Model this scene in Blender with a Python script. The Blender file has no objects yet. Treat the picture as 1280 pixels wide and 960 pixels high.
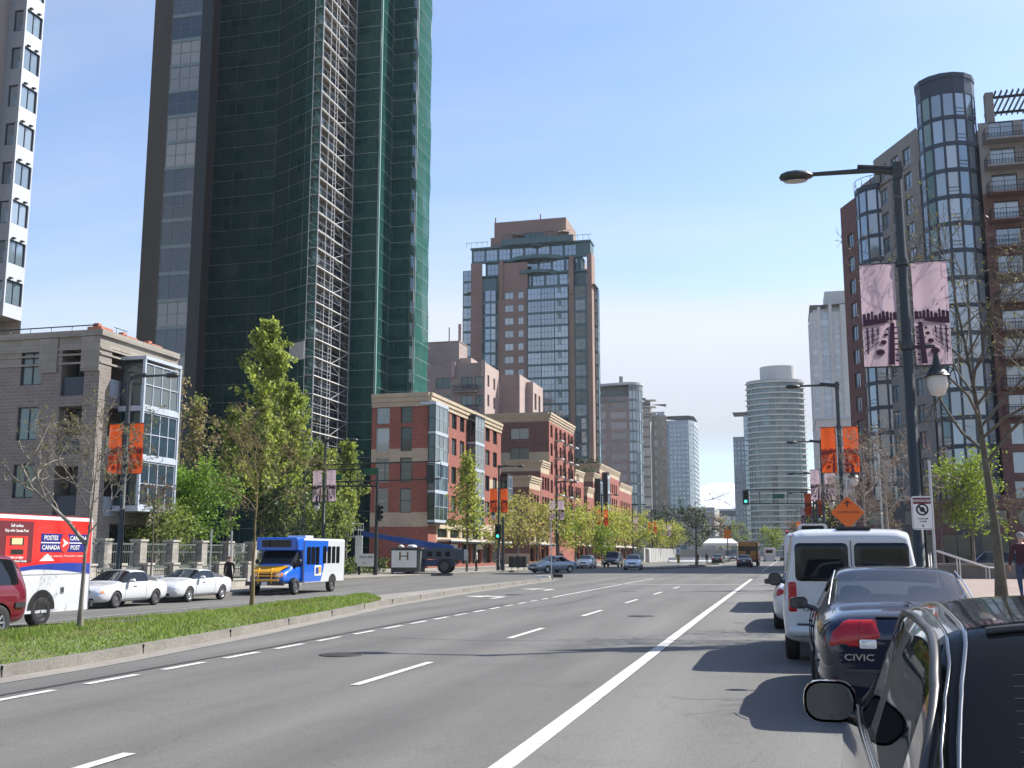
import bpy, bmesh, math, random
from mathutils import Vector, Matrix, noise
random.seed(11)
PI = math.pi
SC = bpy.context.scene
COL = SC.collection
BASE = {}

# ------------------------------------------------------------------ materials
MATS = {}
def newmat(name):
    m = bpy.data.materials.new(name); m.use_nodes = True
    nt = m.node_tree; nt.nodes.clear()
    out = nt.nodes.new('ShaderNodeOutputMaterial')
    return m, nt, out
def N(nt, t, **kw):
    n = nt.nodes.new(t)
    for k, v in kw.items():
        if k in n.inputs.keys(): n.inputs[k].default_value = v
        else: setattr(n, k, v)
    return n
def c4(c): return (c[0], c[1], c[2], 1)
def sh(c, k): return tuple(max(0, min(1, x*k)) for x in c)
def mat(name, col, rough=.6, metal=0, var=.18, scale=1.5, bump=0, bscale=25, spec=.5, coat=0, fine=0, streak=False):
    """principled surface whose colour wanders with two sizes of noise"""
    if name in MATS: return MATS[name]
    m, nt, out = newmat(name); L = nt.links.new
    b = N(nt, 'ShaderNodeBsdfPrincipled', Roughness=rough, Metallic=metal)
    b.inputs['Specular IOR Level'].default_value = spec
    b.inputs['Coat Weight'].default_value = coat
    b.inputs['Coat Roughness'].default_value = .04
    tc = N(nt, 'ShaderNodeTexCoord')
    if var or fine:
        src = tc.outputs['Object']
        if streak:
            mp = N(nt, 'ShaderNodeMapping'); mp.inputs['Scale'].default_value = (1, 1, .15); L(src, mp.inputs[0]); src = mp.outputs[0]
        n1 = N(nt, 'ShaderNodeTexNoise', Scale=scale, Detail=6.0, Roughness=.65); L(src, n1.inputs['Vector'])
        r = N(nt, 'ShaderNodeValToRGB')
        r.color_ramp.elements[0].position = .28; r.color_ramp.elements[1].position = .74
        r.color_ramp.elements[0].color = c4(sh(col, 1-var)); r.color_ramp.elements[1].color = c4(sh(col, 1+var))
        L(n1.outputs['Fac'], r.inputs[0]); L(r.outputs[0], b.inputs['Base Color'])
        if fine:
            n3 = N(nt, 'ShaderNodeTexNoise', Scale=fine, Detail=2.0); L(tc.outputs['Object'], n3.inputs['Vector'])
            mx = N(nt, 'ShaderNodeMixRGB', blend_type='OVERLAY'); mx.inputs[0].default_value = .55
            L(r.outputs[0], mx.inputs[1]); L(n3.outputs['Fac'], mx.inputs[2]); L(mx.outputs[0], b.inputs['Base Color'])
    else:
        b.inputs['Base Color'].default_value = c4(col)
    if bump:
        n2 = N(nt, 'ShaderNodeTexNoise', Scale=bscale, Detail=4.0); L(tc.outputs['Object'], n2.inputs['Vector'])
        bp = N(nt, 'ShaderNodeBump', Strength=bump, Distance=.02); L(n2.outputs['Fac'], bp.inputs['Height']); L(bp.outputs[0], b.inputs['Normal'])
    L(b.outputs[0], out.inputs[0])
    MATS[name] = m
    return m
def brickmat(name, col, mortar, bw=.45, rh=.16, var=.2, rough=.85, ms=.012, big=.25):
    if name in MATS: return MATS[name]
    m, nt, out = newmat(name); L = nt.links.new
    b = N(nt, 'ShaderNodeBsdfPrincipled', Roughness=rough)
    tc = N(nt, 'ShaderNodeTexCoord')
    t = N(nt, 'ShaderNodeTexBrick', Scale=1.0); t.inputs['Brick Width'].default_value = bw; t.inputs['Row Height'].default_value = rh
    t.inputs['Mortar Size'].default_value = ms
    t.inputs['Color1'].default_value = c4(sh(col, 1-var)); t.inputs['Color2'].default_value = c4(sh(col, 1+var)); t.inputs['Mortar'].default_value = c4(mortar)
    L(tc.outputs['UV'], t.inputs['Vector'])
    n1 = N(nt, 'ShaderNodeTexNoise', Scale=big, Detail=6.0, Roughness=.7); L(tc.outputs['Object'], n1.inputs['Vector'])
    mx = N(nt, 'ShaderNodeMixRGB', blend_type='OVERLAY'); mx.inputs[0].default_value = .35
    L(t.outputs['Color'], mx.inputs[1]); L(n1.outputs['Fac'], mx.inputs[2]); L(mx.outputs[0], b.inputs['Base Color'])
    bp = N(nt, 'ShaderNodeBump', Strength=.4, Distance=.01); bp.invert = True; L(t.outputs['Fac'], bp.inputs['Height']); L(bp.outputs[0], b.inputs['Normal'])
    L(b.outputs[0], out.inputs[0]); MATS[name] = m
    return m
def glassmat(name, dark, light, refl=.3, tint=(.75, .85, .9), rough=.05, ior=1.45):
    """window glass seen from outside: room or blind behind it (differs per window), sky reflected in front"""
    if name in MATS: return MATS[name]
    m, nt, out = newmat(name); L = nt.links.new
    at = N(nt, 'ShaderNodeAttribute', attribute_name='rnd'); oi = N(nt, 'ShaderNodeObjectInfo')
    ad = N(nt, 'ShaderNodeMath', operation='ADD'); L(at.outputs['Fac'], ad.inputs[0]); L(oi.outputs['Random'], ad.inputs[1])
    fr = N(nt, 'ShaderNodeMath', operation='FRACT'); L(ad.outputs[0], fr.inputs[0])
    r = N(nt, 'ShaderNodeValToRGB'); e = r.color_ramp.elements
    e[0].position = 0; e[0].color = c4(dark); e[1].position = 1; e[1].color = c4(light)
    x = e.new(.55); x.color = c4(sh(dark, 1.6)); x = e.new(.62); x.color = c4([(a+b)/2 for a, b in zip(dark, light)])
    L(fr.outputs[0], r.inputs[0])
    tc = N(nt, 'ShaderNodeTexCoord'); w = N(nt, 'ShaderNodeTexNoise', Scale=.7, Detail=1.0); L(tc.outputs['Object'], w.inputs['Vector'])
    bp = N(nt, 'ShaderNodeBump', Strength=.12, Distance=.03); L(w.outputs['Fac'], bp.inputs['Height'])
    d = N(nt, 'ShaderNodeBsdfPrincipled', Roughness=.4); d.inputs['Specular IOR Level'].default_value = 0; L(r.outputs[0], d.inputs['Base Color'])
    g = N(nt, 'ShaderNodeBsdfGlossy', Roughness=rough); g.inputs['Color'].default_value = c4(tint); L(bp.outputs[0], g.inputs['Normal'])
    fres = N(nt, 'ShaderNodeFresnel', IOR=ior)
    ma = N(nt, 'ShaderNodeMath', operation='MAXIMUM'); L(fres.outputs[0], ma.inputs[0]); ma.inputs[1].default_value = refl
    mx = N(nt, 'ShaderNodeMixShader'); L(ma.outputs[0], mx.inputs[0]); L(d.outputs[0], mx.inputs[1]); L(g.outputs[0], mx.inputs[2])
    L(mx.outputs[0], out.inputs[0]); MATS[name] = m
    return m
def clearglass(name, tint=(.8, .85, .85), alpha=.75, glo=.12):
    m, nt, out = newmat(name); L = nt.links.new
    t = N(nt, 'ShaderNodeBsdfTransparent'); t.inputs[0].default_value = c4(sh(tint, alpha))
    g = N(nt, 'ShaderNodeBsdfGlossy', Roughness=.02)
    f = N(nt, 'ShaderNodeFresnel', IOR=1.5); ad = N(nt, 'ShaderNodeMath', operation='MAXIMUM'); L(f.outputs[0], ad.inputs[0]); ad.inputs[1].default_value = glo
    mx = N(nt, 'ShaderNodeMixShader'); L(ad.outputs[0], mx.inputs[0]); L(t.outputs[0], mx.inputs[1]); L(g.outputs[0], mx.inputs[2])
    L(mx.outputs[0], out.inputs[0]); MATS[name] = m
    return m
def netmat(name, col, cover=.62):
    m, nt, out = newmat(name); L = nt.links.new
    d = N(nt, 'ShaderNodeBsdfDiffuse'); tr = N(nt, 'ShaderNodeBsdfTranslucent'); d.inputs[0].default_value = c4(col); tr.inputs[0].default_value = c4(col)
    m1 = N(nt, 'ShaderNodeMixShader'); m1.inputs[0].default_value = .18; L(d.outputs[0], m1.inputs[1]); L(tr.outputs[0], m1.inputs[2])
    t = N(nt, 'ShaderNodeBsdfTransparent')
    tc = N(nt, 'ShaderNodeTexCoord'); n = N(nt, 'ShaderNodeTexNoise', Scale=.35, Detail=5.0); L(tc.outputs['Object'], n.inputs['Vector'])
    mr = N(nt, 'ShaderNodeMapRange'); mr.inputs['From Min'].default_value = .3; mr.inputs['From Max'].default_value = .7
    mr.inputs['To Min'].default_value = cover-.12; mr.inputs['To Max'].default_value = cover+.12; L(n.outputs['Fac'], mr.inputs[0])
    mx = N(nt, 'ShaderNodeMixShader'); L(mr.outputs[0], mx.inputs[0]); L(t.outputs[0], mx.inputs[1]); L(m1.outputs[0], mx.inputs[2])
    L(mx.outputs[0], out.inputs[0]); MATS[name] = m
    return m
def leafmat(name, col, var=.35):
    if name in MATS: return MATS[name]
    m, nt, out = newmat(name); L = nt.links.new
    g = N(nt, 'ShaderNodeNewGeometry'); r = N(nt, 'ShaderNodeValToRGB')
    r.color_ramp.elements[0].color = c4(sh(col, 1-var)); r.color_ramp.elements[1].color = c4(sh(col, 1+var)); L(g.outputs['Random Per Island'], r.inputs[0])
    d = N(nt, 'ShaderNodeBsdfPrincipled', Roughness=.55); L(r.outputs[0], d.inputs['Base Color'])
    t = N(nt, 'ShaderNodeBsdfTranslucent'); L(r.outputs[0], t.inputs[0])
    mx = N(nt, 'ShaderNodeMixShader'); mx.inputs[0].default_value = .5; L(d.outputs[0], mx.inputs[1]); L(t.outputs[0], mx.inputs[2])
    L(mx.outputs[0], out.inputs[0]); MATS[name] = m
    return m
def emit(name, col, s):
    m, nt, out = newmat(name); e = N(nt, 'ShaderNodeEmission', Strength=s); e.inputs[0].default_value = c4(col); nt.links.new(e.outputs[0], out.inputs[0])
    MATS[name] = m; return m

# ------------------------------------------------------------------ mesh builder
class MB:
    def __init__(s, *mats):
        s.v = []; s.f = []; s.m = []; s.mats = list(mats); s.r = []; s.smooth = []; s.rv = 0
    def mi(s, m):
        if isinstance(m, int): return m
        if m not in s.mats: s.mats.append(m)
        return s.mats.index(m)
    def face(s, pts, m=0, smooth=False):
        k = len(s.v); s.v += [tuple(p) for p in pts]; s.f.append(tuple(range(k, k+len(pts)))); s.m.append(s.mi(m)); s.r.append(s.rv); s.smooth.append(smooth)
    def faces(s, vs, fs, m=0, smooth=False):
        k = len(s.v); s.v += [tuple(p) for p in vs]; i = s.mi(m)
        for f in fs:
            s.f.append(tuple(k+a for a in f)); s.m.append(i); s.r.append(s.rv); s.smooth.append(smooth)
    def box(s, x0, x1, y0, y1, z0, z1, m=0):
        v = [(x0,y0,z0),(x1,y0,z0),(x1,y1,z0),(x0,y1,z0),(x0,y0,z1),(x1,y0,z1),(x1,y1,z1),(x0,y1,z1)]
        s.faces(v, [(0,3,2,1),(4,5,6,7),(0,1,5,4),(1,2,6,5),(2,3,7,6),(3,0,4,7)], m)
    def obox(s, P, d, l, w, z0, z1, m=0):
        """box starting at P (x,y), running l along unit d, w to its left (outside is on the right)"""
        n = (-d[1], d[0]); a = P; b = (a[0]+d[0]*l, a[1]+d[1]*l); c = (b[0]+n[0]*w, b[1]+n[1]*w); e = (a[0]+n[0]*w, a[1]+n[1]*w)
        s.prism([a, b, c, e], z0, z1, m)
    def prism(s, poly, z0, z1, m=0, cap=True, mtop=None):
        A = sum(poly[i][0]*poly[(i+1)%len(poly)][1]-poly[(i+1)%len(poly)][0]*poly[i][1] for i in range(len(poly)))
        if A < 0: poly = poly[::-1]
        n = len(poly); v = [(p[0], p[1], z0) for p in poly]+[(p[0], p[1], z1) for p in poly]
        s.faces(v, [(i, (i+1)%n, n+(i+1)%n, n+i) for i in range(n)], m)
        if cap:
            s.faces(v, [tuple(range(n, 2*n))], m if mtop is None else mtop); s.faces(v, [tuple(range(n-1, -1, -1))], m)
    def tube(s, pts, rad, n=6, m=0, cap=True, smooth=True):
        pts = [Vector(p) for p in pts]; k = len(pts)
        if not isinstance(rad, (list, tuple)): rad = [rad]*k
        vs = []; up = None
        for i, p in enumerate(pts):
            t = (pts[min(i+1, k-1)]-pts[max(i-1, 0)])
            t = t.normalized() if t.length > 1e-9 else Vector((0, 0, 1))
            if up is None: up = Vector((0, 0, 1)) if abs(t.z) < .9 else Vector((1, 0, 0))
            a = t.cross(up)
            if a.length < 1e-4: up = Vector((0, 1, 0)) if abs(t.y) < .9 else Vector((1, 0, 0)); a = t.cross(up)
            a.normalize(); b = a.cross(t).normalized(); up = b
            for j in range(n):
                an = 2*PI*j/n; vs.append(p+(a*math.cos(an)+b*math.sin(an))*rad[i])
        fs = [(i*n+j, i*n+(j+1)%n, (i+1)*n+(j+1)%n, (i+1)*n+j) for i in range(k-1) for j in range(n)]
        s.faces(vs, fs, m, smooth)
        if cap:
            s.faces(vs, [tuple(range(n))], m); s.faces(vs, [tuple(range((k-1)*n, k*n))[::-1]], m)
    def lathe(s, prof, n=16, m=0, axis='Z', c=(0, 0, 0), smooth=True, arc=(0, 2*PI)):
        full = abs(arc[1]-arc[0]-2*PI) < 1e-6; k = n if full else n+1; vs = []
        for r, h in prof:
            for j in range(k):
                a = arc[0]+(arc[1]-arc[0])*j/n; x, y = r*math.cos(a), r*math.sin(a)
                p = (x, y, h) if axis == 'Z' else ((h, x, y) if axis == 'X' else (x, h, y))
                vs.append((p[0]+c[0], p[1]+c[1], p[2]+c[2]))
        fs = []
        for i in range(len(prof)-1):
            for j in range(n if full else n):
                j2 = (j+1) % k if full else j+1
                fs.append((i*k+j, i*k+j2, (i+1)*k+j2, (i+1)*k+j))
        s.faces(vs, fs, m, smooth)
    def xform(s, M, start=0):
        s.v = s.v[:start]+[tuple(M @ Vector(p)) for p in s.v[start:]]
    def add(s, o, M=None):
        k = len(s.v); s.v += [tuple(M @ Vector(p)) for p in o.v] if M else o.v
        mp = [s.mi(x) for x in o.mats]
        s.f += [tuple(k+a for a in f) for f in o.f]; s.m += [mp[i] for i in o.m]; s.r += [s.rv]*len(o.f); s.smooth += o.smooth
    def mesh(s, name, weld=False, smooth=None, recalc=False):
        me = bpy.data.meshes.new(name); me.from_pydata(s.v, [], s.f)
        for m in s.mats: me.materials.append(m)
        me.polygons.foreach_set('material_index', s.m)
        me.polygons.foreach_set('use_smooth', [bool(x) if smooth is None else smooth for x in s.smooth])
        at = me.attributes.new('rnd', 'FLOAT', 'FACE'); at.data.foreach_set('value', [float(x) for x in s.r])
        if weld or recalc:
            bm = bmesh.new(); bm.from_mesh(me)
            if weld: bmesh.ops.remove_doubles(bm, verts=bm.verts, dist=1e-4)
            bmesh.ops.recalc_face_normals(bm, faces=bm.faces); bm.to_mesh(me); bm.free()
        uv = me.uv_layers.new(name='UVMap'); buf = [0.0]*(2*len(me.loops))
        for p in me.polygons:
            n = p.normal
            if abs(n.z) > .7: t = Vector((1, 0, 0)); b = Vector((0, 1, 0))
            else: t = Vector((-n.y, n.x, 0)).normalized(); b = Vector((0, 0, 1))
            for li in p.loop_indices:
                co = me.vertices[me.loops[li].vertex_index].co; buf[2*li] = co.dot(t); buf[2*li+1] = co.dot(b)
        uv.data.foreach_set('uv', buf); me.update()
        return me
    def split(s, name, parent=None, world=False, gap=.06):
        """one object for every separate piece"""
        par = list(range(len(s.v)))
        def find(a):
            while par[a] != a: par[a] = par[par[a]]; a = par[a]
            return a
        for f in s.f:
            r = find(f[0])
            for q in f[1:]: par[find(q)] = r
        isl = {}
        for i, f in enumerate(s.f): isl.setdefault(find(f[0]), []).append(i)
        bx = []
        for fs in isl.values():
            P = [s.v[q] for i in fs for q in s.f[i]]; bx.append(([min(p[k] for p in P)-gap/2 for k in range(3)], [max(p[k] for p in P)+gap/2 for k in range(3)], fs))
        if len(bx) > 900: return [s.build(name, parent, world)]
        grp = list(range(len(bx)))
        def fg(a):
            while grp[a] != a: grp[a] = grp[grp[a]]; a = grp[a]
            return a
        for i in range(len(bx)):
            for j in range(i):
                if all(bx[i][0][k] <= bx[j][1][k] and bx[j][0][k] <= bx[i][1][k] for k in range(3)): grp[fg(i)] = fg(j)
        out = {}
        for i in range(len(bx)): out.setdefault(fg(i), []).extend(bx[i][2])
        res = []
        for fs in out.values():
            b = MB(*s.mats)
            for i in fs: b.faces([s.v[q] for q in s.f[i]], [tuple(range(len(s.f[i])))], s.m[i], s.smooth[i])
            res.append(b.build(name, parent, world, weld=any(s.smooth[i] for i in fs)))
        return res
    def build(s, name, parent=None, world=False, **kw):
        if world and parent is not None:
            b = BASE[parent.name]; s.v = [(p[0]-b[0], p[1]-b[1], p[2]-b[2]) for p in s.v]
        return link(name, s.mesh(name, **kw), parent)
def link(name, me, parent=None, loc=None, rot=None):
    o = bpy.data.objects.new(name, me); COL.objects.link(o)
    if parent is not None: o.parent = parent
    if loc is not None: o.location = loc
    if rot is not None: o.rotation_euler = rot
    return o
def tag(o, label=None, cat=None, group=None, kind=None):
    if label: o['label'] = label
    if cat: o['category'] = cat
    if group: o['group'] = group
    if kind: o['kind'] = kind
    return o
def thing(name, label, cat, loc=(0, 0, 0), rz=0, group=None):
    o = bpy.data.objects.new(name, None); COL.objects.link(o); o.empty_display_size = .3
    o.location = loc; o.rotation_euler = (0, 0, rz); BASE[o.name] = loc
    return tag(o, label, cat, group)
def kids(o): return [c for c in bpy.data.objects if c.parent == o]
def copy_tree(o, label=None, loc=None, rz=None, group=None, scale=None):
    c = o.copy(); COL.objects.link(c)
    if label: c['label'] = label
    if group: c['group'] = group
    if loc is not None: c.location = loc; BASE[c.name] = loc
    if rz is not None: c.rotation_euler = (0, 0, rz)
    if scale is not None: c.scale = scale if not isinstance(scale, (int, float)) else (scale,)*3
    for k in kids(o):
        d = k.copy(); COL.objects.link(d); d.parent = c
        for g in kids(k):
            e = g.copy(); COL.objects.link(e); e.parent = d
    return c
def rrect(w, h, r, n=4):
    pts = []
    for cx, cy, a0 in ((w/2-r, h/2-r, 0), (-w/2+r, h/2-r, PI/2), (-w/2+r, -h/2+r, PI), (w/2-r, -h/2+r, 1.5*PI)):
        for i in range(n+1):
            a = a0+PI/2*i/n; pts.append((cx+r*math.cos(a), cy+r*math.sin(a)))
    return pts
def plate(mb, pts, M, t=.006, m=0):
    """flat plate of outline pts (2d x,z) and thickness t placed by M: x to the right, z up, front towards local -y"""
    n = len(pts); f = [M @ Vector((p[0], -t, p[1])) for p in pts]; b = [M @ Vector((p[0], 0, p[1])) for p in pts]
    mb.face(f, m); mb.face(b[::-1], m)
    mb.faces(f+b, [(i, n+i, n+(i+1)%n, (i+1)%n) for i in range(n)], m)
def text_mb(body, size, m, bold=True, ext=.002, align='CENTER', sx=1, shear=0):
    cu = bpy.data.curves.new('lettering', 'FONT'); cu.body = body; cu.size = size; cu.align_x = align; cu.align_y = 'CENTER'; cu.extrude = ext; cu.resolution_u = 2
    cu.shear = shear
    if bold: cu.offset = size*.012
    o = bpy.data.objects.new('lettering_tmp', cu); COL.objects.link(o)
    dg = bpy.context.evaluated_depsgraph_get(); me = bpy.data.meshes.new_from_object(o.evaluated_get(dg))
    mb = MB(m); mb.faces([(v.co.x*sx, -v.co.z, v.co.y) for v in me.vertices], [tuple(p.vertices) for p in me.polygons], 0)
    bpy.data.objects.remove(o); bpy.data.meshes.remove(me); bpy.data.curves.remove(cu)
    return mb

# ------------------------------------------------------------------ ground shape
def gz(x, y):
    """the far carriageway falls away from the median"""
    t = min(max((y-45)/55, 0), 1); s = .05*(1-t*t*(3-2*t))
    return -s*min(max(-13.8-x, 0), 7.6)

def wornpaint():
    m, nt, out = newmat('worn_road_paint'); L = nt.links.new; b = N(nt, 'ShaderNodeBsdfPrincipled', Roughness=.8); tc = N(nt, 'ShaderNodeTexCoord')
    a = N(nt, 'ShaderNodeTexNoise', Scale=9.0, Detail=8.0, Roughness=.75); L(tc.outputs['Object'], a.inputs['Vector']); c = N(nt, 'ShaderNodeTexNoise', Scale=.9, Detail=3.0); L(tc.outputs['Object'], c.inputs['Vector'])
    s = N(nt, 'ShaderNodeMath', operation='MULTIPLY_ADD'); L(c.outputs['Fac'], s.inputs[0]); s.inputs[1].default_value = .5; L(a.outputs['Fac'], s.inputs[2])
    r = N(nt, 'ShaderNodeValToRGB'); e = r.color_ramp.elements; e[0].position = .55; e[0].color = (.16, .155, .145, 1); e[1].position = .68; e[1].color = (.46, .455, .43, 1); x = e.new(.95); x.color = (.58, .575, .55, 1)
    L(s.outputs[0], r.inputs[0]); L(r.outputs[0], b.inputs['Base Color']); L(b.outputs[0], out.inputs[0]); return m
# ------------------------------------------------------------------ palette
M_asph = None
def palette():
    g = globals()
    g['M_conc'] = mat('concrete', (.215, .20, .175), .9, var=.2, scale=.8, fine=40, bump=.15)
    g['M_kerb'] = mat('kerb_concrete', (.172, .160, .138), .9, var=.25, scale=1.2, fine=30)
    g['M_white'] = wornpaint()
    g['M_dark'] = mat('black_rubber', (.015, .015, .016), .6, var=.1)
    g['M_tyre'] = mat('tyre_rubber', (.022, .022, .022), .85, var=.25, scale=8)
    g['M_well'] = mat('wheel_well_black', (.008, .008, .008), .9, var=0)
    g['M_chrome'] = mat('bright_metal', (.75, .75, .75), .18, 1, var=.05)
    g['M_alloy'] = mat('alloy_rim', (.55, .56, .58), .35, .8, var=.1)
    g['M_plastic'] = mat('dark_trim_plastic', (.03, .031, .033), .45, var=.1)
    g['M_pole'] = mat('dark_painted_steel', (.035, .042, .04), .42, .2, var=.2, scale=3)
    g['M_galv'] = mat('galvanised_steel', (.42, .43, .44), .4, .7, var=.15, scale=5)
    g['M_red'] = mat('red_lens', (.36, .006, .010), .15, var=.08, scale=6, coat=.25)
    g['M_amber'] = mat('amber_lens', (.75, .22, .02), .15, var=.05, coat=.5)
    g['M_clear'] = mat('clear_lens', (.72, .74, .75), .08, .25, var=.08, scale=20, coat=1)
    g['M_bark'] = mat('grey_bark', (.15, .13, .105), .95, var=.35, scale=6, bump=.5, bscale=14)
    g['M_barkl'] = mat('pale_bark', (.27, .24, .20), .95, var=.35, scale=9)
    g['M_cargl'] = glassmat('tinted_car_glass', (.006, .007, .008), (.009, .010, .011), .03, (.9, .95, 1), .02)
    g['M_clgl'] = clearglass('clear_car_glass', (.84, .90, .92), .94, .24)
    g['M_skin'] = mat('skin', (.50, .30, .22), .55, var=.08)
palette()
# ------------------------------------------------------------------ camera, sun, sky
SUN_AZ = (.80, .60); SUN_EL = math.radians(46.5)
cam = bpy.data.cameras.new('camera'); co = bpy.data.objects.new('camera', cam); COL.objects.link(co)
cam.sensor_width = 36; cam.lens = 37.125; cam.clip_start = .1; cam.clip_end = 8000
co.location = (0, 0, 1.58); co.rotation_euler = (PI/2+math.atan(212/1320), 0, math.radians(14.5)); SC.camera = co
sl = bpy.data.lights.new('sun', 'SUN'); so = bpy.data.objects.new('sun', sl); COL.objects.link(so)
sl.energy = 5.0; sl.angle = math.radians(.5); sl.color = (1, .955, .88)
sd = Vector((SUN_AZ[0]*math.cos(SUN_EL), SUN_AZ[1]*math.cos(SUN_EL), math.sin(SUN_EL)))
so.rotation_euler = sd.to_track_quat('Z', 'Y').to_euler(); so.location = (40, 30, 60)
w = bpy.data.worlds.new('World'); SC.world = w; w.use_nodes = True; nt = w.node_tree; nt.nodes.clear(); L = nt.links.new
wo = nt.nodes.new('ShaderNodeOutputWorld'); bg = N(nt, 'ShaderNodeBackground', Strength=.135)
sk = nt.nodes.new('ShaderNodeTexSky'); sk.sky_type = 'NISHITA'; sk.sun_disc = False; sk.sun_elevation = SUN_EL
sk.sun_rotation = math.atan2(SUN_AZ[0], SUN_AZ[1]); sk.air_density = 1.0; sk.dust_density = .7; sk.ozone_density = 2.5; sk.altitude = 0
tc = nt.nodes.new('ShaderNodeTexCoord'); sx = nt.nodes.new('ShaderNodeSeparateXYZ'); L(tc.outputs['Generated'], sx.inputs[0])
def mth(op, a, b=None, c=None):
    n = nt.nodes.new('ShaderNodeMath'); n.operation = op
    for i, q in enumerate((a, b, c)):
        if q is None: continue
        if isinstance(q, (int, float)): n.inputs[i].default_value = q
        else: L(q, n.inputs[i])
    return n.outputs[0]
zz = mth('ADD', mth('MAXIMUM', sx.outputs[2], 0.0), .16)
cb = nt.nodes.new('ShaderNodeCombineXYZ'); L(mth('DIVIDE', sx.outputs[0], zz), cb.inputs[0]); L(mth('DIVIDE', sx.outputs[1], zz), cb.inputs[1])
mp = nt.nodes.new('ShaderNodeMapping'); mp.inputs['Rotation'].default_value = (0, 0, .5); mp.inputs['Scale'].default_value = (.32, .95, 1); mp.inputs['Location'].default_value = (3.1, 1.2, 0); L(cb.outputs[0], mp.inputs[0])
cn = N(nt, 'ShaderNodeTexNoise', Scale=.8, Detail=8.0, Roughness=.55, Distortion=.35); L(mp.outputs[0], cn.inputs['Vector'])
# thicker veil low over the horizon, thin streaks above
low = nt.nodes.new('ShaderNodeMapRange'); low.inputs['From Min'].default_value = .0; low.inputs['From Max'].default_value = .42; low.inputs['To Min'].default_value = .10; low.inputs['To Max'].default_value = .0
L(sx.outputs[2], low.inputs[0])
cr = nt.nodes.new('ShaderNodeMapRange'); cr.interpolation_type = 'SMOOTHSTEP'
cr.inputs['From Min'].default_value = .455; cr.inputs['From Max'].default_value = .86; cr.inputs['To Max'].default_value = .9
def mrange(src, a, b_, c, d):
    n = nt.nodes.new('ShaderNodeMapRange'); n.interpolation_type = 'SMOOTHSTEP'; n.inputs['From Min'].default_value = a; n.inputs['From Max'].default_value = b_; n.inputs['To Min'].default_value = c; n.inputs['To Max'].default_value = d; L(src, n.inputs[0]); return n.outputs[0]
bank = mth('MULTIPLY', mth('MULTIPLY', mrange(sx.outputs[2], .085, .15, 0, 1), mrange(sx.outputs[2], .175, .27, 1, 0)), mrange(sx.outputs[0], -.55, -.12, .1, 1))
L(mth('ADD', mth('ADD', cn.outputs['Fac'], low.outputs[0]), mth('MULTIPLY', bank, .40)), cr.inputs[0])
mx = nt.nodes.new('ShaderNodeMixRGB'); L(cr.outputs[0], mx.inputs[0]); L(sk.outputs[0], mx.inputs[1]); mx.inputs[2].default_value = (3.9, 4.1, 4.3, 1)
tint = nt.nodes.new('ShaderNodeMixRGB'); tint.blend_type = 'MULTIPLY'; tint.inputs[0].default_value = 1; tint.inputs[2].default_value = (.955, .94, .975, 1)
hz = nt.nodes.new('ShaderNodeMapRange'); hz.inputs['From Max'].default_value = .20; hz.inputs['To Min'].default_value = .60; hz.inputs['To Max'].default_value = 1.0; L(sx.outputs[2], hz.inputs[0])
hm_ = nt.nodes.new('ShaderNodeMixRGB'); hm_.blend_type = 'MULTIPLY'; hm_.inputs[0].default_value = 1; L(mx.outputs[0], hm_.inputs[1]); L(hz.outputs[0], hm_.inputs[2])
L(hm_.outputs[0], tint.inputs[1]); L(tint.outputs[0], bg.inputs[0]); L(bg.outputs[0], wo.inputs[0])
vs = SC.view_settings; SC.display_settings.display_device = 'sRGB'; vs.view_transform = 'Standard'; vs.look = 'None'; vs.exposure = .82; vs.gamma = 1
SC.cycles.max_bounces = 8; SC.cycles.transparent_max_bounces = 24; SC.cycles.diffuse_bounces = 3; SC.cycles.glossy_bounces = 4
SC.cycles.use_denoising = True; SC.cycles.caustics_reflective = False; SC.cycles.caustics_refractive = False; SC.cycles.sample_clamp_indirect = 6

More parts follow.
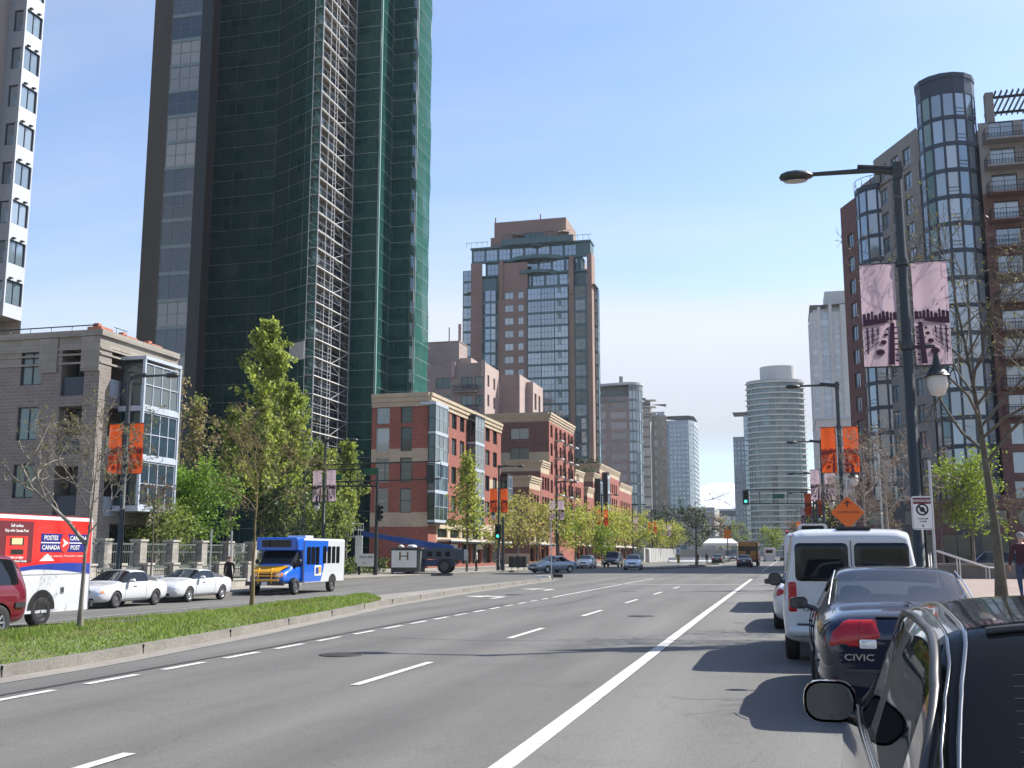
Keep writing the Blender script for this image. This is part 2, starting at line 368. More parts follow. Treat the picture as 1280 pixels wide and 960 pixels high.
# ------------------------------------------------------------------ ground and road
def asphalt(name, col, patch=.22):
    m, nt, out = newmat(name); L = nt.links.new
    b = N(nt, 'ShaderNodeBsdfPrincipled', Roughness=.82); b.inputs['Specular IOR Level'].default_value = .35
    tc = N(nt, 'ShaderNodeTexCoord')
    mp = N(nt, 'ShaderNodeMapping'); mp.inputs['Scale'].default_value = (.75, .07, 1); L(tc.outputs['Object'], mp.inputs[0])
    a = N(nt, 'ShaderNodeTexNoise', Scale=1.0, Detail=5.0, Roughness=.6); L(mp.outputs[0], a.inputs['Vector'])
    r = N(nt, 'ShaderNodeValToRGB'); r.color_ramp.elements[0].position = .3; r.color_ramp.elements[1].position = .72
    r.color_ramp.elements[0].color = c4(sh(col, 1-patch)); r.color_ramp.elements[1].color = c4(sh(col, 1+patch)); L(a.outputs['Fac'], r.inputs[0])
    f = N(nt, 'ShaderNodeTexNoise', Scale=70.0, Detail=3.0, Roughness=.8); L(tc.outputs['Object'], f.inputs['Vector'])
    sp = N(nt, 'ShaderNodeSeparateXYZ'); L(tc.outputs['Object'], sp.inputs[0])     # tyre polished tracks along the lanes
    wv = N(nt, 'ShaderNodeMath', operation='MULTIPLY_ADD'); L(sp.outputs[0], wv.inputs[0]); wv.inputs[1].default_value = 2*PI/1.6; wv.inputs[2].default_value = .8
    sn = N(nt, 'ShaderNodeMath', operation='SINE'); L(wv.outputs[0], sn.inputs[0]); tk = N(nt, 'ShaderNodeMapRange'); tk.inputs['From Min'].default_value = -1; tk.inputs['To Min'].default_value = .93; tk.inputs['To Max'].default_value = 1.05; L(sn.outputs[0], tk.inputs[0])
    st = N(nt, 'ShaderNodeTexNoise', Scale=.55, Detail=4.0, Roughness=.7); L(tc.outputs['Object'], st.inputs['Vector']); sr = N(nt, 'ShaderNodeMapRange'); sr.inputs['From Min'].default_value = .30; sr.inputs['From Max'].default_value = .44; sr.inputs['To Min'].default_value = .86; L(st.outputs['Fac'], sr.inputs[0])
    v = N(nt, 'ShaderNodeTexVoronoi', Scale=110.0); L(tc.outputs['Object'], v.inputs['Vector'])
    f2 = N(nt, 'ShaderNodeMath', operation='MULTIPLY_ADD'); L(v.outputs['Color'], f2.inputs[0]); f2.inputs[1].default_value = .35; L(f.outputs['Fac'], f2.inputs[2])
    fr = N(nt, 'ShaderNodeMapRange'); fr.inputs['From Min'].default_value = .35; fr.inputs['From Max'].default_value = 1.0; fr.inputs['To Min'].default_value = .55; fr.inputs['To Max'].default_value = 1.5; L(f2.outputs[0], fr.inputs[0])
    mx = N(nt, 'ShaderNodeMixRGB', blend_type='MULTIPLY'); mx.inputs[0].default_value = 1; L(r.outputs[0], mx.inputs[1]); L(fr.outputs[0], mx.inputs[2])
    # cracks and oil drips
    vc = N(nt, 'ShaderNodeTexVoronoi', Scale=.28); vc.feature = 'DISTANCE_TO_EDGE'
    nw = N(nt, 'ShaderNodeTexNoise', Scale=1.6, Detail=4.0); L(tc.outputs['Object'], nw.inputs['Vector'])
    va = N(nt, 'ShaderNodeVectorMath', operation='MULTIPLY_ADD'); L(nw.outputs['Color'], va.inputs[0]); va.inputs[1].default_value = (.9, .9, .9); L(tc.outputs['Object'], va.inputs[2]); L(va.outputs[0], vc.inputs['Vector'])
    ck = N(nt, 'ShaderNodeMapRange'); ck.inputs['From Max'].default_value = .006; ck.inputs['To Min'].default_value = .62; L(vc.outputs['Distance'], ck.inputs[0])
    m2 = N(nt, 'ShaderNodeMixRGB', blend_type='MULTIPLY'); m2.inputs[0].default_value = .38; L(mx.outputs[0], m2.inputs[1]); L(ck.outputs[0], m2.inputs[2])
    m3 = N(nt, 'ShaderNodeMixRGB', blend_type='MULTIPLY'); m3.inputs[0].default_value = 1; L(m2.outputs[0], m3.inputs[1]); L(tk.outputs[0], m3.inputs[2])
    m4 = N(nt, 'ShaderNodeMixRGB', blend_type='MULTIPLY'); m4.inputs[0].default_value = 1; L(m3.outputs[0], m4.inputs[1]); L(sr.outputs[0], m4.inputs[2])
    L(m4.outputs[0], b.inputs['Base Color'])
    bp = N(nt, 'ShaderNodeBump', Strength=.45, Distance=.008); L(f2.outputs[0], bp.inputs['Height']); L(bp.outputs[0], b.inputs['Normal'])
    L(b.outputs[0], out.inputs[0]); return m
M_asph = asphalt('worn_asphalt', (.116, .113, .106)); M_park = asphalt('pale_asphalt', (.134, .131, .123), .15)
M_pave = brickmat('pavement_slabs', (.25, .23, .20), (.15, .14, .13), 1.5, 1.5, .08, ms=.015)
M_paveR = brickmat('pink_pavers', (.26, .195, .165), (.16, .15, .14), .4, .2, .14, ms=.012)
M_soil = mat('earth', (.14, .115, .085), .95, var=.3, scale=.3, fine=8)
g_ = MB(mat('dry_ground', (.19, .18, .155), .95, var=.25, scale=.05)); g_.face([(-4000, -300, -.62), (4000, -300, -.62), (4000, 6000, -.62), (-4000, 6000, -.62)])
tag(g_.build('ground'), kind='structure')
r_ = MB(M_asph)
ys = [-60+2.5*i for i in range(66)]+[110, 125, 150, 200, 300, 500, 800, 1200]
xs = [-260, -120, -60, -40, -30, -26, -24, -22.5, -21.4, -20, -18, -16, -15, -14.4, -13.8, -10, -6, -2, 2, 6, 20, 60, 260]
vv = [(x, y, gz(x, y)) for y in ys for x in xs]; n = len(xs)
r_.faces(vv, [(j*n+i, j*n+i+1, (j+1)*n+i+1, (j+1)*n+i) for j in range(len(ys)-1) for i in range(n-1)], 0)
tag(r_.build('road'), kind='structure')
p_ = MB(M_park); p_.face([(-2.05, -10, .004), (1.55, -10, .004), (1.55, 82, .004), (-2.05, 82, .004)]); tag(p_.build('parking_lane'), kind='structure')

def sidewalk(name, kerb, xfar, prof, side, m, base=gz, label=None):
    """kerb: polyline of the kerb edge (x, y); prof: [(distance, extra height)] inwards; side -1 = land on the left"""
    b = MB(m, M_kerb)
    P = [(0, .0), (0, .14), (.16, .145)]+prof
    rows = []
    for x, y in kerb:
        row = []
        for d, h in P:
            X = x+side*d; row.append((X, y, base(x, y)+h-(.05 if h == 0 else 0)))
        row.append((xfar, y, base(x, y)+prof[-1][1])); rows.append(row)
    k = len(rows[0])
    for a, c in zip(rows, rows[1:]):
        for i in range(k-1):
            q = [a[i], a[i+1], c[i+1], c[i]]
            b.face(q if side < 0 else q[::-1], 1 if i < 2 else 0)
    for e in (rows[0], rows[-1]):
        b.face([(p[0], p[1], p[2]) for p in e]+[(e[-1][0], e[-1][1], -.6), (e[0][0], e[0][1], -.6)], 1)
    return tag(b.build(name, recalc=False), kind='structure')
def dens(pl, step=4):
    out = []
    for a, c in zip(pl, pl[1:]):
        k = max(1, int(math.hypot(c[0]-a[0], c[1]-a[1])/step))
        out += [(a[0]+(c[0]-a[0])*i/k, a[1]+(c[1]-a[1])*i/k) for i in range(k)]
    return out+[pl[-1]]
sidewalk('pavement', dens([(-25.6, -40), (-25.6, 53.2), (-26.1, 54.4), (-27.2, 55.2)]), -110, [(.3, .145), (2, .16), (6, .19)], -1, M_pave)
sidewalk('pavement', dens([(-34, 62.2), (-30.6, 64.3), (-29.2, 69.5), (-27.6, 75.5), (-26.2, 81), (-24.2, 87.5), (-22.9, 94), (-22.6, 105), (-22.4, 300), (-22, 520)], 6), -220, [(.3, .145), (3, .16), (9, .18)], -1, M_pave)
sidewalk('pavement', dens([(2.05, -40), (2.05, 78), (2.6, 80.5), (5, 82)], 6), 120, [(.3, .145), (1.2, .2), (2.3, .34), (6, .36)], 1, M_paveR)
sidewalk('pavement', dens([(5, 96.5), (2.7, 98), (2.1, 100.5), (2.05, 520)], 8), 160, [(.3, .145), (3, .18), (6, .2)], 1, M_pave)
# ------------------------------------------------------------------ median
MR = [(-9.85, -12), (-9.85, 13.7), (-10.38, 19), (-11.2, 25), (-12.1, 31.1), (-12.9, 42), (-13.6, 56), (-13.86, 63.5), (-14.02, 64.6)]
def mrx(y):
    for a, c in zip(MR, MR[1:]):
        if y <= c[1]: return a[0]+(c[0]-a[0])*(y-a[1])/(c[1]-a[1])
    return MR[-1][0]
ML = -14.2
b = MB(M_kerb, M_conc)
yy = [-12+1.2*i for i in range(64)]+[64.6]
for a, c in zip(yy, yy[1:]):
    if c > 64.6: continue
    xa, xc = mrx(a), mrx(c); wd = .17
    b.face([(xa+.42, a, .006), (xa, a, .006), (xc, c, .006), (xc+.42, c, .006)][::-1], 1)
    b.face([(xa, a, 0), (xa-.02, a, .15), (xc-.02, c, .15), (xc, c, 0)][::-1], 0)
    ia, ic = max(ML+.1, xa-wd), max(ML+.1, xc-wd)
    b.face([(xa-.02, a, .15), (ia, a, .152), (ic, c, .152), (xc-.02, c, .15)][::-1], 0)
    lz = lambda y: gz(ML, y)
    b.face([(ML, a, lz(a)-.04), (ML, a, .13), (ML, c, .13), (ML, c, lz(c)-.04)], 0)
    b.face([(ML, a, .13), (ML+.16, a, .14), (ML+.16, c, .14), (ML, c, .13)][::-1], 0)
    if a > 30.5: b.face([(ia, a, .148), (ML+.16, a, .138), (ML+.16, c, .138), (ic, c, .148)][::-1], 1)
b.face([(-14.02, 64.6, 0), (-14.02, 64.6, .15), (ML, 64.4, .13), (ML, 64.4, -.05)], 0)
tag(b.build('median_kerb'), kind='structure')
b = MB(mat('grassy_earth', (.11, .13, .05), .95, var=.35, scale=1.5, fine=14)); gy = [-12+.8*i for i in range(55)]
def gtop(x, y):
    a, c = ML+.16, mrx(y)-.17; t = (x-a)/max(.01, c-a); return .135+.10*math.sin(PI*min(max(t, 0), 1))
rows = []
for y in gy:
    if y > 32.2: break
    e = 1 if y < 30.5 else max(0, 1-((y-30.5)/1.7)**2)**.5
    a, c = ML+.16, mrx(y)-.17; mid = (a+c)/2
    rows.append([(mid+(a-mid)*e+(c-a)*e*i/6, y, gtop(mid+(a-mid)*e+(c-a)*e*i/6, y)) for i in range(7)])
vv = [p for r in rows for p in r]
b.faces(vv, [(j*7+i, j*7+i+1, (j+1)*7+i+1, (j+1)*7+i) for j in range(len(rows)-1) for i in range(6)], 0, True)
tag(b.build('median_ground'), kind='structure')
M_grass = leafmat('grass_blades', (.20, .29, .05), .4)
M_daisy = mat('daisy_white', (.75, .75, .72), .8, var=0)
b = MB(M_grass, leafmat('dry_grass', (.27, .26, .10), .3)); rg = random.Random(4)
for k in range(46000):
    y = 8.5+24*(rg.random()**1.25); a, c = ML+.13, mrx(y)-.12
    e = 1 if y < 30.5 else max(0, 1-((y-30.5)/1.9)**2)**.5
    m_ = (a+c)/2; x = m_+(rg.random()-.5)*(c-a)*e
    h = rg.uniform(.045, .12)*(1.25 if noise.noise((x*.5, y*.5, 3)) > 0 else .8)*(1.1 if x < m_ else .8); an = rg.uniform(0, PI); wd = rg.uniform(.008, .018)
    z = gtop(x, y)-.01; lx, ly = rg.gauss(0, .04), rg.gauss(0, .04); dx, dy = math.cos(an)*wd, math.sin(an)*wd
    dry = noise.noise((x*.9, y*.6, 0))+rg.gauss(0, .25) > .42 or rg.random() < .06
    b.face([(x-dx, y-dy, z), (x+dx, y+dy, z), (x+lx, y+ly, z+h)], 1 if dry else 0)
for k in range(70):
    x, y = -12.15+rg.gauss(0, .25), 18.2+rg.gauss(0, .35); z = gtop(x, y)+.09; b.face([(x-.012, y, z), (x+.012, y-.008, z+.004), (x+.004, y+.012, z+.02)], M_daisy)
tag(b.build('median_grass'), 'short green grass growing along the narrow road median', 'grass', kind='stuff')

# ------------------------------------------------------------------ road paint
b = MB(M_white)
def strip(pts, wd, dz=.008):
    for a, c in zip(pts, pts[1:]):
        d = Vector((c[0]-a[0], c[1]-a[1])).normalized(); nx, ny = -d.y*wd/2, d.x*wd/2
        q = [(a[0]-nx, a[1]-ny), (a[0]+nx, a[1]+ny), (c[0]+nx, c[1]+ny), (c[0]-nx, c[1]-ny)]
        b.face([(x, y, gz(x, y)+dz) for x, y in q][::-1])
strip([(-2.12, -3), (-2.14, 10), (-2.22, 30), (-2.3, 68.5)], .18)
for y0 in [4.9+7.42*i for i in range(7)]: strip([(-5.16, y0), (-5.16, y0+2.85)], .12)
for i in range(17): strip([(-8.38, 9.95+1.66*i), (-8.38, 11.0+1.66*i)], .12)
strip([(-8.4, 38.4), (-8.45, 69.2)], .12)
strip([(-9.7, 55.4), (-2.35, 56.3)], .32); strip([(-13.2, 68.6), (2.0, 69.4)], .22); strip([(-1.9, 56.4), (2.0, 56.9)], .12)
for y0 in (41.5, 35.2, 29.0): strip([(-1.2, y0), (2.0, y0+.7)], .09, .012)
for y0 in (20.9, 28.2, 35.8, 43.2): strip([(-15.85, y0), (-15.85, y0+3)], .12)
strip([(-20.6, 20), (-20.6, 54)], .12)
for i in range(10): strip([(-6+.02*i, 104+14*i), (-6+.02*i, 107+14*i)], .12)
strip([(-2.4, 100), (-2.4, 330)], .14); strip([(-9.6, 130), (-9.4, 330)], .12)
for cx, cy in ((-10.9, 46.5), (-10.9, 38.0)):   # left turn arrows
    b.face([(cx+.55, cy-1.3, .008), (cx+.75, cy-1.3, .008), (cx+.75, cy+.5, .008), (cx-.1, cy+.95, .008), (cx-.1, cy+1.35, .008), (cx-.95, cy+.6, .008), (cx-.1, cy-.1, .008), (cx-.1, cy+.45, .008), (cx+.55, cy+.15, .008)])
tag(b.build('road_markings'), kind='structure')
b = MB(mat('tar_seam', (.03, .03, .03), .6, var=.3, scale=3))
for a, c in zip([(-8.72, 4), (-8.70, 11), (-8.66, 16), (-8.72, 22)], [(-8.70, 11), (-8.66, 16), (-8.72, 22), (-8.68, 33)]):
    b.face([(a[0], a[1], .005), (a[0]+.1, a[1], .005), (c[0]+.07, c[1], .005), (c[0], c[1], .005)])
for pts in ([(-8.6, 19), (-7.2, 19.3), (-5.6, 19.1), (-3.9, 19.5)], [(-7.4, 30), (-6.9, 34), (-7.2, 41)]):
    for a, c in zip(pts, pts[1:]):
        d = Vector((c[0]-a[0], c[1]-a[1])).normalized()*.012; b.face([(a[0]-d.y, a[1]+d.x, .0055), (a[0]+d.y, a[1]-d.x, .0055), (c[0]+d.y, c[1]-d.x, .0055), (c[0]-d.y, c[1]+d.x, .0055)])
tag(b.build('road_seam'), kind='structure')
b = MB(mat('kerb_joint', (.085, .078, .07), .9, var=.2))
for k in range(17):
    y = 5.2+3.35*k; x = mrx(y); b.box(x-.17, x+.006, y, y+.012, .1, .1545); b.box(x-.004, x+.006, y, y+.012, .0, .153)
for k in range(26):
    y = -1+2.9*k; b.box(2.044, 2.2, y, y+.02, .02, .1475)
tag(b.build('kerb_joints'), kind='structure')
M_iron = mat('cast_iron', (.05, .047, .043), .6, .5, var=.3, scale=9, bump=.6, bscale=45)
for x, y, lb in ((-6.9, 15.9, 'round iron manhole cover in the second lane'), (-3.7, 27.5, 'round iron manhole cover in the nearest lane'), (-10.4, 40.5, 'round iron manhole cover in the turning lane')):
    b = MB(M_iron); b.lathe([(.34, .003), (.34, .011), (.30, .011), (.295, .007), (.27, .011), (.001, .011)], 24, 0); o = b.build('manhole_cover'); o.location = (x, y, 0); tag(o, lb, 'manhole cover', 'manhole covers in the road')
# ------------------------------------------------------------------ building kit
WIN = {}
def win_mesh(w, h, nx, nz, fm, gm, fw=.06, split=None):
    key = (round(w, 2), round(h, 2), nx, nz, fm.name, gm.name, split)
    if key in WIN: return WIN[key]
    f = MB(fm); g = MB(gm); w2 = w/2
    f.box(-w2, w2, -.03, .05, 0, fw); f.box(-w2, w2, -.03, .05, h-fw, h); f.box(-w2, -w2+fw, -.03, .05, fw, h-fw); f.box(w2-fw, w2, -.03, .05, fw, h-fw)
    for i in range(1, nx):
        x = -w2+w*i/nx; f.box(x-fw*.4, x+fw*.4, -.025, .045, fw, h-fw)
    zs = [h*i/nz for i in range(1, nz)] if split is None else [h*s for s in split]
    for z in zs: f.box(-w2+fw, w2-fw, -.02, .04, z-fw*.4, z+fw*.4)
    # each pane tilts a hair so reflections break up from pane to pane
    rr = random.Random(hash(key[:4]) & 255); ze = [0]+zs+[h]
    for i in range(nx):
        for a, c in zip(ze, ze[1:]):
            xa, xc = -w2+w*i/nx, -w2+w*(i+1)/nx; t, u = rr.uniform(-.006, .006), rr.uniform(-.006, .006)
            g.face([(xa, .02-t, a), (xc, .02+t, a), (xc, .02+t+u, c), (xa, .02-t+u, c)])
    WIN[key] = (f, g, [None, None, None]); return WIN[key]
class Bldg:
    def __init__(s, name, label, base, cat='building', group=None, near=False):
        s.root = thing(name, label, cat, base, 0, group); s.base = base; s.walls = MB(); s.trim = MB(); s.roof = MB(); s.wins = []; s.near = near; s.pn = 'window'
    def facade(s, P0, P1, z0, z1, ops=(), m=0, depth=.16, mf=None, zb=(), ub=(), mb=None):
        mb = mb or s.walls
        d = Vector((P1[0]-P0[0], P1[1]-P0[1])); Ln = d.length; d.normalize(); n = Vector((d.y, -d.x)); q = lambda v: round(v, 3)
        us = sorted({0, q(Ln)}|{q(o[0]) for o in ops}|{q(o[1]) for o in ops}|{q(u) for u in ub}); zs = sorted({q(z0), q(z1)}|{q(o[2]) for o in ops}|{q(o[3]) for o in ops}|{q(z) for z in zb if z0 < z < z1})
        ui = {u: i for i, u in enumerate(us)}; zi = {z: i for i, z in enumerate(zs)}; hole = set()
        for o in ops:
            for i in range(ui[q(o[0])], ui[q(o[1])]):
                for j in range(zi[q(o[2])], zi[q(o[3])]): hole.add((i, j))
        pt = lambda u, z, k=0: (P0[0]+d.x*u-n.x*k, P0[1]+d.y*u-n.y*k, z)
        for i in range(len(us)-1):
            j = 0
            while j < len(zs)-1:
                if (i, j) in hole: j += 1; continue
                mm = mf((us[i]+us[i+1])/2, (zs[j]+zs[j+1])/2) if mf else m
                k = j+1
                while k < len(zs)-1 and (i, k) not in hole and (not mf or mf((us[i]+us[i+1])/2, (zs[k]+zs[k+1])/2) == mm): k += 1
                mb.face([pt(us[i], zs[j]), pt(us[i+1], zs[j]), pt(us[i+1], zs[k]), pt(us[i], zs[k])], mm); j = k
        for o in ops:
            a, c, e, f = o[:4]; dp = o[5] if len(o) > 5 and o[5] is not None else depth
            mm = mf((a+c)/2, e-.05) if mf else m
            mb.face([pt(a, e), pt(a, e, dp), pt(a, f, dp), pt(a, f)][::-1], mm); mb.face([pt(c, e), pt(c, e, dp), pt(c, f, dp), pt(c, f)], mm)
            mb.face([pt(a, e), pt(c, e), pt(c, e, dp), pt(a, e, dp)], mm); mb.face([pt(a, f), pt(c, f), pt(c, f, dp), pt(a, f, dp)][::-1], mm)
            if len(o) > 4 and o[4] is not None:
                st = o[4]; s.wins.append((c-a, f-e, st, pt((a+c)/2, e, dp-.04), math.atan2(d.y, d.x)))
    def win(s, P0, d, u, w, z, h, st, k=0):
        n = (d[1], -d[0]); s.wins.append((w, h, st, (P0[0]+d[0]*u+n[0]*k, P0[1]+d[1]*u+n[1]*k, z), math.atan2(d[1], d[0])))
    def wall_box(s, x0, x1, y0, y1, z0, z1, m):
        s.walls.box(x0, x1, y0, y1, z0, z1, m)
    def done(s, cap=100):
        B = Vector(s.base)
        if s.walls.f: s.walls.build('wall', s.root, True)
        if s.trim.f: s.trim.split('cornice', s.root, True)
        if s.roof.f: s.roof.build('roof', s.root, True)
        cp = Vector((0, 0, 1.58))
        def seen(wn):
            v = Vector(wn[3])-cp; nrm = Vector((math.sin(wn[4]), -math.cos(wn[4]), 0)); return wn[0]*wn[1]*max(0, -(v.normalized().dot(nrm)))/v.length_squared
        s.wins.sort(key=seen, reverse=True)
        for i, (w_, h_, st, p, rz) in enumerate(s.wins[:cap]):
            f, g, cache = win_mesh(w_, h_, *st)
            if s.near:
                if cache[0] is None: cache[0] = f.mesh('window'); cache[1] = g.mesh('pane')
                o = link(s.pn, cache[0], s.root, Vector(p)-B, (0, 0, rz)); link('pane', cache[1], o)
            else:
                if cache[2] is None: t = MB(); t.add(f); t.add(g); cache[2] = t.mesh('window')
                link(s.pn, cache[2], s.root, Vector(p)-B, (0, 0, rz))
        if len(s.wins) > cap:
            t = MB(); rr = random.Random(len(s.wins))
            for w_, h_, st, p, rz in s.wins[cap:]:
                f, g, _ = win_mesh(w_, h_, *st); t.rv = rr.random(); M = Matrix.Translation(Vector(p)-B) @ Matrix.Rotation(rz, 4, 'Z'); t.add(f, M); t.add(g, M)
            tag(t.build(s.pn, s.root), kind='stuff')
        return s.root
def rows(u0, u1, zs, h, st=None, dp=None): return [(u0, u1, z, z+h, st, dp) for z in zs]
def steps(a, b, n): return [a+(b-a)*i/n for i in range(n)]
def flat(mb, poly, z, m): mb.face([(p[0], p[1], z) for p in poly], m)

M_gbrick = brickmat('grey_brown_brick', (.20, .168, .147), (.27, .255, .235), .42, .18, .1)
M_gstone = brickmat('grey_cast_stone', (.265, .24, .205), (.2, .19, .17), .9, .45, .12)
M_rbrick = brickmat('red_brick', (.26, .077, .055), (.24, .13, .10), .40, .15, .16)
M_dbrick = brickmat('dark_red_brick', (.150, .072, .062), (.16, .09, .075), .40, .15, .16)
M_tan = mat('tan_stone', (.43, .35, .25), .85, var=.14, scale=.6, fine=12)
M_pink = mat('pinkish_stucco', (.37, .29, .26), .9, var=.1, scale=.4, fine=6)
M_pinkd = mat('mauve_stucco', (.29, .235, .215), .9, var=.12, scale=.4, fine=6)
M_brown = mat('brown_concrete', (.066, .058, .048), .9, var=.15, scale=.3, streak=True)
M_taupe = mat('taupe_stucco', (.25, .235, .222), .9, var=.12, scale=.3, streak=True)
M_bglass_br = mat('brown_brick_far', (.265, .185, .15), .9, var=.12, scale=.25)
M_teal = mat('teal_painted_metal', (.09, .15, .16), .5, .2, var=.15)
M_blfr = mat('blue_grey_frame', (.03, .042, .058), .4, .2, var=.1)
M_whfr = mat('pale_blue_frame', (.43, .48, .54), .45, .1, var=.08)
M_grfr = mat('green_grey_frame', (.17, .21, .215), .5, .1, var=.1)
M_black = mat('black_metal', (.012, .013, .015), .45, .2, var=.1)
M_lgrey = mat('pale_grey_concrete', (.50, .50, .48), .85, var=.1, scale=.2, streak=True)
M_mgrey = mat('mid_grey_concrete', (.32, .33, .33), .85, var=.12, scale=.2, streak=True)
M_blgrey = mat('bluish_concrete', (.34, .39, .42), .8, var=.1, scale=.2)
M_roofg = mat('roof_gravel', (.22, .21, .19), .95, var=.25, scale=.8)
M_terra = mat('terracotta', (.42, .16, .10), .85, var=.2)
G_low = glassmat('dark_green_glass', (.012, .022, .022), (.16, .19, .18), .10, (.7, .85, .85))
G_bay = glassmat('bay_glass', (.02, .035, .045), (.30, .33, .33), .22, (.8, .95, 1))
G_blue = glassmat('blue_curtain_glass', (.03, .05, .065), (.24, .31, .36), .30, (.72, .84, .95))
G_cyl = glassmat('sky_tinted_glass', (.11, .145, .165), (.30, .36, .41), .22, (.85, .93, 1))
G_far = glassmat('far_tower_glass', (.09, .125, .14), (.30, .37, .40), .30, (.7, .8, .88))
G_scaf = glassmat('dusty_glass', (.025, .028, .03), (.34, .32, .27), .10, (.8, .85, .9))
G_store = glassmat('shopfront_glass', (.012, .014, .015), (.10, .10, .09), .09, (.8, .85, .9))

# ------------------------------------------------------------------ grey brick low-rise on the left
B = Bldg('apartment_block', 'four storey grey brown brick apartment block with pale blue glazed corner bay', (-42, 50, -.2), near=True)
X, Y0, Y1, ZT = -34, 46.6, 53.7, 13.0
zs = [.4, 3.4, 6.5, 9.55]
mf = lambda u, z: 1 if (z > 11.35 or z < .2) else 0
B.walls.mats = [M_gbrick, M_gstone, M_low := mat('deep_recess_stucco', (.10, .09, .08), .9, var=.1)]
st2 = (2, 1, M_blfr, G_low); st1 = (1, 1, M_blfr, G_low)
f = lambda x: x+50.0
ops = [(f(-38.8), f(-37.5), z, z+1.75, st2) for z in (10.3, 7.4, 4.4, 1.4)]
ops += [(f(-36.3), f(-34.9), z+.1, z+2.6, (1, 1, M_blfr, G_low), 1.3) for z in zs]
ops += [(f(-43.6), f(-42.0), z, z+1.75, st2) for z in (10.3, 7.4, 4.4, 1.4)]+[(f(-48), f(-46.6), z, z+1.75, st2) for z in (10.3, 7.4, 4.4, 1.4)]
B.facade((-50, Y0), (X, Y0), -.5, ZT, ops, 0, .18, mf, zb=(11.35, .2))
ops = [(.95, 2.45, z+.1, z+2.65, (1, 1, M_blfr, G_low), 1.2) for z in zs[1:]]+[(1.6, 5.9, .6, 3.1, (5, 1, M_blfr, G_store), .25)]
B.facade((X, Y0), (X, Y1), -.5, ZT, ops, 0, .18, mf, zb=(11.35, .2))
B.facade((X, Y1), (-50, Y1), -.5, ZT, (), 0, mf=mf, zb=(11.35,)); B.facade((-50, Y1), (-50, Y0), -.5, ZT, (), 0)
flat(B.roof, [(X+.0, Y0), (X, Y1), (-50, Y1), (-50, Y0)], ZT-.25, M_roofg)
B.trim.mats = [M_gstone]
for z0, z1, k in ((12.75, 13.06, .14), (12.05, 12.15, .07), (11.75, 11.85, .07), (11.3, 11.4, .05)):   # frieze courses
    B.trim.box(-50, X+k, Y0-k, Y0, z0, z1, 0); B.trim.box(X, X+k, Y0, Y1, z0, z1, 0)
for x in (-41.4, -37.1, -34.55): B.trim.box(x-.55, x+.55, Y0-.1, Y0-.002, 10.9, 12.72, 0)
for z in zs: 
    B.trim.box(-36.3, -34.9, Y0+.15, Y0+.2, z+.1, z+1.1, M_blfr)
    if z > 1: B.trim.box(X-.2, X-.14, Y0+.95, Y0+2.45, z+.1, z+1.1, M_whfr)
B.done_bay = MB(M_whfr, M_blfr)
bx, by0, by1, bz0, bz1 = -32.5, 48.35, 51.7, 3.9, 11.75      # projecting glazed bay
B.done_bay.box(X, bx-.02, by0+.02, by1-.02, bz0-.1, bz0, 0); B.done_bay.box(X, bx+.05, by0-.05, by1+.05, bz1, bz1+.18, 0)
for y in (by0, by1): B.done_bay.box(bx-.12, bx+.03, y-.06, y+.06, bz0, bz1, 0)
for z in steps(bz0, bz1, 3)[1:]+[bz0+.001]: B.done_bay.box(X, bx+.02, by0-.03, by1+.03, z-.14, z+.14, 0)
B.done_bay.split('bay_frame', B.root, True)
for z in steps(bz0, bz1, 3):
    B.win((bx, by0), (0, 1), 1.675, 3.2, z+.15, 2.3, (4, 2, M_whfr, G_bay), -.06)
    B.win((X, by0), (1, 0), .74, 1.3, z+.15, 2.3, (1, 2, M_blfr, G_low), -.06); B.win((bx, by1), (-1, 0), .74, 1.3, z+.15, 2.3, (1, 2, M_blfr, G_low), -.06)
B.done()
c = MB(M_terra)
for y, h in ((47.0, .35), (49.2, .3), (51.6, .3)): c.box(X-1.2, X-.35, y, y+1.0, ZT-.2, ZT+h); c.box(X-1.0, X-.7, y+.2, y+.5, ZT+h, ZT+h+.22)
c.split('chimney', B.root, True)
c = MB(M_black); c.tube([(-49, Y0+.5, ZT+.45), (X-.6, Y0+.5, ZT+.45)], .035, 5)
for i in range(12): c.tube([(-49+1.28*i, Y0+.5, ZT-.2), (-49+1.28*i, Y0+.5, ZT+.45)], .025, 4)
for y in (49.9, 50.6): c.tube([(X-1.5, y, ZT-.2), (X-1.5, y, ZT+.9)], .02, 4)
c.tube([(X-1.5, 49.7, ZT+.9), (X-1.5, 50.9, ZT+.9)], .02, 4); c.tube([(X-1.5, 49.7, ZT+.6), (X-1.5, 50.9, ZT+.6)], .02, 4)
c.split('railing', B.root, True)

# ------------------------------------------------------------------ tall grey tower at the left edge
B = Bldg('apartment_tower', 'pale grey apartment tower with white glazed bay rising behind the brick low-rise', (-60, 62, -.2), near=True)
zt = 62; fl = [16.95+2.72*i for i in range(16)]
B.walls.mats = [mat('beige_grey_concrete', (.30, .27, .24), .85, var=.1, scale=.3, streak=True), mat('white_panel', (.45, .48, .52), .5, .05, var=.06), mat('grey_panel', (.26, .29, .33), .5, var=.08)]
BX = -50.35
B.facade((BX, 50.5), (BX, 56.75), -.3, zt, [(.8+q, 2.1+q, z+.75, z+2.3, (2, 1, M_blfr, G_cyl)) for z in fl for q in (0, 3.3)], 0)
B.facade((BX, 56.75), (-48.95, 56.75), 16.9, zt, [(.45, 1.2, z+.8, z+2.35, (1, 1, M_blfr, G_cyl)) for z in fl], 2)
B.facade((-48.95, 56.75), (-48.95, 58.5), 16.9, zt, [(.12, 1.66, z+.85, z+2.45, (2, 1, M_blfr, G_cyl)) for z in fl], 1)
B.facade((-48.95, 58.5), (-75, 58.5), 16.9, zt, (), 1)
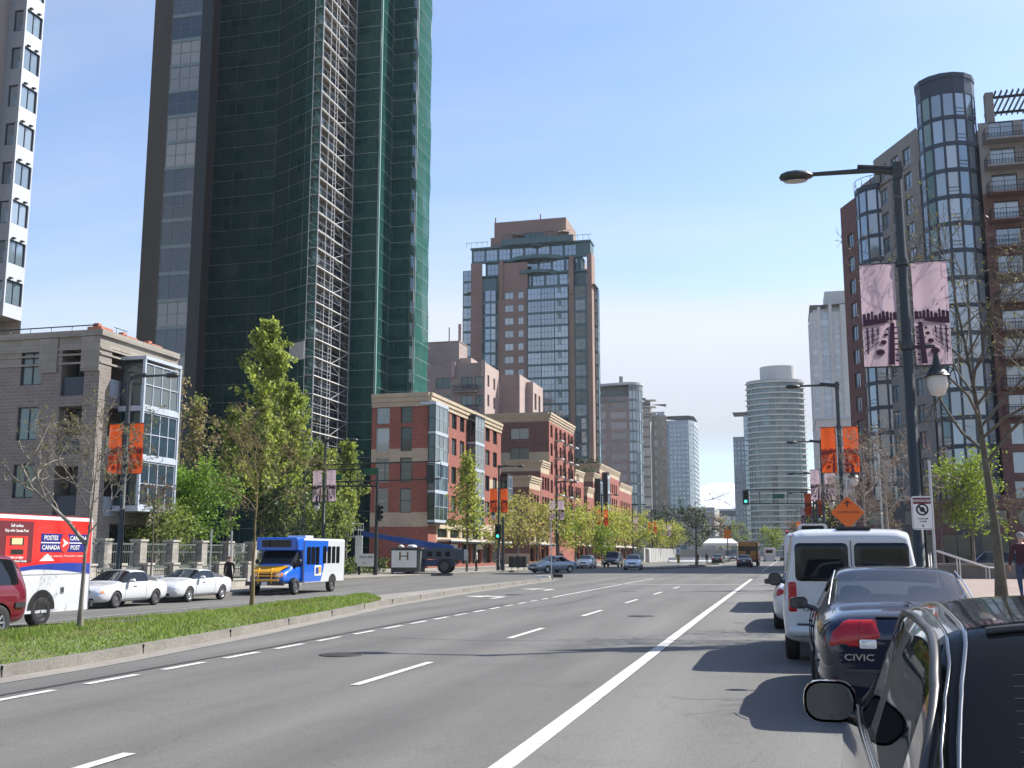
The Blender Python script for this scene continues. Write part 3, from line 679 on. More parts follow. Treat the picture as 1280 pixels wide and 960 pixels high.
B.facade((BX, 56.75), (BX, 58.5), -.3, 16.9, (), 0)
B.facade((-75, 50.5), (BX, 50.5), -.3, zt, (), 0); B.facade((-48.95, 58.5), (-75, 58.5), -.3, 16.9, (), 0); B.facade((-75, 58.5), (-75, 50.5), -.3, zt, (), 0)
flat(B.walls, [(BX, 56.75), (BX, 58.5), (-48.95, 58.5), (-48.95, 56.75)], 16.9, 0); flat(B.roof, [(-48.95, 50.5), (-48.95, 58.5), (-75, 58.5), (-75, 50.5)], zt, M_roofg)
B.done()
c = MB(M_black)
for z in fl:
    for y in (57.15, 57.95): c.box(-48.95, -48.78, y-.12, y+.12, z+2.52, z+2.6)
c.split('vent', B.root, True)

# ------------------------------------------------------------------ tower wrapped for repair
B = Bldg('apartment_tower', 'dark brown apartment tower wrapped in green netting and scaffolding', (-52, 108, -.2), group=None)
zt = 88; F = 2.75; fl = [1.5+F*i for i in range(31)]
M_net_wall = mat('dim_green_brown_concrete', (.16, .15, .125), .9, var=.15, scale=.2, streak=True)
B.walls.mats = [M_brown, M_net_wall, M_grfr, mat('dark_glass_slab', (.03, .035, .04), .4, var=.1), M_dkfr := mat('shade_dark_frame', (.024, .03, .03), .7, var=.1)]  # last one: near-black colour stands in for the shaded, netted bay side
ops = [(2.15, 5.55, z+.15, z+2.62, (3, 2, M_grfr, G_scaf), .1) for z in fl]
B.facade((-61.75, 90), (-54.9, 90), -.3, zt, ops, 0, mf=lambda u, z: 0 if u < 2.15 else (2 if u < 5.55 else 4), ub=(2.15, 5.55))
B.facade((-54.9, 90), (-56.4, 91.4), -.3, zt, (), 4); B.facade((-56.4, 91.4), (-57, 91.4), -.3, zt, (), 4); B.facade((-57, 91.4), (-64, 104.2), -.3, zt, (), 1)
B.facade((-61.75, 91), (-61.75, 90), -.3, zt, (), 0)
W = G_scaf
ops = [(u, u+w_, z+.8, z+2.1, (2, 1, M_grfr, W)) for z in fl for u, w_ in ((2.1, 2.2), (6.7, 1.9))]
B.facade((-63.2, 104.2), (-53.2, 104.2), -.3, zt, ops, 1)
d = Vector((-48.2+53.2, 100.4-104.2)); B.facade((-53.2, 104.2), (-48.2, 100.4), -.3, zt, [(2.2, 4.2, z+.8, z+2.1, (2, 1, M_grfr, W)) for z in fl], 1)
ops = [(u, u+2.3, z+.35, z+2.35, (2, 1, M_grfr, G_blue)) for z in fl for u in (.5, 3.3, 6.0)]
B.facade((-48.2, 100.4), (-48.2, 109.4), -.3, zt, ops, 3)
B.facade((-48.2, 109.4), (-45.0, 109.4), -.3, zt, [(.5, 2.5, z+.5, z+2.2, (2, 1, M_grfr, W)) for z in fl], 1)
B.facade((-45.0, 109.4), (-45.0, 113.3), -.3, zt, (), 1)
B.facade((-45.0, 113.3), (-41.8, 113.3), -.3, zt, [(.2, 2.9, z+.3, z+2.45, (3, 1, M_grfr, G_blue)) for z in fl], 3)
B.facade((-41.8, 113.3), (-41.8, 118), -.3, zt, [(.6, 3.6, z+.5, z+2.2, (2, 1, M_grfr, G_blue)) for z in fl], 1)
B.facade((-41.8, 118), (-61.75, 118), -.3, zt, (), 1); B.facade((-61.75, 118), (-61.75, 91), -.3, zt, (), 0)
flat(B.roof, [(-61.75, 90), (-54.9, 90), (-57, 91.4), (-64, 104.2), (-53.2, 104.2), (-48.2, 100.4), (-41.8, 113.3), (-41.8, 118), (-61.75, 118)], zt-.3, M_roofg)
B.done()
S = thing('scaffold', 'steel scaffold with torn open green debris netting around the dark tower', 'scaffold', (-47, 105, -.2)); zs_top = 86
NETm = netmat('green_debris_net', (.026, .108, .094), .64); NETs = netmat('green_debris_net_sunlit', (.04, .13, .112), .93)  # second net is a lighter copy for the sunny end panel, sunlight in its colour
def netpanel(P0, P1, z0, z1, m, sag=.12):
    b = MB(m); nx, nz = 8, int((z1-z0)/1.0); rr = random.Random(int(abs(P0[0]*7+P1[1]*3))); vs_ = []
    d = Vector((P1[0]-P0[0], P1[1]-P0[1])).normalized(); nn = Vector((d.y, -d.x))
    for j in range(nz+1):
        for i in range(nx+1):
            t = i/nx; z = z0+(z1-z0)*j/nz; k = sag*(noise.noise((t*3+P0[0], z*.35, P0[1]))*.7+.5*math.sin(z*PI/1.95)**2*math.sin(PI*t))
            vs_.append((P0[0]+(P1[0]-P0[0])*t+nn.x*k, P0[1]+(P1[1]-P0[1])*t+nn.y*k, z))
    b.faces(vs_, [(j*(nx+1)+i, j*(nx+1)+i+1, (j+1)*(nx+1)+i+1, (j+1)*(nx+1)+i) for j in range(nz) for i in range(nx)], 0, True)
    return b.build('net', S, True)
RUN = [((-61.9, 102.9), (-54.2, 102.9)), ((-54.2, 102.9), (-46.9, 99)), ((-46.9, 108.2), (-43.7, 108.2)), ((-43.7, 108.2), (-43.7, 112)), ((-43.7, 112), (-40.6, 112)), ((-40.6, 112), (-40.6, 117))]
for i, (a, c) in enumerate(RUN): netpanel(a, c, .2, zs_top, NETs if i in (5,) else NETm, .3 if i == 5 else .18)
M_tube = mat('scaffold_tube', (.50, .50, .50), .4, .2, var=.2, scale=4); M_plank = mat('scaffold_plank', (.20, .18, .15), .9, var=.3, scale=1.5)
tb = MB(mat('white_toe_board', (.62, .62, .60), .7, var=.2)); po, le, br, pl = MB(M_tube), MB(M_tube), MB(M_tube), MB(M_plank)
LZ = [.3+1.95*i for i in range(44)]
for (a, c) in [r for r in RUN]:
    k = max(1, round(math.hypot(c[0]-a[0], c[1]-a[1])/2.6)); d = Vector((c[0]-a[0], c[1]-a[1])).normalized(); nn = Vector((d.y, -d.x))*-.12
    for i in range(k+1):
        x, y = a[0]+(c[0]-a[0])*i/k+nn.x, a[1]+(c[1]-a[1])*i/k+nn.y; po.tube([(x, y, 0), (x, y, zs_top)], .05, 4, cap=False)
    for z in LZ[::1]:
        le.tube([(a[0]-nn.x*2.2, a[1]-nn.y*2.2, z), (c[0]-nn.x*2.2, c[1]-nn.y*2.2, z)], .022, 4, cap=False)
# bare bay with the netting off, facing the street
a, c = (-46.9, 99.1), (-46.9, 108.1)
for row, X_ in enumerate((-46.9, -47.9)):
    for y in (99.1, 101.2, 102.6, 103.3, 105.6, 108.1): po.tube([(X_, y, 0), (X_, y, zs_top)], .045, 5, cap=False)
    for j, z in enumerate(LZ):
        le.tube([(X_, 99.1, z), (X_, 108.1, z)], 0.045 if row == 0 else .03, 4, cap=False); le.tube([(X_, 99.1, z+.95), (X_, 108.1, z+.95)], .03, 4, cap=False)
for j, z in enumerate(LZ):
    for y in (99.1, 102.6, 105.6, 108.1): le.tube([(-46.9, y, z), (-47.9, y, z)], .04, 4, cap=False)
    tb.box(-46.86, -46.80, 99.1, 108.1, z-.03, z+.06); pl.box(-47.85, -47.1, 99.1, 108.1, z+.05, z+.1)
    if j % 2: br.tube([(-46.85, 103.3, z), (-46.85, 108.1, z+1.95)], .03, 4, cap=False)
    else: br.tube([(-46.85, 108.1, z), (-46.85, 103.3, z+1.95)], .03, 4, cap=False)
    for k in range(7): br.tube([(-47.86, 99.2, z+.28*k), (-47.86, 99.9, z+.28*k)], .02, 3, cap=False)   # ladder rungs
for y in (102.75, 103.15):
    for z in LZ:
        for k in range(4): le.tube([(-46.88, 102.6, z+.48*k), (-46.88, 103.3, z+.48*(k+.5))], .022, 3, cap=False)
    break
po.build('pole', S, True); le.build('ledger', S, True); br.build('brace', S, True); pl.build('plank', S, True); tb.build('toe_board', S, True)
b = MB(mat('net_fold_rope', (.30, .52, .46), .7, var=.1)); b.tube([(-43.62, 108.12, .2), (-43.62, 108.12, zs_top)], .09, 5); b.build('net_edge', S, True)
b = MB(mat('pale_tarpaulin', (.5, .5, .48), .8, var=.15)); plate(b, rrect(2.6, 1.9, .05), Matrix.Translation((-48.6, 98.7, 22.3)) @ Matrix.Rotation(-.5, 4, 'Z'), .05); b.build('tarpaulin', S, True)

# ------------------------------------------------------------------ red brick mid-rises along the left pavement
def cornice(B, P0, P1, z, k=.25, m=None, h=.9):
    d = Vector((P1[0]-P0[0], P1[1]-P0[1])); l = d.length; d.normalize()
    for z0, z1, kk in ((z-h, z-h*.62, k*.35), (z-h*.62, z-h*.25, k*.7), (z-h*.25, z+.06, k)):
        P = (P0[0]+d.y*kk-d.x*kk*0, P0[1]-d.x*kk); B.trim.obox((P[0], P[1]), (d.x, d.y), l, kk-.002, z0, z1, m or M_tan)
def balcony(B, x0, x1, y0, y1, z, name='balcony', rail=M_black, slab=M_lgrey, h=1.05, bars=True):
    b = MB(slab, rail); b.box(x0, x1, y0, y1, z-.16, z, 0)
    for (a, c) in (((x0, y0), (x1, y0)), ((x1, y0), (x1, y1)), ((x1, y1), (x0, y1)), ((x0, y1), (x0, y0))):
        b.tube([(a[0], a[1], z+h), (c[0], c[1], z+h)], .03, 4, 1); b.tube([(a[0], a[1], z+.12), (c[0], c[1], z+.12)], .02, 4, 1)
        k = max(1, int(math.hypot(c[0]-a[0], c[1]-a[1])/.28))
        for i in range(k): b.tube([(a[0]+(c[0]-a[0])*i/k, a[1]+(c[1]-a[1])*i/k, z), (a[0]+(c[0]-a[0])*i/k, a[1]+(c[1]-a[1])*i/k, z+h)], .018, 3, 1, cap=False)
    b.build(name, B.root, True)
def shopfront(B, y0, y1, x, n, z0=0, zt=4.3):
    """glazed shops with stone piers, white cornice band and a thin canopy"""
    w_ = (y1-y0)/n; ops = [(w_*i+.45, w_*(i+1)-.45, z0+.5, z0+2.7, (2, 1, M_black, G_store), .3) for i in range(n)]+[(w_*i+.45, w_*(i+1)-.45, z0+3.2, z0+4.1, (3, 1, M_black, G_store), .25) for i in range(n)]
    B.facade((x, y0), (x, y1), z0-.3, zt, ops, 1, mf=lambda u, z: 2 if z > z0+2.75 else 1, zb=(z0+2.75,))
    B.trim.box(x, x+1.5, y0+.3, y1-.3, z0+2.82, z0+2.98, M_lgrey); B.trim.box(x+1.2, x+1.52, y0+.3, y1-.3, z0+2.6, z0+2.82, M_black)
RX = -34
B = Bldg('apartment_building', 'five storey red brick corner building with glazed corner bays behind the blue boom lift', (-38, 112, 0), near=True)
B.walls.mats = [M_rbrick, M_rbrick, M_tan, M_dbrick, M_black]
Ya, Yb, ZT = 98.7, 126, 17.4; fz = [5.2, 8.25, 11.3, 14.1]
band = lambda z: z > 16.2 or 11.0 < z < 12.1 or 4.3 < z < 5.1
mf = lambda u, z: 2 if (z > 16.3 or (u > 21 and 9.1 < z < 10.3) or 4.2 < z < 4.9) else 0
wst = (2, 1, M_blfr, G_low)
ops = []
for u0, u1 in ((4.6, 6.4), (7.3, 9.0), (10.2, 11.8), (17.3, 19.2), (20.3, 22.1), (23.6, 25.4)): ops += [(u0, u1, z+.6, z+2.4, wst) for z in fz]
B.facade((RX, Ya), (RX, Yb), 4.3, ZT, ops, 0, .22, mf, zb=(16.3, 4.9, 9.1, 10.3), ub=(21,))
shopfront(B, Ya+2.5, Yb, RX, 6)
B.facade((RX, Ya), (RX, Ya+2.5), -.3, 4.3, (), 0)
mfs = lambda u, z: 2 if (z > 16.3 or (10.6 < z < 11.9) or 4.2 < z < 5.6) else 0
ops = [(f1, f2, z+.35, z+2.75, (1, 2, M_whfr if f1 < 2 else M_blfr, G_bay if f1 < 2 else G_low)) for z in fz for f1, f2 in ((.5, 1.9), (3.1, 4.3))]
B.facade((-40.1, Ya), (RX, Ya), -.3, ZT, ops, 0, .2, mfs, zb=(16.3, 10.6, 11.9, 4.2, 5.6))
B.facade((RX, Yb), (-40.1, Yb), -.3, ZT, (), 0, mf=mfs, zb=(16.3,)); B.facade((-40.1, Yb), (-40.1, Ya), -.3, ZT, (), 0)
flat(B.roof, [(RX, Ya), (RX, Yb), (-40.1, Yb), (-40.1, Ya)], ZT-.2, M_roofg)
cornice(B, (-40.1, Ya), (RX, Ya), ZT, .3, h=1.3); cornice(B, (RX, Ya), (RX, Yb), ZT, .3, h=1.1)
bay = MB(M_whfr, M_black)
for yb, z0, z1, ln, pr in ((Ya-.25, 4.6, 16.2, 4.0, .75), (Ya+13.1, 4.6, 16.6, 3.6, .9), (Yb-.2, 4.8, 11.0, 2.3, .9)):
    x1 = RX+pr; n = 4 if z1 > 12 else 2
    bay.box(RX-(.9 if yb < Ya else 0), x1+.04, yb-.04, yb+ln+.04, z1, z1+.3, 1 if yb > Ya+1 else 0); bay.box(RX+.01, x1, yb, yb+ln, z0-.15, z0, 1)
    for z in steps(z0, z1, n):
        h = (z1-z0)/n; bay.box(RX+.01, x1+.03, yb-.03, yb+ln+.03, z, z+.22, 0)
        B.win((x1, yb), (0, 1), ln/2, ln, z+.22, h-.22, (3, 2, M_whfr, G_bay), 0); B.win((RX, yb), (1, 0), pr/2, pr, z+.22, h-.22, (1, 2, M_black, G_low), 0)
        B.win((x1, yb+ln), (-1, 0), pr/2, pr, z+.22, h-.22, (1, 2, M_black, G_low), 0)
bay.split('bay_frame', B.root, True)
sg = MB(M_white2 := mat('white_sign_board', (.72, .72, .70), .5, var=.05)); 
for y in (104.5, 113.8): sg.box(RX+.45, RX+.5, y, y+2.4, 2.05, 2.55)
sg.split('sign', B.root, True)
B.done()

B = Bldg('apartment_building', 'seven storey red brick building with rows of small black balconies and stepped lower wings', (-38, 160, 0), near=True)
B.walls.mats = [M_rbrick, M_rbrick, M_tan, M_dbrick]  # dark brick goes on the shade sides, their shade put into the colour
Ya, Yb, ZT = 153.6, 172.6, 22.5
mf = lambda u, z: 2 if z > 21.2 else 0
fz = [4.6+2.78*i for i in range(6)]
B.facade((RX, Ya), (RX, Yb), -.3, ZT, [(u, u+1.5, z+.4, z+2.3, wst, .35) for z in fz for u in (1.0, 4.4, 7.6, 11.0, 14.2, 16.8)], 0, .25, mf, zb=(21.2,))
mfs = lambda u, z: 2 if (z > 21.2 or 15.1 < z < 16.6) else 3
B.facade((-46, Ya), (RX, Ya), -.3, ZT, [(6.0, 8.9, z, z+1.7, (2, 1, M_blfr, G_bay)) for z in (18.6, 17.0-1.4, 13.2)], 3, .2, mfs, zb=(21.2, 15.1, 16.6))
B.facade((RX, Yb), (-46, Yb), -.3, ZT, (), 3); B.facade((-46, Yb), (-46, Ya), -.3, ZT, (), 3)
flat(B.roof, [(RX, Ya), (RX, Yb), (-46, Yb), (-46, Ya)], ZT-.2, M_roofg)
cornice(B, (-46, Ya), (RX, Ya), ZT, .35, h=1.1); cornice(B, (RX, Ya), (RX, Yb), ZT, .35, h=1.0)
for y0, y1, z1, dx in ((147.8, 153.4, 14.6, 1.2), (140.9, 147.6, 11.9, .4), (172.8, 181, 15.2, .9)):    # lower stepped wings
    x = RX+.02
    B.facade((x, y0), (x, y1), 3.9, z1, [(u, u+1.35, z, z+1.9, wst, .3) for z in [4.9+2.9*i for i in range(int((z1-5)/2.9))] for u in (.8, 2.6, 4.3)], 0, .25, lambda u, z: 2 if z > z1-1.5 else 0, zb=(z1-1.5,))
    shopfront(B, y0, y1, x, 2, 0, 3.9)
    B.facade((-45, y0), (x, y0), -.3, z1, (), 3, mf=lambda u, z: 2 if (z > z1-1.3 or z < 1.6) else 3, zb=(z1-1.3, 1.6)); B.facade((x, y1), (-45, y1), 0, z1, (), 3)
    flat(B.roof, [(x, y0), (x, y1), (-45, y1), (-45, y0)], z1-.1, M_roofg); cornice(B, (x, y0), (x, y1), z1+.2, .3, h=.8); cornice(B, (-45, y0), (x, y0), z1+.2, .3, h=.6)
for i, z in enumerate(fz):
    for u in (4.1, 10.6, 15.6): balcony(B, RX+.02, RX+1.1, Ya+u, Ya+u+2.1, z+.3)
B.done()

B = Bldg('apartment_building', 'low red brick building with dark glazed bays and planted roof terrace beside street trees', (-38, 205, 0))
B.walls.mats = [M_rbrick, M_rbrick, M_tan, M_dbrick]  # walls turned from the sun get darker brick, shade worked into the colour
for y0, y1, z1 in ((184.5, 190.5, 13.0), (190.6, 197.5, 16.0), (197.6, 222, 18.2), (222.1, 240, 16.2)):
    B.facade((RX, y0), (RX, y1), 3.9, z1, [(u, u+1.5, z, z+1.9, wst, .3) for z in [4.9+2.9*i for i in range(int((z1-5)/2.9))] for u in [1+2.6*k for k in range(int((y1-y0-1.5)/2.6))]], 0, .25, lambda u, z: 2 if z > z1-1.5 else 0, zb=(z1-1.5,))
    shopfront(B, y0, y1, RX, 2 if y1-y0 < 10 else 5, 0, 3.9)
    B.facade((-46, y0), (RX, y0), -.3, z1, (), 3, mf=lambda u, z: 2 if z > z1-1.4 else 3, zb=(z1-1.4,)); B.facade((RX, y1), (-46, y1), 0, z1, (), 3)
    flat(B.roof, [(RX, y0), (RX, y1), (-46, y1), (-46, y0)], z1-.1, M_roofg); cornice(B, (RX, y0), (RX, y1), z1+.2, .3, h=.8); cornice(B, (-46, y0), (RX, y0), z1+.2, .3, h=.6)
bay = MB(M_black, M_whfr)
for y, z1 in ((192.2, 15.2), (200.5, 17.0)):
    bay.box(RX+.01, RX+1.0, y, y+2.6, 5, z1, 0); bay.box(RX+1.0, RX+1.05, y+.1, y+2.5, 5.1, z1-.6, 1)
    for z in steps(5.2, z1-.6, 4): B.win((RX+1.05, y), (0, 1), 1.3, 2.2, z, 2.2, (2, 2, M_whfr, G_bay), .05)
bay.split('bay_frame', B.root, True); B.done()
b = MB(leafmat('roof_shrub_leaves', (.04, .06, .022), .4), M_conc); rr = random.Random(8)
for k in range(700):
    x, y = rr.uniform(-42, RX-.3), rr.choice([rr.uniform(191, 197), rr.uniform(197.7, 199)]); z = (16.0 if y < 197.5 else 18.2)+rr.random()**2*1.4
    q = Vector((rr.gauss(0, 1), rr.gauss(0, 1), rr.gauss(0, 1))).normalized()*.22; t = q.cross(Vector((rr.gauss(0, 1), rr.gauss(0, 1), 1))).normalized()*.18
    p = Vector((x, y, z)); b.face([p-q, p+t, p+q, p-t], 0)
tag(b.build('shrub', B.root, True), kind='stuff')

# ------------------------------------------------------------------ pinkish mid-rise behind
B = Bldg('apartment_building', 'stepped mauve and pink stucco mid-rise behind the red brick buildings', (-55, 180, 0))
B.walls.mats = [M_pinkd, M_pink]
fz = [18+2.8*i for i in range(6)]; wp = (2, 1, M_blfr, G_low)
B.facade((-75, 171), (-49, 171), -.2, 33.9, [(u, u+w_, z, z+1.9, wp) for z in (29.6, 26.4, 23.2, 20, 17) for u, w_ in ((12.6, 2), (17.2, 2.6), (21.8, 2.0), (24.3, 1.3))], 0)
B.facade((-49, 171), (-49, 180), -.2, 33.9, [(u, u+1.2, z, z+2.0, wp, .5) for z in (30.0, 26.6, 23.2, 20) for u in (1.6, 5.4)], 1)
B.facade((-49, 180), (-75, 180), -.2, 33.9, (), 0)
B.facade((-48.6, 180.2), (-45.2, 180.2), -.2, 33.2, (), 0); B.facade((-45.2, 180.2), (-45.2, 190), -.2, 33.2, (), 1)
B.facade((-54, 185), (-43.9, 185), -.2, 32.5, [(u, u+1.4, z, z+1.9, wp) for z in (28.4, 24.6) for u in (5.5,)], 1)
B.facade((-43.9, 185), (-43.9, 193), -.2, 32.5, [(u, u+1.6, z, z+3.0, wp, .4) for z in (27.6, 23) for u in (1.2, 4.4)], 1)
flat(B.roof, [(-75, 171), (-49, 171), (-49, 180), (-75, 180)], 33.7, M_roofg); flat(B.roof, [(-54, 185), (-43.9, 185), (-43.9, 193), (-54, 193)], 32.3, M_roofg)
B.walls.box(-75, -54.6, 174, 179, 33.7, 38.4, 0); B.walls.box(-54.5, -52.4, 174, 178, 33.7, 35.4, 1); B.trim.box(-75, -54.5, 173.9, 179.1, 38.4, 38.55, M_pinkd)
B.trim.box(-57.2, -57.0, 176, 176.2, 38.5, 41.5, M_mgrey); B.trim.box(-55.4, -54.9, 176, 176.4, 38.5, 42, M_pink)
for x in (-61.2, -55.0, -49.6): B.trim.prism([(x, 171-.01), (x+.1, 170.3), (x+.75, 170.6), (x+.7, 170.99)], 31.4, 34.2, M_pink)
for z in (28.9, 25.5, 22.2): balcony(B, -54.4, -50.2, 169.7, 170.98, z, slab=M_pinkd)
B.done()

# ------------------------------------------------------------------ brick and blue glass tower
B = Bldg('apartment_tower', 'brown brick and blue green glass tower with stepped penthouse terraces', (-52, 220, 0))
B.walls.mats = [M_bglass_br, M_teal, M_teal]
YF = 212; F = 2.78; fl = [7+F*i for i in range(18)]; topz = 57.2
xs_ = [-66.4, -64.0, -61.4, -57.9, -56.9, -51.4, -42.6, -41.4, -37.9]
gl = lambda nx, nz: (nx, nz, M_teal, G_blue)
def seg(x0, x1, ops, m, y=YF, z1=topz, z0=0): B.facade((x0, y), (x1, y), z0, z1, ops, m, .12)
seg(-64.0, -61.4, (), 0, z1=63.5)
P = [(-61.4, YF), (-60.6, YF-.9), (-59.2, YF-1.1), (-58.2, YF-.6), (-57.9, YF)]     # glazed bow beside the pier
for a, c in zip(P, P[1:]):
    ln = math.hypot(c[0]-a[0], c[1]-a[1]); B.facade(a, c, 0, topz+2.4, [(.05, ln-.05, z+.35, z+F-.05, gl(1, 2)) for z in fl], 1, .05)
seg(-57.9, -51.4, [(u, u+w_, z+.8, z+2.3, (2, 1, M_grfr, G_cyl)) for z in fl for u, w_ in ((1.5, 1.9), (4.4, 1.2))], 0, z1=63)
seg(-51.4, -42.6, [(u, u+2.85, z+.3, z+F-.05, gl(4, 2)) for z in fl for u in (.05, 2.95, 5.85)], 1, YF-.25)
seg(-42.6, -41.4, (), 0, z1=63)
seg(-41.4, -38.6, [(.15, 2.4, z+.3, z+F-.1, gl(2, 2)) for z in fl], 1, YF+.1)
seg(-38.6, -37.6, (), 0, YF, 64)
B.facade((-37.6, YF), (-37.6, YF+4), 0, 64, (), 0)
B.facade((-37.6, YF+3), (-36.9, YF+3), 0, 56, [(.05, .65, z+.3, z+F-.1, gl(1, 2)) for z in fl], 1, .05); B.facade((-36.9, YF+3), (-36.9, YF+5), 0, 56, [(.1, 1.9, z+.3, z+F-.1, gl(1, 2)) for z in fl], 1, .05)
B.facade((-66.4, YF+2), (-64.0, YF+2), 0, 62, [(.1, 2.3, z+.3, z+F-.1, gl(2, 2)) for z in fl+[fl[-1]+F, fl[-1]+2*F]], 1, .05)
B.facade((-36.9, YF+5), (-40, YF+5), 0, 56, (), 0); B.facade((-40, YF+5), (-42, YF+22), 0, 64, (), 0); B.facade((-42, YF+22), (-66.4, YF+22), 0, 60, (), 0); B.facade((-66.4, YF+22), (-66.4, YF+2), 0, 62, (), 1)
B.walls.box(-51.45, -51.35, YF-.3, YF, 0, topz, 1); 
flat(B.roof, [(-66.4, YF+2), (-64, YF), (-36.9, YF), (-36.9, YF+5), (-40, YF+5), (-42, YF+22), (-66.4, YF+22)], topz+.05, M_roofg)
# stepped crown: three glazed storeys set back behind teal terraces, brick penthouse on top
for k, (x0, x1, y, z0, z1) in enumerate(((-62.5, -39.0, YF+.9, topz, topz+3.2), (-61.2, -40.2, YF+1.7, topz+3.2, topz+6.6), (-64.5, -38.2, YF+2.2, topz+6.6, topz+10.0))):
    B.facade((x0, y), (x1, y), z0, z1, [(u, u+2.5, z0+.6, z1-.35, gl(3, 2)) for u in [.4+2.9*i for i in range(int((x1-x0-.6)/2.9))]], 1, .1)
    B.facade((x1, y), (x1, YF+6), z0, z1, (), 1); B.facade((x0, YF+6), (x0, y), z0, z1, (), 1)
    B.trim.box(x0-.2, x1+.2, y-.45, YF+6, z1-.1, z1+.25, M_teal)
B.trim.prism([(-54.5, YF+1.5), (-53, YF-.2), (-50, YF-.9), (-47, YF-.2), (-45.5, YF+1.5)], topz+3.2, topz+3.9, M_teal)
B.trim.prism([(-55.5, YF+1.5), (-53.5, YF-.1), (-50, YF-.8), (-46.5, YF-.1), (-44.5, YF+1.5)], topz+6.4, topz+7.2, M_teal)
B.trim.prism([(-52, YF+2.5), (-50, YF+.6), (-48, YF+2.5)], topz+9.6, topz+10.2, M_teal)
B.trim.box(-57.4, -41.6, YF+.6, YF+.9, topz+10.0, topz+11.3, M_teal)
for x in (-57.5, -42.3): B.trim.box(x, x+.7, YF-.3, YF+1, topz-2, topz+6.4, M_bglass_br)
B.walls.box(-59.6, -43.6, YF+3, YF+14, topz+10, topz+16.0, 0); B.walls.box(-60.4, -43.0, YF+2.9, YF+14, topz+10, topz+12.6, 0)
for x in (-59.4, -49.3): B.trim.box(x-.12, x+.12, YF+3.2, YF+3.5, topz+16, topz+17.2, M_bglass_br)
B.trim.box(-53, -48.6, YF+2.6, YF+2.9, topz+10.2, topz+12.9, M_teal)
B.done()
c = MB(M_black)
for x0, x1, y, z in ((-65.5, -60.5, YF+1.4, topz+10.3), (-42, -37.6, YF+1.4, topz+10.3), (-57, -42, YF+.6, topz+11.3)):
    c.tube([(x0, y, z+1), (x1, y, z+1)], .05, 4)
    for i in range(int((x1-x0)/1.2)+1): c.tube([(x0+1.2*i, y, z), (x0+1.2*i, y, z+1)], .04, 3)
c.split('railing', B.root, True)
for x in (-54.2, -44.2):
    b = MB(M_cream := mat('cream_canvas', (.72, .62, .48), .8, var=.05), M_galv); b.tube([(0, 0, 0), (0, 0, 2.4)], .04, 5, 1); b.lathe([(1.5, 2.0), (.8, 2.3), (.05, 2.6)], 8, 0)
    o = b.build('parasol'); o.location = (x, YF+2.6, topz+10.4)
    tag(o, 'small cream parasol on the penthouse terrace, %s one' % ('left' if x < -50 else 'right'), 'parasol', 'parasols on the tower terrace')

# ------------------------------------------------------------------ towers further up the left side
def far_tower(name, label, base, segs, z1, F, wst, mw, mwall2=None, h=1.7, step=2.6, ww=2.0, sill=.7, z0=0, roofpoly=None, frac=None, group=None):
    B = Bldg(name, label, base, group=group); B.walls.mats = [mw, mwall2 or mw]
    for a, c, zt_, kind in segs:
        ln = math.hypot(c[0]-a[0], c[1]-a[1]); fl = [z0+3+F*i for i in range(int((zt_-z0-3.6)/F))]
        if kind == 'wall': ops = ()
        elif kind == 'glass':
            n_ = max(1, round(ln/1.5)); ops = [(.06, ln-.06, z+.35, z+F-.12, (n_, 1, wst[2], wst[3])) for z in fl]
        else:
            n_ = max(1, int(ln/step)); w_ = ln/n_; ops = [(w_*i+(w_-ww)/2, w_*i+(w_+ww)/2, z+sill, z+sill+h, wst) for z in fl for i in range(n_)]
        B.facade(a, c, z0-.2, zt_, ops, 1 if kind == 'glass' else 0, .12)
    flat(B.roof, roofpoly or [s[0] for s in segs], max(s[2] for s in segs)-.2, M_roofg)
    return B
P = [(-40.6+3.4*math.sin(a), 287.4-3.4*math.cos(a)) for a in [i*PI/10 for i in range(6)]]
segs = [((-52, 284), (-40.6, 284), 44, 'win')]+[(P[i], P[i+1], 47.2, 'glass') for i in range(5)]+[((-37.2, 287.4), (-37.6, 290), 46, 'glass'), ((-37.6, 290), (-52, 298), 46, 'wall'), ((-52, 298), (-52, 284), 44, 'wall')]
B = far_tower('apartment_tower', 'taupe apartment tower with rounded glass corner behind the street trees', (-44, 292, 0), segs, 47, 2.85, (3, 1, M_grfr, G_cyl), M_pinkd, M_grfr, h=2.0, step=5.6, ww=4.5)
B.walls.box(-52, -41, 286, 292, 44, 48.0, 1); B.trim.prism([(-50, 285.5)]+[(-40.9+3.9*math.sin(a), 287.6-3.9*math.cos(a)) for a in [i*PI/10 for i in range(6)]]+[(-37.4, 290), (-50, 293)], 47.2, 47.9, M_lgrey)
B.trim.box(-44, -43, 290, 291, 48, 50.6, M_mgrey); B.trim.box(-52, -41, 283.5, 283.98, 42.6, 43.0, M_grfr); B.done()
segs = [((-39.5, 300), (-36.8, 300), 44.5, 'glass'), ((-36.8, 300), (-36.8, 304), 44.5, 'wall'), ((-36.8, 304), (-32.6, 304), 41, 'win'), ((-32.6, 304), (-33.2, 310), 41, 'glass'), ((-33.2, 310), (-42, 310), 41, 'wall')]
B = far_tower('apartment_tower', 'slim grey brown tower with white projecting balconies beyond the rounded glass corner', (-36, 310, 0), segs, 44, 2.85, (2, 1, M_grfr, G_far), mat('olive_concrete', (.34, .32, .28), .9, var=.1), M_grfr, step=1.4, ww=1.0)
for i in range(3): B.trim.box(-38.6, -35.0, 298.6, 302, 41.0+i*1.9, 41.2+i*1.9, M_lgrey)
B.trim.box(-40.2, -37.8, 298.4, 302, 45.2, 45.5, M_grfr); B.done()
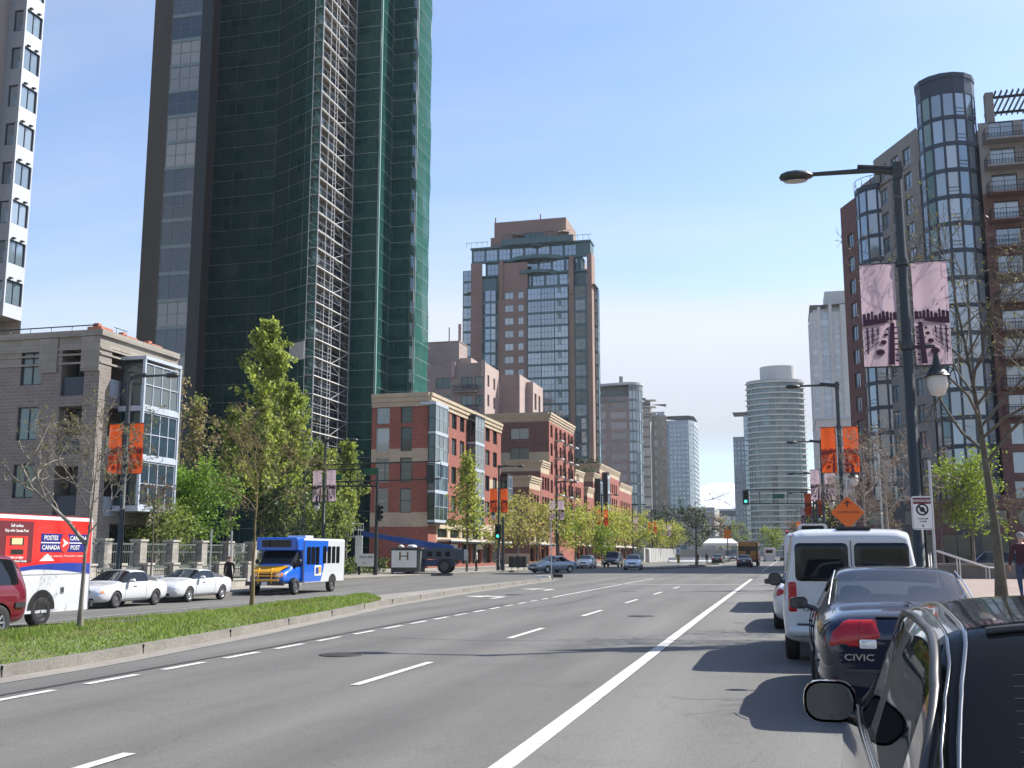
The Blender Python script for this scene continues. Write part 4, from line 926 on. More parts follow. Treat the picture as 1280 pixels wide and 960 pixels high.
segs = [((-84, 650), (-71, 650), 85, 'glass'), ((-71, 650), (-68, 646), 82, 'glass'), ((-68, 646), (-56, 646), 82, 'win'), ((-56, 646), (-53, 651), 82, 'win'), ((-53, 651), (-53, 680), 82, 'win'), ((-53, 680), (-84, 680), 82, 'wall')]
B = far_tower('apartment_tower', 'tall distant blue grey residential tower beside the white dome', (-66, 660, 0), segs, 85, 2.75, (1, 1, M_whfr, G_far), M_blgrey, M_blgrey, step=2.3, ww=1.5, h=1.6)
B.walls.box(-80, -71, 652, 665, 84, 88.5, 0); B.done()
# low podium and dark offices at the far end
B = Bldg('podium_building', 'low grey concrete podium at the far end of the street under the blue tower', (-38, 420, 0)); B.walls.mats = [M_mgrey, M_dk := mat('dark_cladding', (.07, .08, .085), .6, var=.15)]
B.facade((-62, 400), (-26, 400), -.3, 18.5, [(1+3.6*i, 4+3.6*i, z, z+1.7, (2, 1, M_grfr, G_far)) for i in range(9) for z in (3, 6.5, 10, 13.5)], 0); B.facade((-26, 400), (-26, 430), -.3, 18.5, [(1+4*i, 4+4*i, z, z+1.8, (2, 1, M_grfr, G_far)) for i in range(7) for z in (3, 6.5, 10, 13.5)], 0)
flat(B.roof, [(-62, 400), (-26, 400), (-26, 430), (-62, 430)], 18.3, M_roofg); B.trim.box(-62, -25.6, 399.6, 400, 16.6, 17.2, M_lgrey); B.trim.box(-31, -25.4, 399.2, 399.6, 10.2, 10.9, M_lgrey); B.done()
B = Bldg('stadium_concourse', 'dark blue grey stadium concourse below the white dome', (-40, 800, 0)); B.walls.mats = [M_dk]
B.facade((-160, 780), (80, 780), -.5, 32, [(2+8*i, 9+8*i, z, z+6, (2, 1, M_grfr, G_far)) for i in range(29) for z in (4, 13, 22)], 0); B.facade((80, 780), (80, 840), 0, 32, (), 0); flat(B.roof, [(-160, 780), (80, 780), (80, 840), (-160, 840)], 31.8, M_roofg)
B.trim.box(-160, 80, 779, 780, 32, 33.4, M_lgrey); B.done(60)
# dome: quilted fabric roof
D = thing('stadium_dome', 'white quilted fabric dome roof of a far stadium at the end of the street', 'dome', (-35, 930, 30))
b = MB(mat('white_roof_fabric', (.60, .61, .62), .7, var=.04, scale=.02)); R_, Hd = 112, 28; NR, NA = 14, 72; vs_ = []
for j in range(NR+1):
    rr_ = R_*j/NR
    for i in range(NA):
        a = 2*PI*i/NA; sw = a+.9*j/NR; puff = 1.6*abs(math.sin(6*(a+.55*j/NR*2)))*min(1, j/3)+.9*abs(math.sin(6*(a-.55*j/NR*2)))*min(1, j/3); vs_.append((rr_*math.cos(a), rr_*math.sin(a), Hd*(1-(j/NR)**2.0)+puff*1.8))
b.faces(vs_, [(j*NA+i, j*NA+(i+1)%NA, (j+1)*NA+(i+1)%NA, (j+1)*NA+i)[::-1] for j in range(NR) for i in range(NA)], 0, False); b.build('roof_fabric', D, smooth=False, weld=True)
b = MB(M_lgrey); b.lathe([(R_, 0), (R_+2, 0), (R_+2, -3), (R_, -3)], 72, 0); b.build('ring_beam', D)
b = MB(M_mgrey)
def dome_z(t, a): return Hd*(1-t*t)+1.8*(1.6*abs(math.sin(6*(a+1.1*t)))*min(1, t*NR/3)+.9*abs(math.sin(6*(a-1.1*t)))*min(1, t*NR/3))
for k in range(12):
    for s_ in (1, -1):
        b.tube([(R_*t*math.cos(PI/6*k+s_*1.1*t), R_*t*math.sin(PI/6*k+s_*1.1*t), dome_z(t, PI/6*k+s_*1.1*t)+.25) for t in [j/20 for j in range(2, 21)]], .38, 4, cap=False)
b.build('cable', D)

# ------------------------------------------------------------------ right side, far to near
P = [(-3.6+14.8*math.sin(a), 561-11*math.cos(a)) for a in [(-75+150*i/12)*PI/180 for i in range(13)]]
G_tw = glassmat('deep_green_glass', (.03, .055, .055), (.13, .18, .175), .13, (.7, .82, .82))
B = Bldg('apartment_tower', 'rounded white balconied tower with many thin floor slabs at the right of the road end', (-3, 565, 0)); B.walls.mats = [M_mgrey, M_lgrey]
for a, c in zip(P, P[1:]):
    ln = math.hypot(c[0]-a[0], c[1]-a[1]); B.facade(a, c, -.2, 90, [(.1, ln-.1, z+.45, z+2.5, (2, 1, M_grfr, G_tw)) for z in [3+2.85*i for i in range(30)]], 0, .3)
B.facade(P[-1], (P[-1][0], 580), 0, 90, (), 0); B.facade((P[0][0], 580), P[0], 0, 90, (), 0)
sl_ = MB(M_lgrey); 
for i in range(31):
    z = 3+2.85*i; pp = [(-3.6+16.0*math.sin(a), 561-12.4*math.cos(a)) for a in [(-70+142*k/12)*PI/180 for k in range(13)]]
    sl_.prism(pp+[(9, 562), (-16, 562)], z-.3, z+.35, 0)
sl_.build('balcony', B.root, True)
flat(B.roof, P+[(P[-1][0], 580), (P[0][0], 580)], 89.9, M_roofg)
B.walls.prism([(-2+9*math.sin(a), 566-7*math.cos(a)) for a in [2*PI*k/20 for k in range(20)]], 89, 98.5, 1, mtop=1); B.done()
segs = [((-27.5, 600), (-21.5, 600), 66, 'win'), ((-21.5, 600), (-16, 596), 78, 'glass'), ((-16, 596), (-14, 596), 80, 'wall'), ((-14, 596), (-14, 620), 80, 'wall'), ((-14, 620), (-27.5, 620), 66, 'wall'), ((-27.5, 620), (-27.5, 600), 66, 'win')]
B = far_tower('apartment_tower', 'narrow dark blue grey slab tower left of the rounded white tower', (-21, 608, 0), segs, 66, 2.75, (1, 1, M_grfr, G_far), M_blgrey, M_grfr, step=1.9, ww=1.1); B.done()
segs = [((10.9, 390), (13.5, 390), 88, 'win'), ((13.5, 390), (14.6, 390), 90, 'wall'), ((14.6, 390.6), (17.4, 390.6), 88, 'glass'), ((17.4, 390), (18.6, 390), 91, 'wall'), ((18.6, 390.4), (21.4, 390.4), 88, 'win'), ((21.4, 390), (24, 390), 90.5, 'wall'), ((24, 390), (34, 390), 82, 'glass'), ((34, 390), (34, 420), 90, 'wall'), ((34, 420), (10.9, 420), 90, 'wall'), ((10.9, 420), (10.9, 390), 88, 'win')]
B = far_tower('apartment_tower', 'pale grey and blue glass tower behind the orange banners', (20, 402, 0), segs, 91, 2.75, (2, 1, M_whfr, G_cyl), M_lgrey, M_whfr, step=2.6, ww=1.8)
B.walls.box(16.5, 30, 394, 410, 88, 96.5, 0); B.walls.box(12, 34, 392, 419, 85, 89.5, 0); B.done()
# banded low block under it
B = Bldg('office_building', 'pale grey low glazed block behind the orange banners with curved top', (14, 260, 0)); B.walls.mats = [M_lgrey, M_mgrey]
B.facade((7.5, 255), (17, 255), -.2, 32.5, [(.6, 4.2, z, z+2.2, (3, 1, M_whfr, G_cyl)) for z in [3+3.3*i for i in range(8)]]+[(5.2, 8.8, z, z+2.2, (3, 1, M_whfr, G_cyl)) for z in [3+3.3*i for i in range(8)]], 0); B.facade((17, 255), (17, 280), 0, 32.5, (), 0); B.facade((7.5, 280), (7.5, 255), 0, 32.5, (), 0)
flat(B.roof, [(7.5, 255), (17, 255), (17, 280), (7.5, 280)], 32.4, M_roofg); B.trim.box(7.2, 17.3, 254.7, 280, 32.5, 33, M_whfr); B.done()

# ------------------------------------------------------------------ near right tower with glass cylinders
B = Bldg('apartment_tower', 'brick and taupe apartment tower with two round dark framed glass turrets on the right', (20, 130, .1), near=True)
B.walls.mats = [M_taupe, M_dbrick, M_blfr, M_store2 := mat('dark_stone_base', (.055, .055, .058), .5, var=.2)]
F = 2.87; fl = [6.3+F*i for i in range(15)]
def turret(cx, cy, r, a0, a1, n, zt, fl, cap=True, open_=0):
    P = [(cx+r*math.cos(a0+(a1-a0)*i/n), cy+r*math.sin(a0+(a1-a0)*i/n)) for i in range(n+1)]
    for k, (a, c) in enumerate(zip(P, P[1:])):
        ln = math.hypot(c[0]-a[0], c[1]-a[1])
        B.facade(a, c, 0, zt, [(.07, ln-.07, z+.28, z+F-.06, (1, 1, M_blfr, G_cyl, .07, (.16, .32)) if (k+int(z*1.3)) % 4 == 1 else (1, 1, M_blfr, G_cyl)) for z in fl], 2, .08)
    if cap:
        B.trim.prism([(cx+(r+.08)*math.cos(a0+(a1-a0)*i/n), cy+(r+.08)*math.sin(a0+(a1-a0)*i/n)) for i in range(n+1)], zt-.02, zt+.5, M_blfr)
turret(18.15, 115.4, 2.95, math.radians(160), math.radians(375), 9, 51.0, fl)
def wst2(nx, nz=1, split=None): return (nx, nz, M_blfr, G_cyl)
# diagonal taupe wall between the turrets
a, c = (15.3, 116.6), (11.5, 125.8); ln = math.hypot(c[0]-a[0], c[1]-a[1])
B.facade(c, a, 0, 47.4, [(ln-u-1.7, ln-u, z+.5, z+2.35, (2, 1, M_blfr, G_cyl, .06, (.3,))) for z in fl[:14] for u in (1.6, 4.3, 7.0)], 0, .2)
turret(12.0, 127.2, 2.65, math.radians(150), math.radians(345), 7, 43.7, fl[:13])
B.facade((7.95, 133.2), (9.75, 128.6), 0, 44.2, [(1.6, 3.2, z+.5, z+2.3, (2, 1, M_blfr, G_cyl)) for z in fl[:12]], 1, .2)
B.facade((9.4, 150), (7.95, 133.2), 0, 44.2, [(1+3*i, 3+3*i, z+.5, z+2.3, (2, 1, M_blfr, G_cyl)) for z in fl[:12] for i in range(5)], 1, .2)
# wing facing the camera with balconies
ZW = 46.0
ops = []
for i, z in enumerate(fl[:14]):
    for u, w_ in ((1.0, 2.4), (4.2, 3.6), (9.2, 2.4), (12.6, 3.6), (17.5, 2.4), (21, 3)): ops.append((u, u+w_, z+.25 if u != 4.2 else z+.7, z+2.4, (2 if w_ < 3 else 3, 1, M_blfr, G_cyl), .25))
mfw = lambda u, z: 0 if z > 38.3 else (1 if (u % 8.2) < 5.2 or z % F < .5 else 0)
B.facade((20.9, 113.6), (46, 113.6), 5, ZW, ops, 0, .3, mfw, zb=[38.3], ub=[5.2, 8.2, 13.4, 16.4, 21.6])
B.facade((20.9, 113.6), (46, 113.6), -.3, 5, [(1+4*i, 4.2+4*i, .4, 3.4, (2, 1, M_black, G_store), .5) for i in range(6)], 3, .3)
B.facade((46, 113.6), (46, 150), -.3, ZW, (), 1); B.facade((46, 150), (9.4, 150), -.3, 44, (), 1)
flat(B.roof, [(9.4, 150), (7.95, 133.2), (9.75, 128.6), (15.3, 116.6), (20.9, 113.6), (46, 113.6), (46, 150)], 43.6, M_roofg)
B.walls.box(16.2, 45.8, 119, 148, 43.7, 47.3, 0); B.walls.prism([(11.6, 126), (15.4, 116.9), (17, 119), (17, 127)], 43.6, 47.3, 0)
B.walls.prism([(10.2, 129.4), (11.5, 126.2), (17, 127), (17, 134)], 43.6, 45.6, 0)
c = MB(M_black)
for i in range(9):
    a_ = math.radians(150+195*i/8); c.tube([(12.0+2.7*math.cos(a_), 127.2+2.7*math.sin(a_), 44.2), (12.0+2.7*math.cos(a_), 127.2+2.7*math.sin(a_), 45.2)], .035, 4)
c.tube([(12.0+2.7*math.cos(math.radians(150+195*i/16)), 127.2+2.7*math.sin(math.radians(150+195*i/16)), 45.2) for i in range(17)], .04, 4); c.split('railing', B.root, True)
B.done()
for i, z in enumerate(fl[3:14]):
    for u in (1.0, 9.2, 17.5):
        balcony(B, 20.9+u-.6, 20.9+u+6.4 if u < 9 else 20.9+u+6.0, 112.0+(.0 if u < 9 else .2), 113.58, z+.12, slab=M_taupe if i > 8 else M_dbrick, bars=False)
c = MB(M_black, M_taupe)       # pergola on the roof
c.box(22.1, 22.9, 115, 116, 46, 49.9, 1)
for y in (115.2, 119.5): c.box(22.9, 33, y-.1, y+.1, 49.2, 49.45, 0)
for i in range(18): c.box(22.95+.56*i, 23.07+.56*i, 114.2, 120.8, 49.45, 49.7, 0)
for x, y in ((28, 115.2), (32.8, 115.2), (28, 119.5)): c.box(x-.09, x+.09, y-.09, y+.09, 46, 49.2, 0)
c.build('pergola', B.root, True)
# dark shop base
b = MB(M_store2, G_store, M_blfr)
b.prism([(15.0, 115.7), (20.9, 112.6), (21, 114), (16, 117)], 4.4, 5.2, 2)
b.build('canopy', B.root, True)
B = Bldg('brick_pavilion', 'low dark brick shop block with tall doors behind the bare plaza trees', (14, 108, .2)); B.walls.mats = [M_dbrick, M_store2]
B.facade((6.6, 106), (24, 106), -.2, 6.6, [(.8+3.3*i, 3.2+3.3*i, .3, 3.4, (2, 1, M_black, G_store), .4) for i in range(5)]+[(.8+3.3*i, 3.2+3.3*i, 4.2, 5.6, (2, 1, M_black, G_store), .3) for i in range(5)], 0, mf=lambda u, z: 1 if 1.5 < (u % 7) < 4.5 else 0, ub=(1.5, 4.5, 7, 8.5, 11.5, 14)); B.facade((6.6, 112.4), (6.6, 106), -.2, 6.6, (), 0); B.facade((24, 106), (24, 112.4), 0, 6.6, (), 0)
flat(B.roof, [(6.6, 106), (24, 106), (24, 112.4), (6.6, 112.4)], 6.5, M_roofg); B.done()
# ------------------------------------------------------------------ vehicle kit
# local axes of a vehicle: +y is its front, x to its right, z up, origin on the ground under its middle
def wheel_parts(r, w, style='alloy', n=20):
    t = MB(M_tyre); h = w/2
    t.lathe([(r*.62, -h*.9), (r*.86, -h), (r*.96, -h*.85), (r, -h*.55), (r, h*.55), (r*.96, h*.85), (r*.86, h), (r*.62, h*.9)], n, 0, 'X')
    rm = MB(M_alloy if style != 'steel' else mat('steel_rim', (.10, .10, .105), .5, .4, var=.1), M_well)
    k = h*.82
    rm.lathe([(r*.66, k*.95), (r*.63, k*1.06), (r*.58, k*.9), (r*.56, k*.35)], n, 0, 'X'); rm.lathe([(0.001, k*.30), (r*.57, k*.30)], n, 1, 'X')
    rm.lathe([(0.001, k*.98), (r*.12, k*.96), (r*.15, k*.6)], 10, 0, 'X')
    ns = 5 if style == 'alloy' else (8 if style == 'star' else 0)
    for i in range(ns):
        a = 2*PI*i/ns; ca, sa = math.cos(a), math.sin(a); wd = r*(.085 if ns == 5 else .05)
        P = [(r*.1, wd*1.5), (r*.58, wd), (r*.58, -wd), (r*.1, -wd*1.5)]
        f = [(k*.93 if i2 in (0, 3) else k*.9, ca*u-sa*v, sa*u+ca*v) for i2, (u, v) in enumerate(P)]; bk = [(k*.55, p[1], p[2]) for p in f]
        rm.face(f, 0); rm.faces(f+bk, [(0, 4, 5, 1), (1, 5, 6, 2), (2, 6, 7, 3), (3, 7, 4, 0)], 0)
    if ns == 0: rm.lathe([(r*.15, k*.75), (r*.35, k*.85), (r*.5, k*.7), (r*.57, k*.6)], n, 0, 'X')
    return t, rm
WH = {}
def add_wheels(root, r, w, tw, ya, yf, style='alloy'):
    key = (r, w, style)
    if key not in WH:
        t, rm = wheel_parts(r, w, style); WH[key] = (t.mesh('wheel', recalc=True), rm.mesh('rim', recalc=True))
    for y in (ya, yf):
        for s in (1, -1):
            o = link('wheel', WH[key][0], root, (s*(tw-w/2), y, r), (0, 0, 0 if s > 0 else PI)); link('rim', WH[key][1], o)
def ringpts(st, N2=None):
    y, zb, zbelt, zt, wb, wm, wbelt, wt = st
    zm = zb+(zbelt-zb)*.55
    h = [(0, zb), (wb*.9, zb), (wm*.97, zb+.09), (wm, zm), (wm*.985, zbelt-.10), (wbelt, zbelt), (wt, zt-min(.05, (zt-zbelt)*.25)), (wt*.82, zt), (0, zt+.018)]
    return [(x, y, z) for x, z in h]+[(-x, y, z) for x, z in h[-2:0:-1]]
def car_shell(root, sts, tags, paint, wheels, glass=None, wr=.36, level=2, names=None, trim=None, cut=.32, boxy=0):
    """loft rings along the length, smooth, cut the wheel wells, hand each material over to a mesh of its own"""
    glass = glass or M_cargl
    mats = [paint, M_well, glass, glass, glass, trim or M_plastic]; nm = ['body', 'wheel_well', 'side_window', 'windscreen', 'rear_window', 'pillar']
    b = MB(*mats); R = [ringpts(s) for s in sts]; n = len(R[0]); vs_ = [p for r in R for p in r]; fs = []; mi = []
    for i in range(len(R)-1):
        side, top = tags[i]
        for j in range(n):
            fs.append((i*n+j, i*n+(j+1)%n, (i+1)*n+(j+1)%n, (i+1)*n+j)); k = j if j < 8 else 15-j
            m = 0
            if k == 5 and side == 'g': m = 2
            elif k == 5 and side == 'p': m = 5
            elif k in (6, 7) and top in ('w', 'r') and (k == 7 or True): m = (3 if top == 'w' else 4) if k == 7 or top else 0
            if k == 6 and top in ('w', 'r'): m = 3 if top == 'w' else 4
            mi.append(m)
    fs.append(tuple(range(n))); mi.append(0); k = (len(R)-1)*n; fs.append(tuple(range(k+n-1, k-1, -1))); mi.append(0)
    me = bpy.data.meshes.new('shell'); me.from_pydata(vs_, [], fs)
    for m in mats: me.materials.append(m)
    me.polygons.foreach_set('material_index', mi)
    bm = bmesh.new(); bm.from_mesh(me); bmesh.ops.recalc_face_normals(bm, faces=bm.faces)
    cl = bm.edges.layers.float.new('crease_edge')
    for f in bm.faces:
        if f.material_index in (2, 3, 4):
            for e in f.edges:
                if any(g.material_index != f.material_index for g in e.link_faces): e[cl] = .35
        if len(f.verts) == n:
            for e in f.edges: e[cl] = .45 if not boxy else .9
    if boxy:
        bm.verts.ensure_lookup_table(); bm.edges.ensure_lookup_table()
        for e in bm.edges:
            a_, c_ = sorted((e.verts[0].index, e.verts[1].index))
            if c_-a_ == n and (a_ % n) in (6, 7, n-6, n-7, 2, n-2): e[cl] = max(e[cl], boxy)
    bm.to_mesh(me); bm.free()
    o = bpy.data.objects.new('shell_tmp', me); COL.objects.link(o)
    md = o.modifiers.new('s', 'SUBSURF'); md.levels = level; md.render_levels = level
    cs = []
    wm = max(s[5] for s in sts)
    for y in wheels:
        for s in (1, -1):
            c = MB(M_well); c.lathe([(.0001, 0), (wr, 0), (wr, .6), (.0001, .6)], 28, 0, 'X'); cme = c.mesh('cut', weld=True, smooth=False)
            co_ = bpy.data.objects.new('cut_tmp', cme); COL.objects.link(co_); co_.location = (s*(wm-cut) if s > 0 else -(wm-cut)-.6, y, wr-.03); cs.append(co_)
            bo = o.modifiers.new('b', 'BOOLEAN'); bo.operation = 'DIFFERENCE'; bo.object = co_; bo.solver = 'EXACT'
            try: bo.material_mode = 'TRANSFER'
            except Exception: pass
    dg = bpy.context.evaluated_depsgraph_get(); dg.update(); ev = bpy.data.meshes.new_from_object(o.evaluated_get(dg))
    for c in cs: bpy.data.objects.remove(c)
    bpy.data.objects.remove(o)
    V = [tuple(v.co) for v in ev.vertices]; groups = {}
    BVH[root.name] = BVHTree.FromPolygons([Vector(v) for v in V], [tuple(p.vertices) for p in ev.polygons if p.material_index != 1])
    base_idx = {0: 0, 1: 1, 2: 2, 3: 3, 4: 4, 5: 5}
    for p in ev.polygons:
        i = p.material_index
        if i > 5: i = 1
        groups.setdefault(i, []).append(p)
    out = {}
    for i, ps in groups.items():
        mb = MB(mats[i])
        used = {}; vv = []; ff = []
        for p in ps:
            f = []
            for v in p.vertices:
                if v not in used: used[v] = len(vv); vv.append(V[v])
                f.append(used[v])
            ff.append(tuple(f))
        mb.faces(vv, ff, 0, i != 1)
        if i == 2:                       # left and right side glass are two parts
            for s_, nm_ in ((-1, 'side_window'), (1, 'side_window')):
                m2 = MB(mats[2])
                for f in ff:
                    if sum(vv[k][0] for k in f)*s_ > 0: m2.face([vv[k] for k in f], 0, True)
                if m2.f: m2.split(nm_, root, gap=.004)
            continue
        if i == 5: mb.split(nm[i], root, gap=.01); continue
        out[nm[i]] = mb.build(nm[i], root)
    return out
def paint(name, col, metal=.0, rough=.28): return mat('paint_'+name, col, rough, metal, var=.03, scale=.6, coat=1, spec=.25)
def mirror(root, x, y, z, m, s=.11, glassm=None, w=.21, arm=.07):
    sg = 1 if x > 0 else -1
    b = MB(m); b.tube([(x, y, z-.04), (x+sg*.09, y+.01, z-.01)], [.035, .03], 6)
    prof = [Vector((0, .0, 0)), ]; c = Vector((x+sg*(arm+w/2), y, z+.02))
    pts = rrect(w, s*1.25, s*.5, 4); k = len(pts); rings = []
    for sc, dy in ((1, -.03), (1.03, 0), (.95, .05), (.7, .085), (.3, .10)): rings += [(c.x+p[0]*sc, c.y+dy, c.z+p[1]*sc) for p in pts]
    b.faces(rings, [(i*k+j, i*k+(j+1)%k, (i+1)*k+(j+1)%k, (i+1)*k+j) for i in range(4) for j in range(k)], 0, True); b.face(rings[4*k:], 0); 
    o = b.build('side_mirror', root, recalc=True)
    g = MB(glassm or mat('mirror_glass', (.09, .10, .115), .05, 1, var=0)); g.face([(c.x+p[0]*.9, c.y-.028, c.z+p[1]*.88) for p in pts]); g.build('mirror_glass', o)
BVH = {}
from mathutils.bvhtree import BVHTree
def conform(root, p, d, off=.006, reach=1.5):
    h = BVH[root.name].ray_cast(p, d, reach) if root.name in BVH else (None,)
    if h[0] is None: return None
    return h[0]-d*off
def plates(root, name, items, m):
    """items: (w, h, r, x, y, z, rz, tilt) rounded plates; front towards local -y before rz"""
    obs = []
    for w, h, r, x, y, z, rz, tl in items:
        b = MB(m); pts = w if isinstance(w, list) else rrect(w, h, min(r, w/2.01, h/2.01)); M = Matrix.Translation((x, y, z)) @ Matrix.Rotation(rz, 4, 'Z') @ Matrix.Rotation(tl, 4, 'X')
        if root.name in BVH:            # follow the curved bodywork
            d = M.to_3x3() @ Vector((0, 1, 0)); k = len(pts); vs_ = []; ok = True
            for sc in (1, .97, .72, .45, .2):
                for p in pts:
                    q = conform(root, M @ Vector((p[0]*sc, -.7, p[1]*sc)), d, .001 if sc == 1 else .011)
                    if q is None: ok = False; q = M @ Vector((p[0]*sc, -.01, p[1]*sc))
                    vs_.append(q)
            b.faces(vs_, [(i*k+j, i*k+(j+1)%k, (i+1)*k+(j+1)%k, (i+1)*k+j) for i in range(4) for j in range(k)], 0, True); b.face(vs_[4*k:], 0, True)
        else: plate(b, pts, M, .015)
        obs.append(b.build(name, root, recalc=False))
    return obs
def letters(root, name, body, size, m, loc, rz, **kw):
    b = text_mb(body, size, m, **kw); M = Matrix.Translation(loc) @ Matrix.Rotation(rz, 4, 'Z')
    if root.name in BVH:
        d = M.to_3x3() @ Vector((0, 1, 0)); out = []
        for p in b.v:
            q = conform(root, M @ Vector((p[0], -.7, p[2])), d, .006); out.append(tuple(q-d*(-p[1])) if q is not None else tuple(M @ Vector(p)))
        b.v = out
    else: b.xform(M)
    return b.build(name, root)
def sedan_st(L, W, H, zb=.19, hood=.95, belt=.93, deck=1.0, cowl=.25, rwl=-.32, tail=.60, roof0=.05, roof1=-.17, tumble=.66, nose=.55):
    """stations from tail (y<0) to nose; fractions are of the length"""
    h = L/2; w = W/2
    S = [(-h, zb+.16, deck*.72, deck*.76, w*.66, w*.80, w*.76, w*.66), (-h+.05, zb+.05, deck*.90, deck*.93, w*.76, w*.90, w*.84, w*.72),
         (-h+.28, zb, belt*.985, deck, w*.86, w*.985, w*.90, w*.74), (L*rwl, zb, belt, deck+.02, w*.88, w, w*.93, w*.76),
         (L*roof1-.03, zb, belt, H-.035, w*.88, w, w*.935, w*.70), (L*roof1+.06, zb, belt, H-.01, w*.88, w, w*.935, w*tumble),
         (L*-.035, zb, belt, H, w*.88, w, w*.935, w*tumble), (L*-.012, zb, belt, H, w*.88, w, w*.935, w*tumble),
         (L*roof0, zb, belt, H-.03, w*.88, w, w*.935, w*tumble), (L*roof0+.07, zb, belt, H-.07, w*.88, w, w*.935, w*(tumble+.03)),
         (L*cowl-.05, zb, belt*.985, hood+.04, w*.88, w, w*.93, w*.80), (L*cowl+.08, zb, belt*.97, hood, w*.88, w, w*.93, w*.78),
         (L*.40, zb, belt*.90, hood*.93, w*.86, w*.99, w*.90, w*.74), (h-.22, zb, hood*.80, hood*.84, w*.80, w*.94, w*.83, w*.68),
         (h-.05, zb+.04, hood*.68, hood*.72, w*.72, w*.86, w*.76, w*.62), (h, zb+.16, hood*.56, hood*.60, w*.62, w*.74, w*.66, w*.52)]
    T = [('', '')]*3+[('p', 'r'), ('g', ''), ('g', ''), ('p', ''), ('g', ''), ('g', 'w'), ('g', 'w')]+[('', '')]*5
    return S, T
def plate_number(root, y, z, rz=0):
    b = MB(M_white2); plate(b, rrect(.3, .15, .01), Matrix.Translation((0, y, z)) @ Matrix.Rotation(rz, 4, 'Z'), .008); b.build('number_plate', root)
def front_face(root, W, L, hood, gm=None, lz=.0):
    h = L/2
    plates(root, 'headlight', [(.42, .14, .06, s*W*.36, h-.16, hood*.66+lz, PI-s*.5, 0) for s in (1, -1)], M_clear)
    plates(root, 'grille', [(W*.36, .11, .03, 0, h+.0, hood*.66, PI, .1)], gm or M_plastic)
    plates(root, 'bumper_intake', [(W*.55, .09, .03, 0, h+.005, .33, PI, 0)], M_well)
    plate_number(root, h+.02, .46, PI)
def rear_face(root, W, L, z, tw=.36, th=.2):
    h = L/2
    plates(root, 'tail_light', [(tw, th, .05, s*W*.36, -h, z, s*.4, 0) for s in (1, -1)], M_red)
    plate_number(root, -h-.012, z-.06)

# ------------------------------------------------------------------ 1 the black car in the foreground
bk = paint('gloss_black', (.006, .006, .007), 0, .12)
C1 = thing('parked_car', 'glossy black car parked in the foreground, cut off by the frame edge', 'car', (1.03, 3.64, .025), -.012)
Lg, Wd, Ht = 4.45, 1.74, 1.425; w = Wd/2
S = [(-2.22, .35, .70, .74, w*.7, w*.8, w*.76, w*.66), (-2.17, .24, .86, .92, w*.8, w*.92, w*.86, w*.74), (-1.95, .19, .95, 1.02, w*.86, w*.985, w*.94, w*.88), (-1.62, .19, .965, 1.045, w*.88, w, w*.955, w*.895),
     (-.93, .19, .97, 1.365, w*.88, w, w*.94, w*.80), (-.80, .19, .97, 1.395, w*.88, w, w*.94, w*.785), (-.12, .19, .965, 1.425, w*.88, w, w*.94, w*.77), (-.04, .19, .965, 1.425, w*.88, w, w*.94, w*.77),
     (.22, .19, .96, 1.41, w*.88, w, w*.94, w*.77), (.34, .19, .955, 1.375, w*.88, w, w*.94, w*.785), (1.08, .19, .94, .99, w*.88, w, w*.93, w*.80), (1.22, .19, .92, .95, w*.88, w, w*.92, w*.78),
     (1.7, .19, .86, .89, w*.86, w*.99, w*.9, w*.74), (2.0, .2, .74, .78, w*.8, w*.94, w*.83, w*.68), (2.17, .24, .62, .66, w*.72, w*.86, w*.76, w*.6), (2.22, .35, .52, .56, w*.62, w*.74, w*.66, w*.52)]
T = [('', '')]*3+[('', 'r'), ('g', 'r'), ('g', ''), ('p', ''), ('g', ''), ('g', 'w'), ('g', 'w')]+[('', '')]*5
G_blk = glassmat('smoked_glass', (.004, .005, .006), (.005, .006, .007), .02, (.3, .33, .36), .02, 1.3)
car_shell(C1, S, T, bk, (-1.32, 1.33), G_blk, .345, 3)
add_wheels(C1, .31, .2, w-.01, -1.32, 1.33)
def smoothline(pts, n=10):
    P = [Vector(p) for p in pts]; out = []
    for i in range(len(P)-1):
        a, b_, c, d = P[max(i-1, 0)], P[i], P[i+1], P[min(i+2, len(P)-1)]
        for k in range(n):
            t = k/n; out.append(.5*((2*b_)+(c-a)*t+(2*a-5*b_+4*c-d)*t*t+(3*b_-a-3*c+d)*t**3))
    return out+[P[-1]]
def hug(root, pts, off=.004, n=10):
    out = []
    for p in smoothline(pts, n):
        q, nn, _, dd = BVH[root.name].find_nearest(p)
        s_ = 1 if nn.dot(Vector((nn.x, nn.y, max(nn.z, 0)))) >= 0 else -1
        out.append(q+nn*off if nn.dot(p-Vector((0, p.y, .8))) > 0 else q-nn*off)
    return out
mo = MB(M_chr2 := mat('polished_moulding', (.20, .21, .22), .12, 1, var=.05), M_plastic)
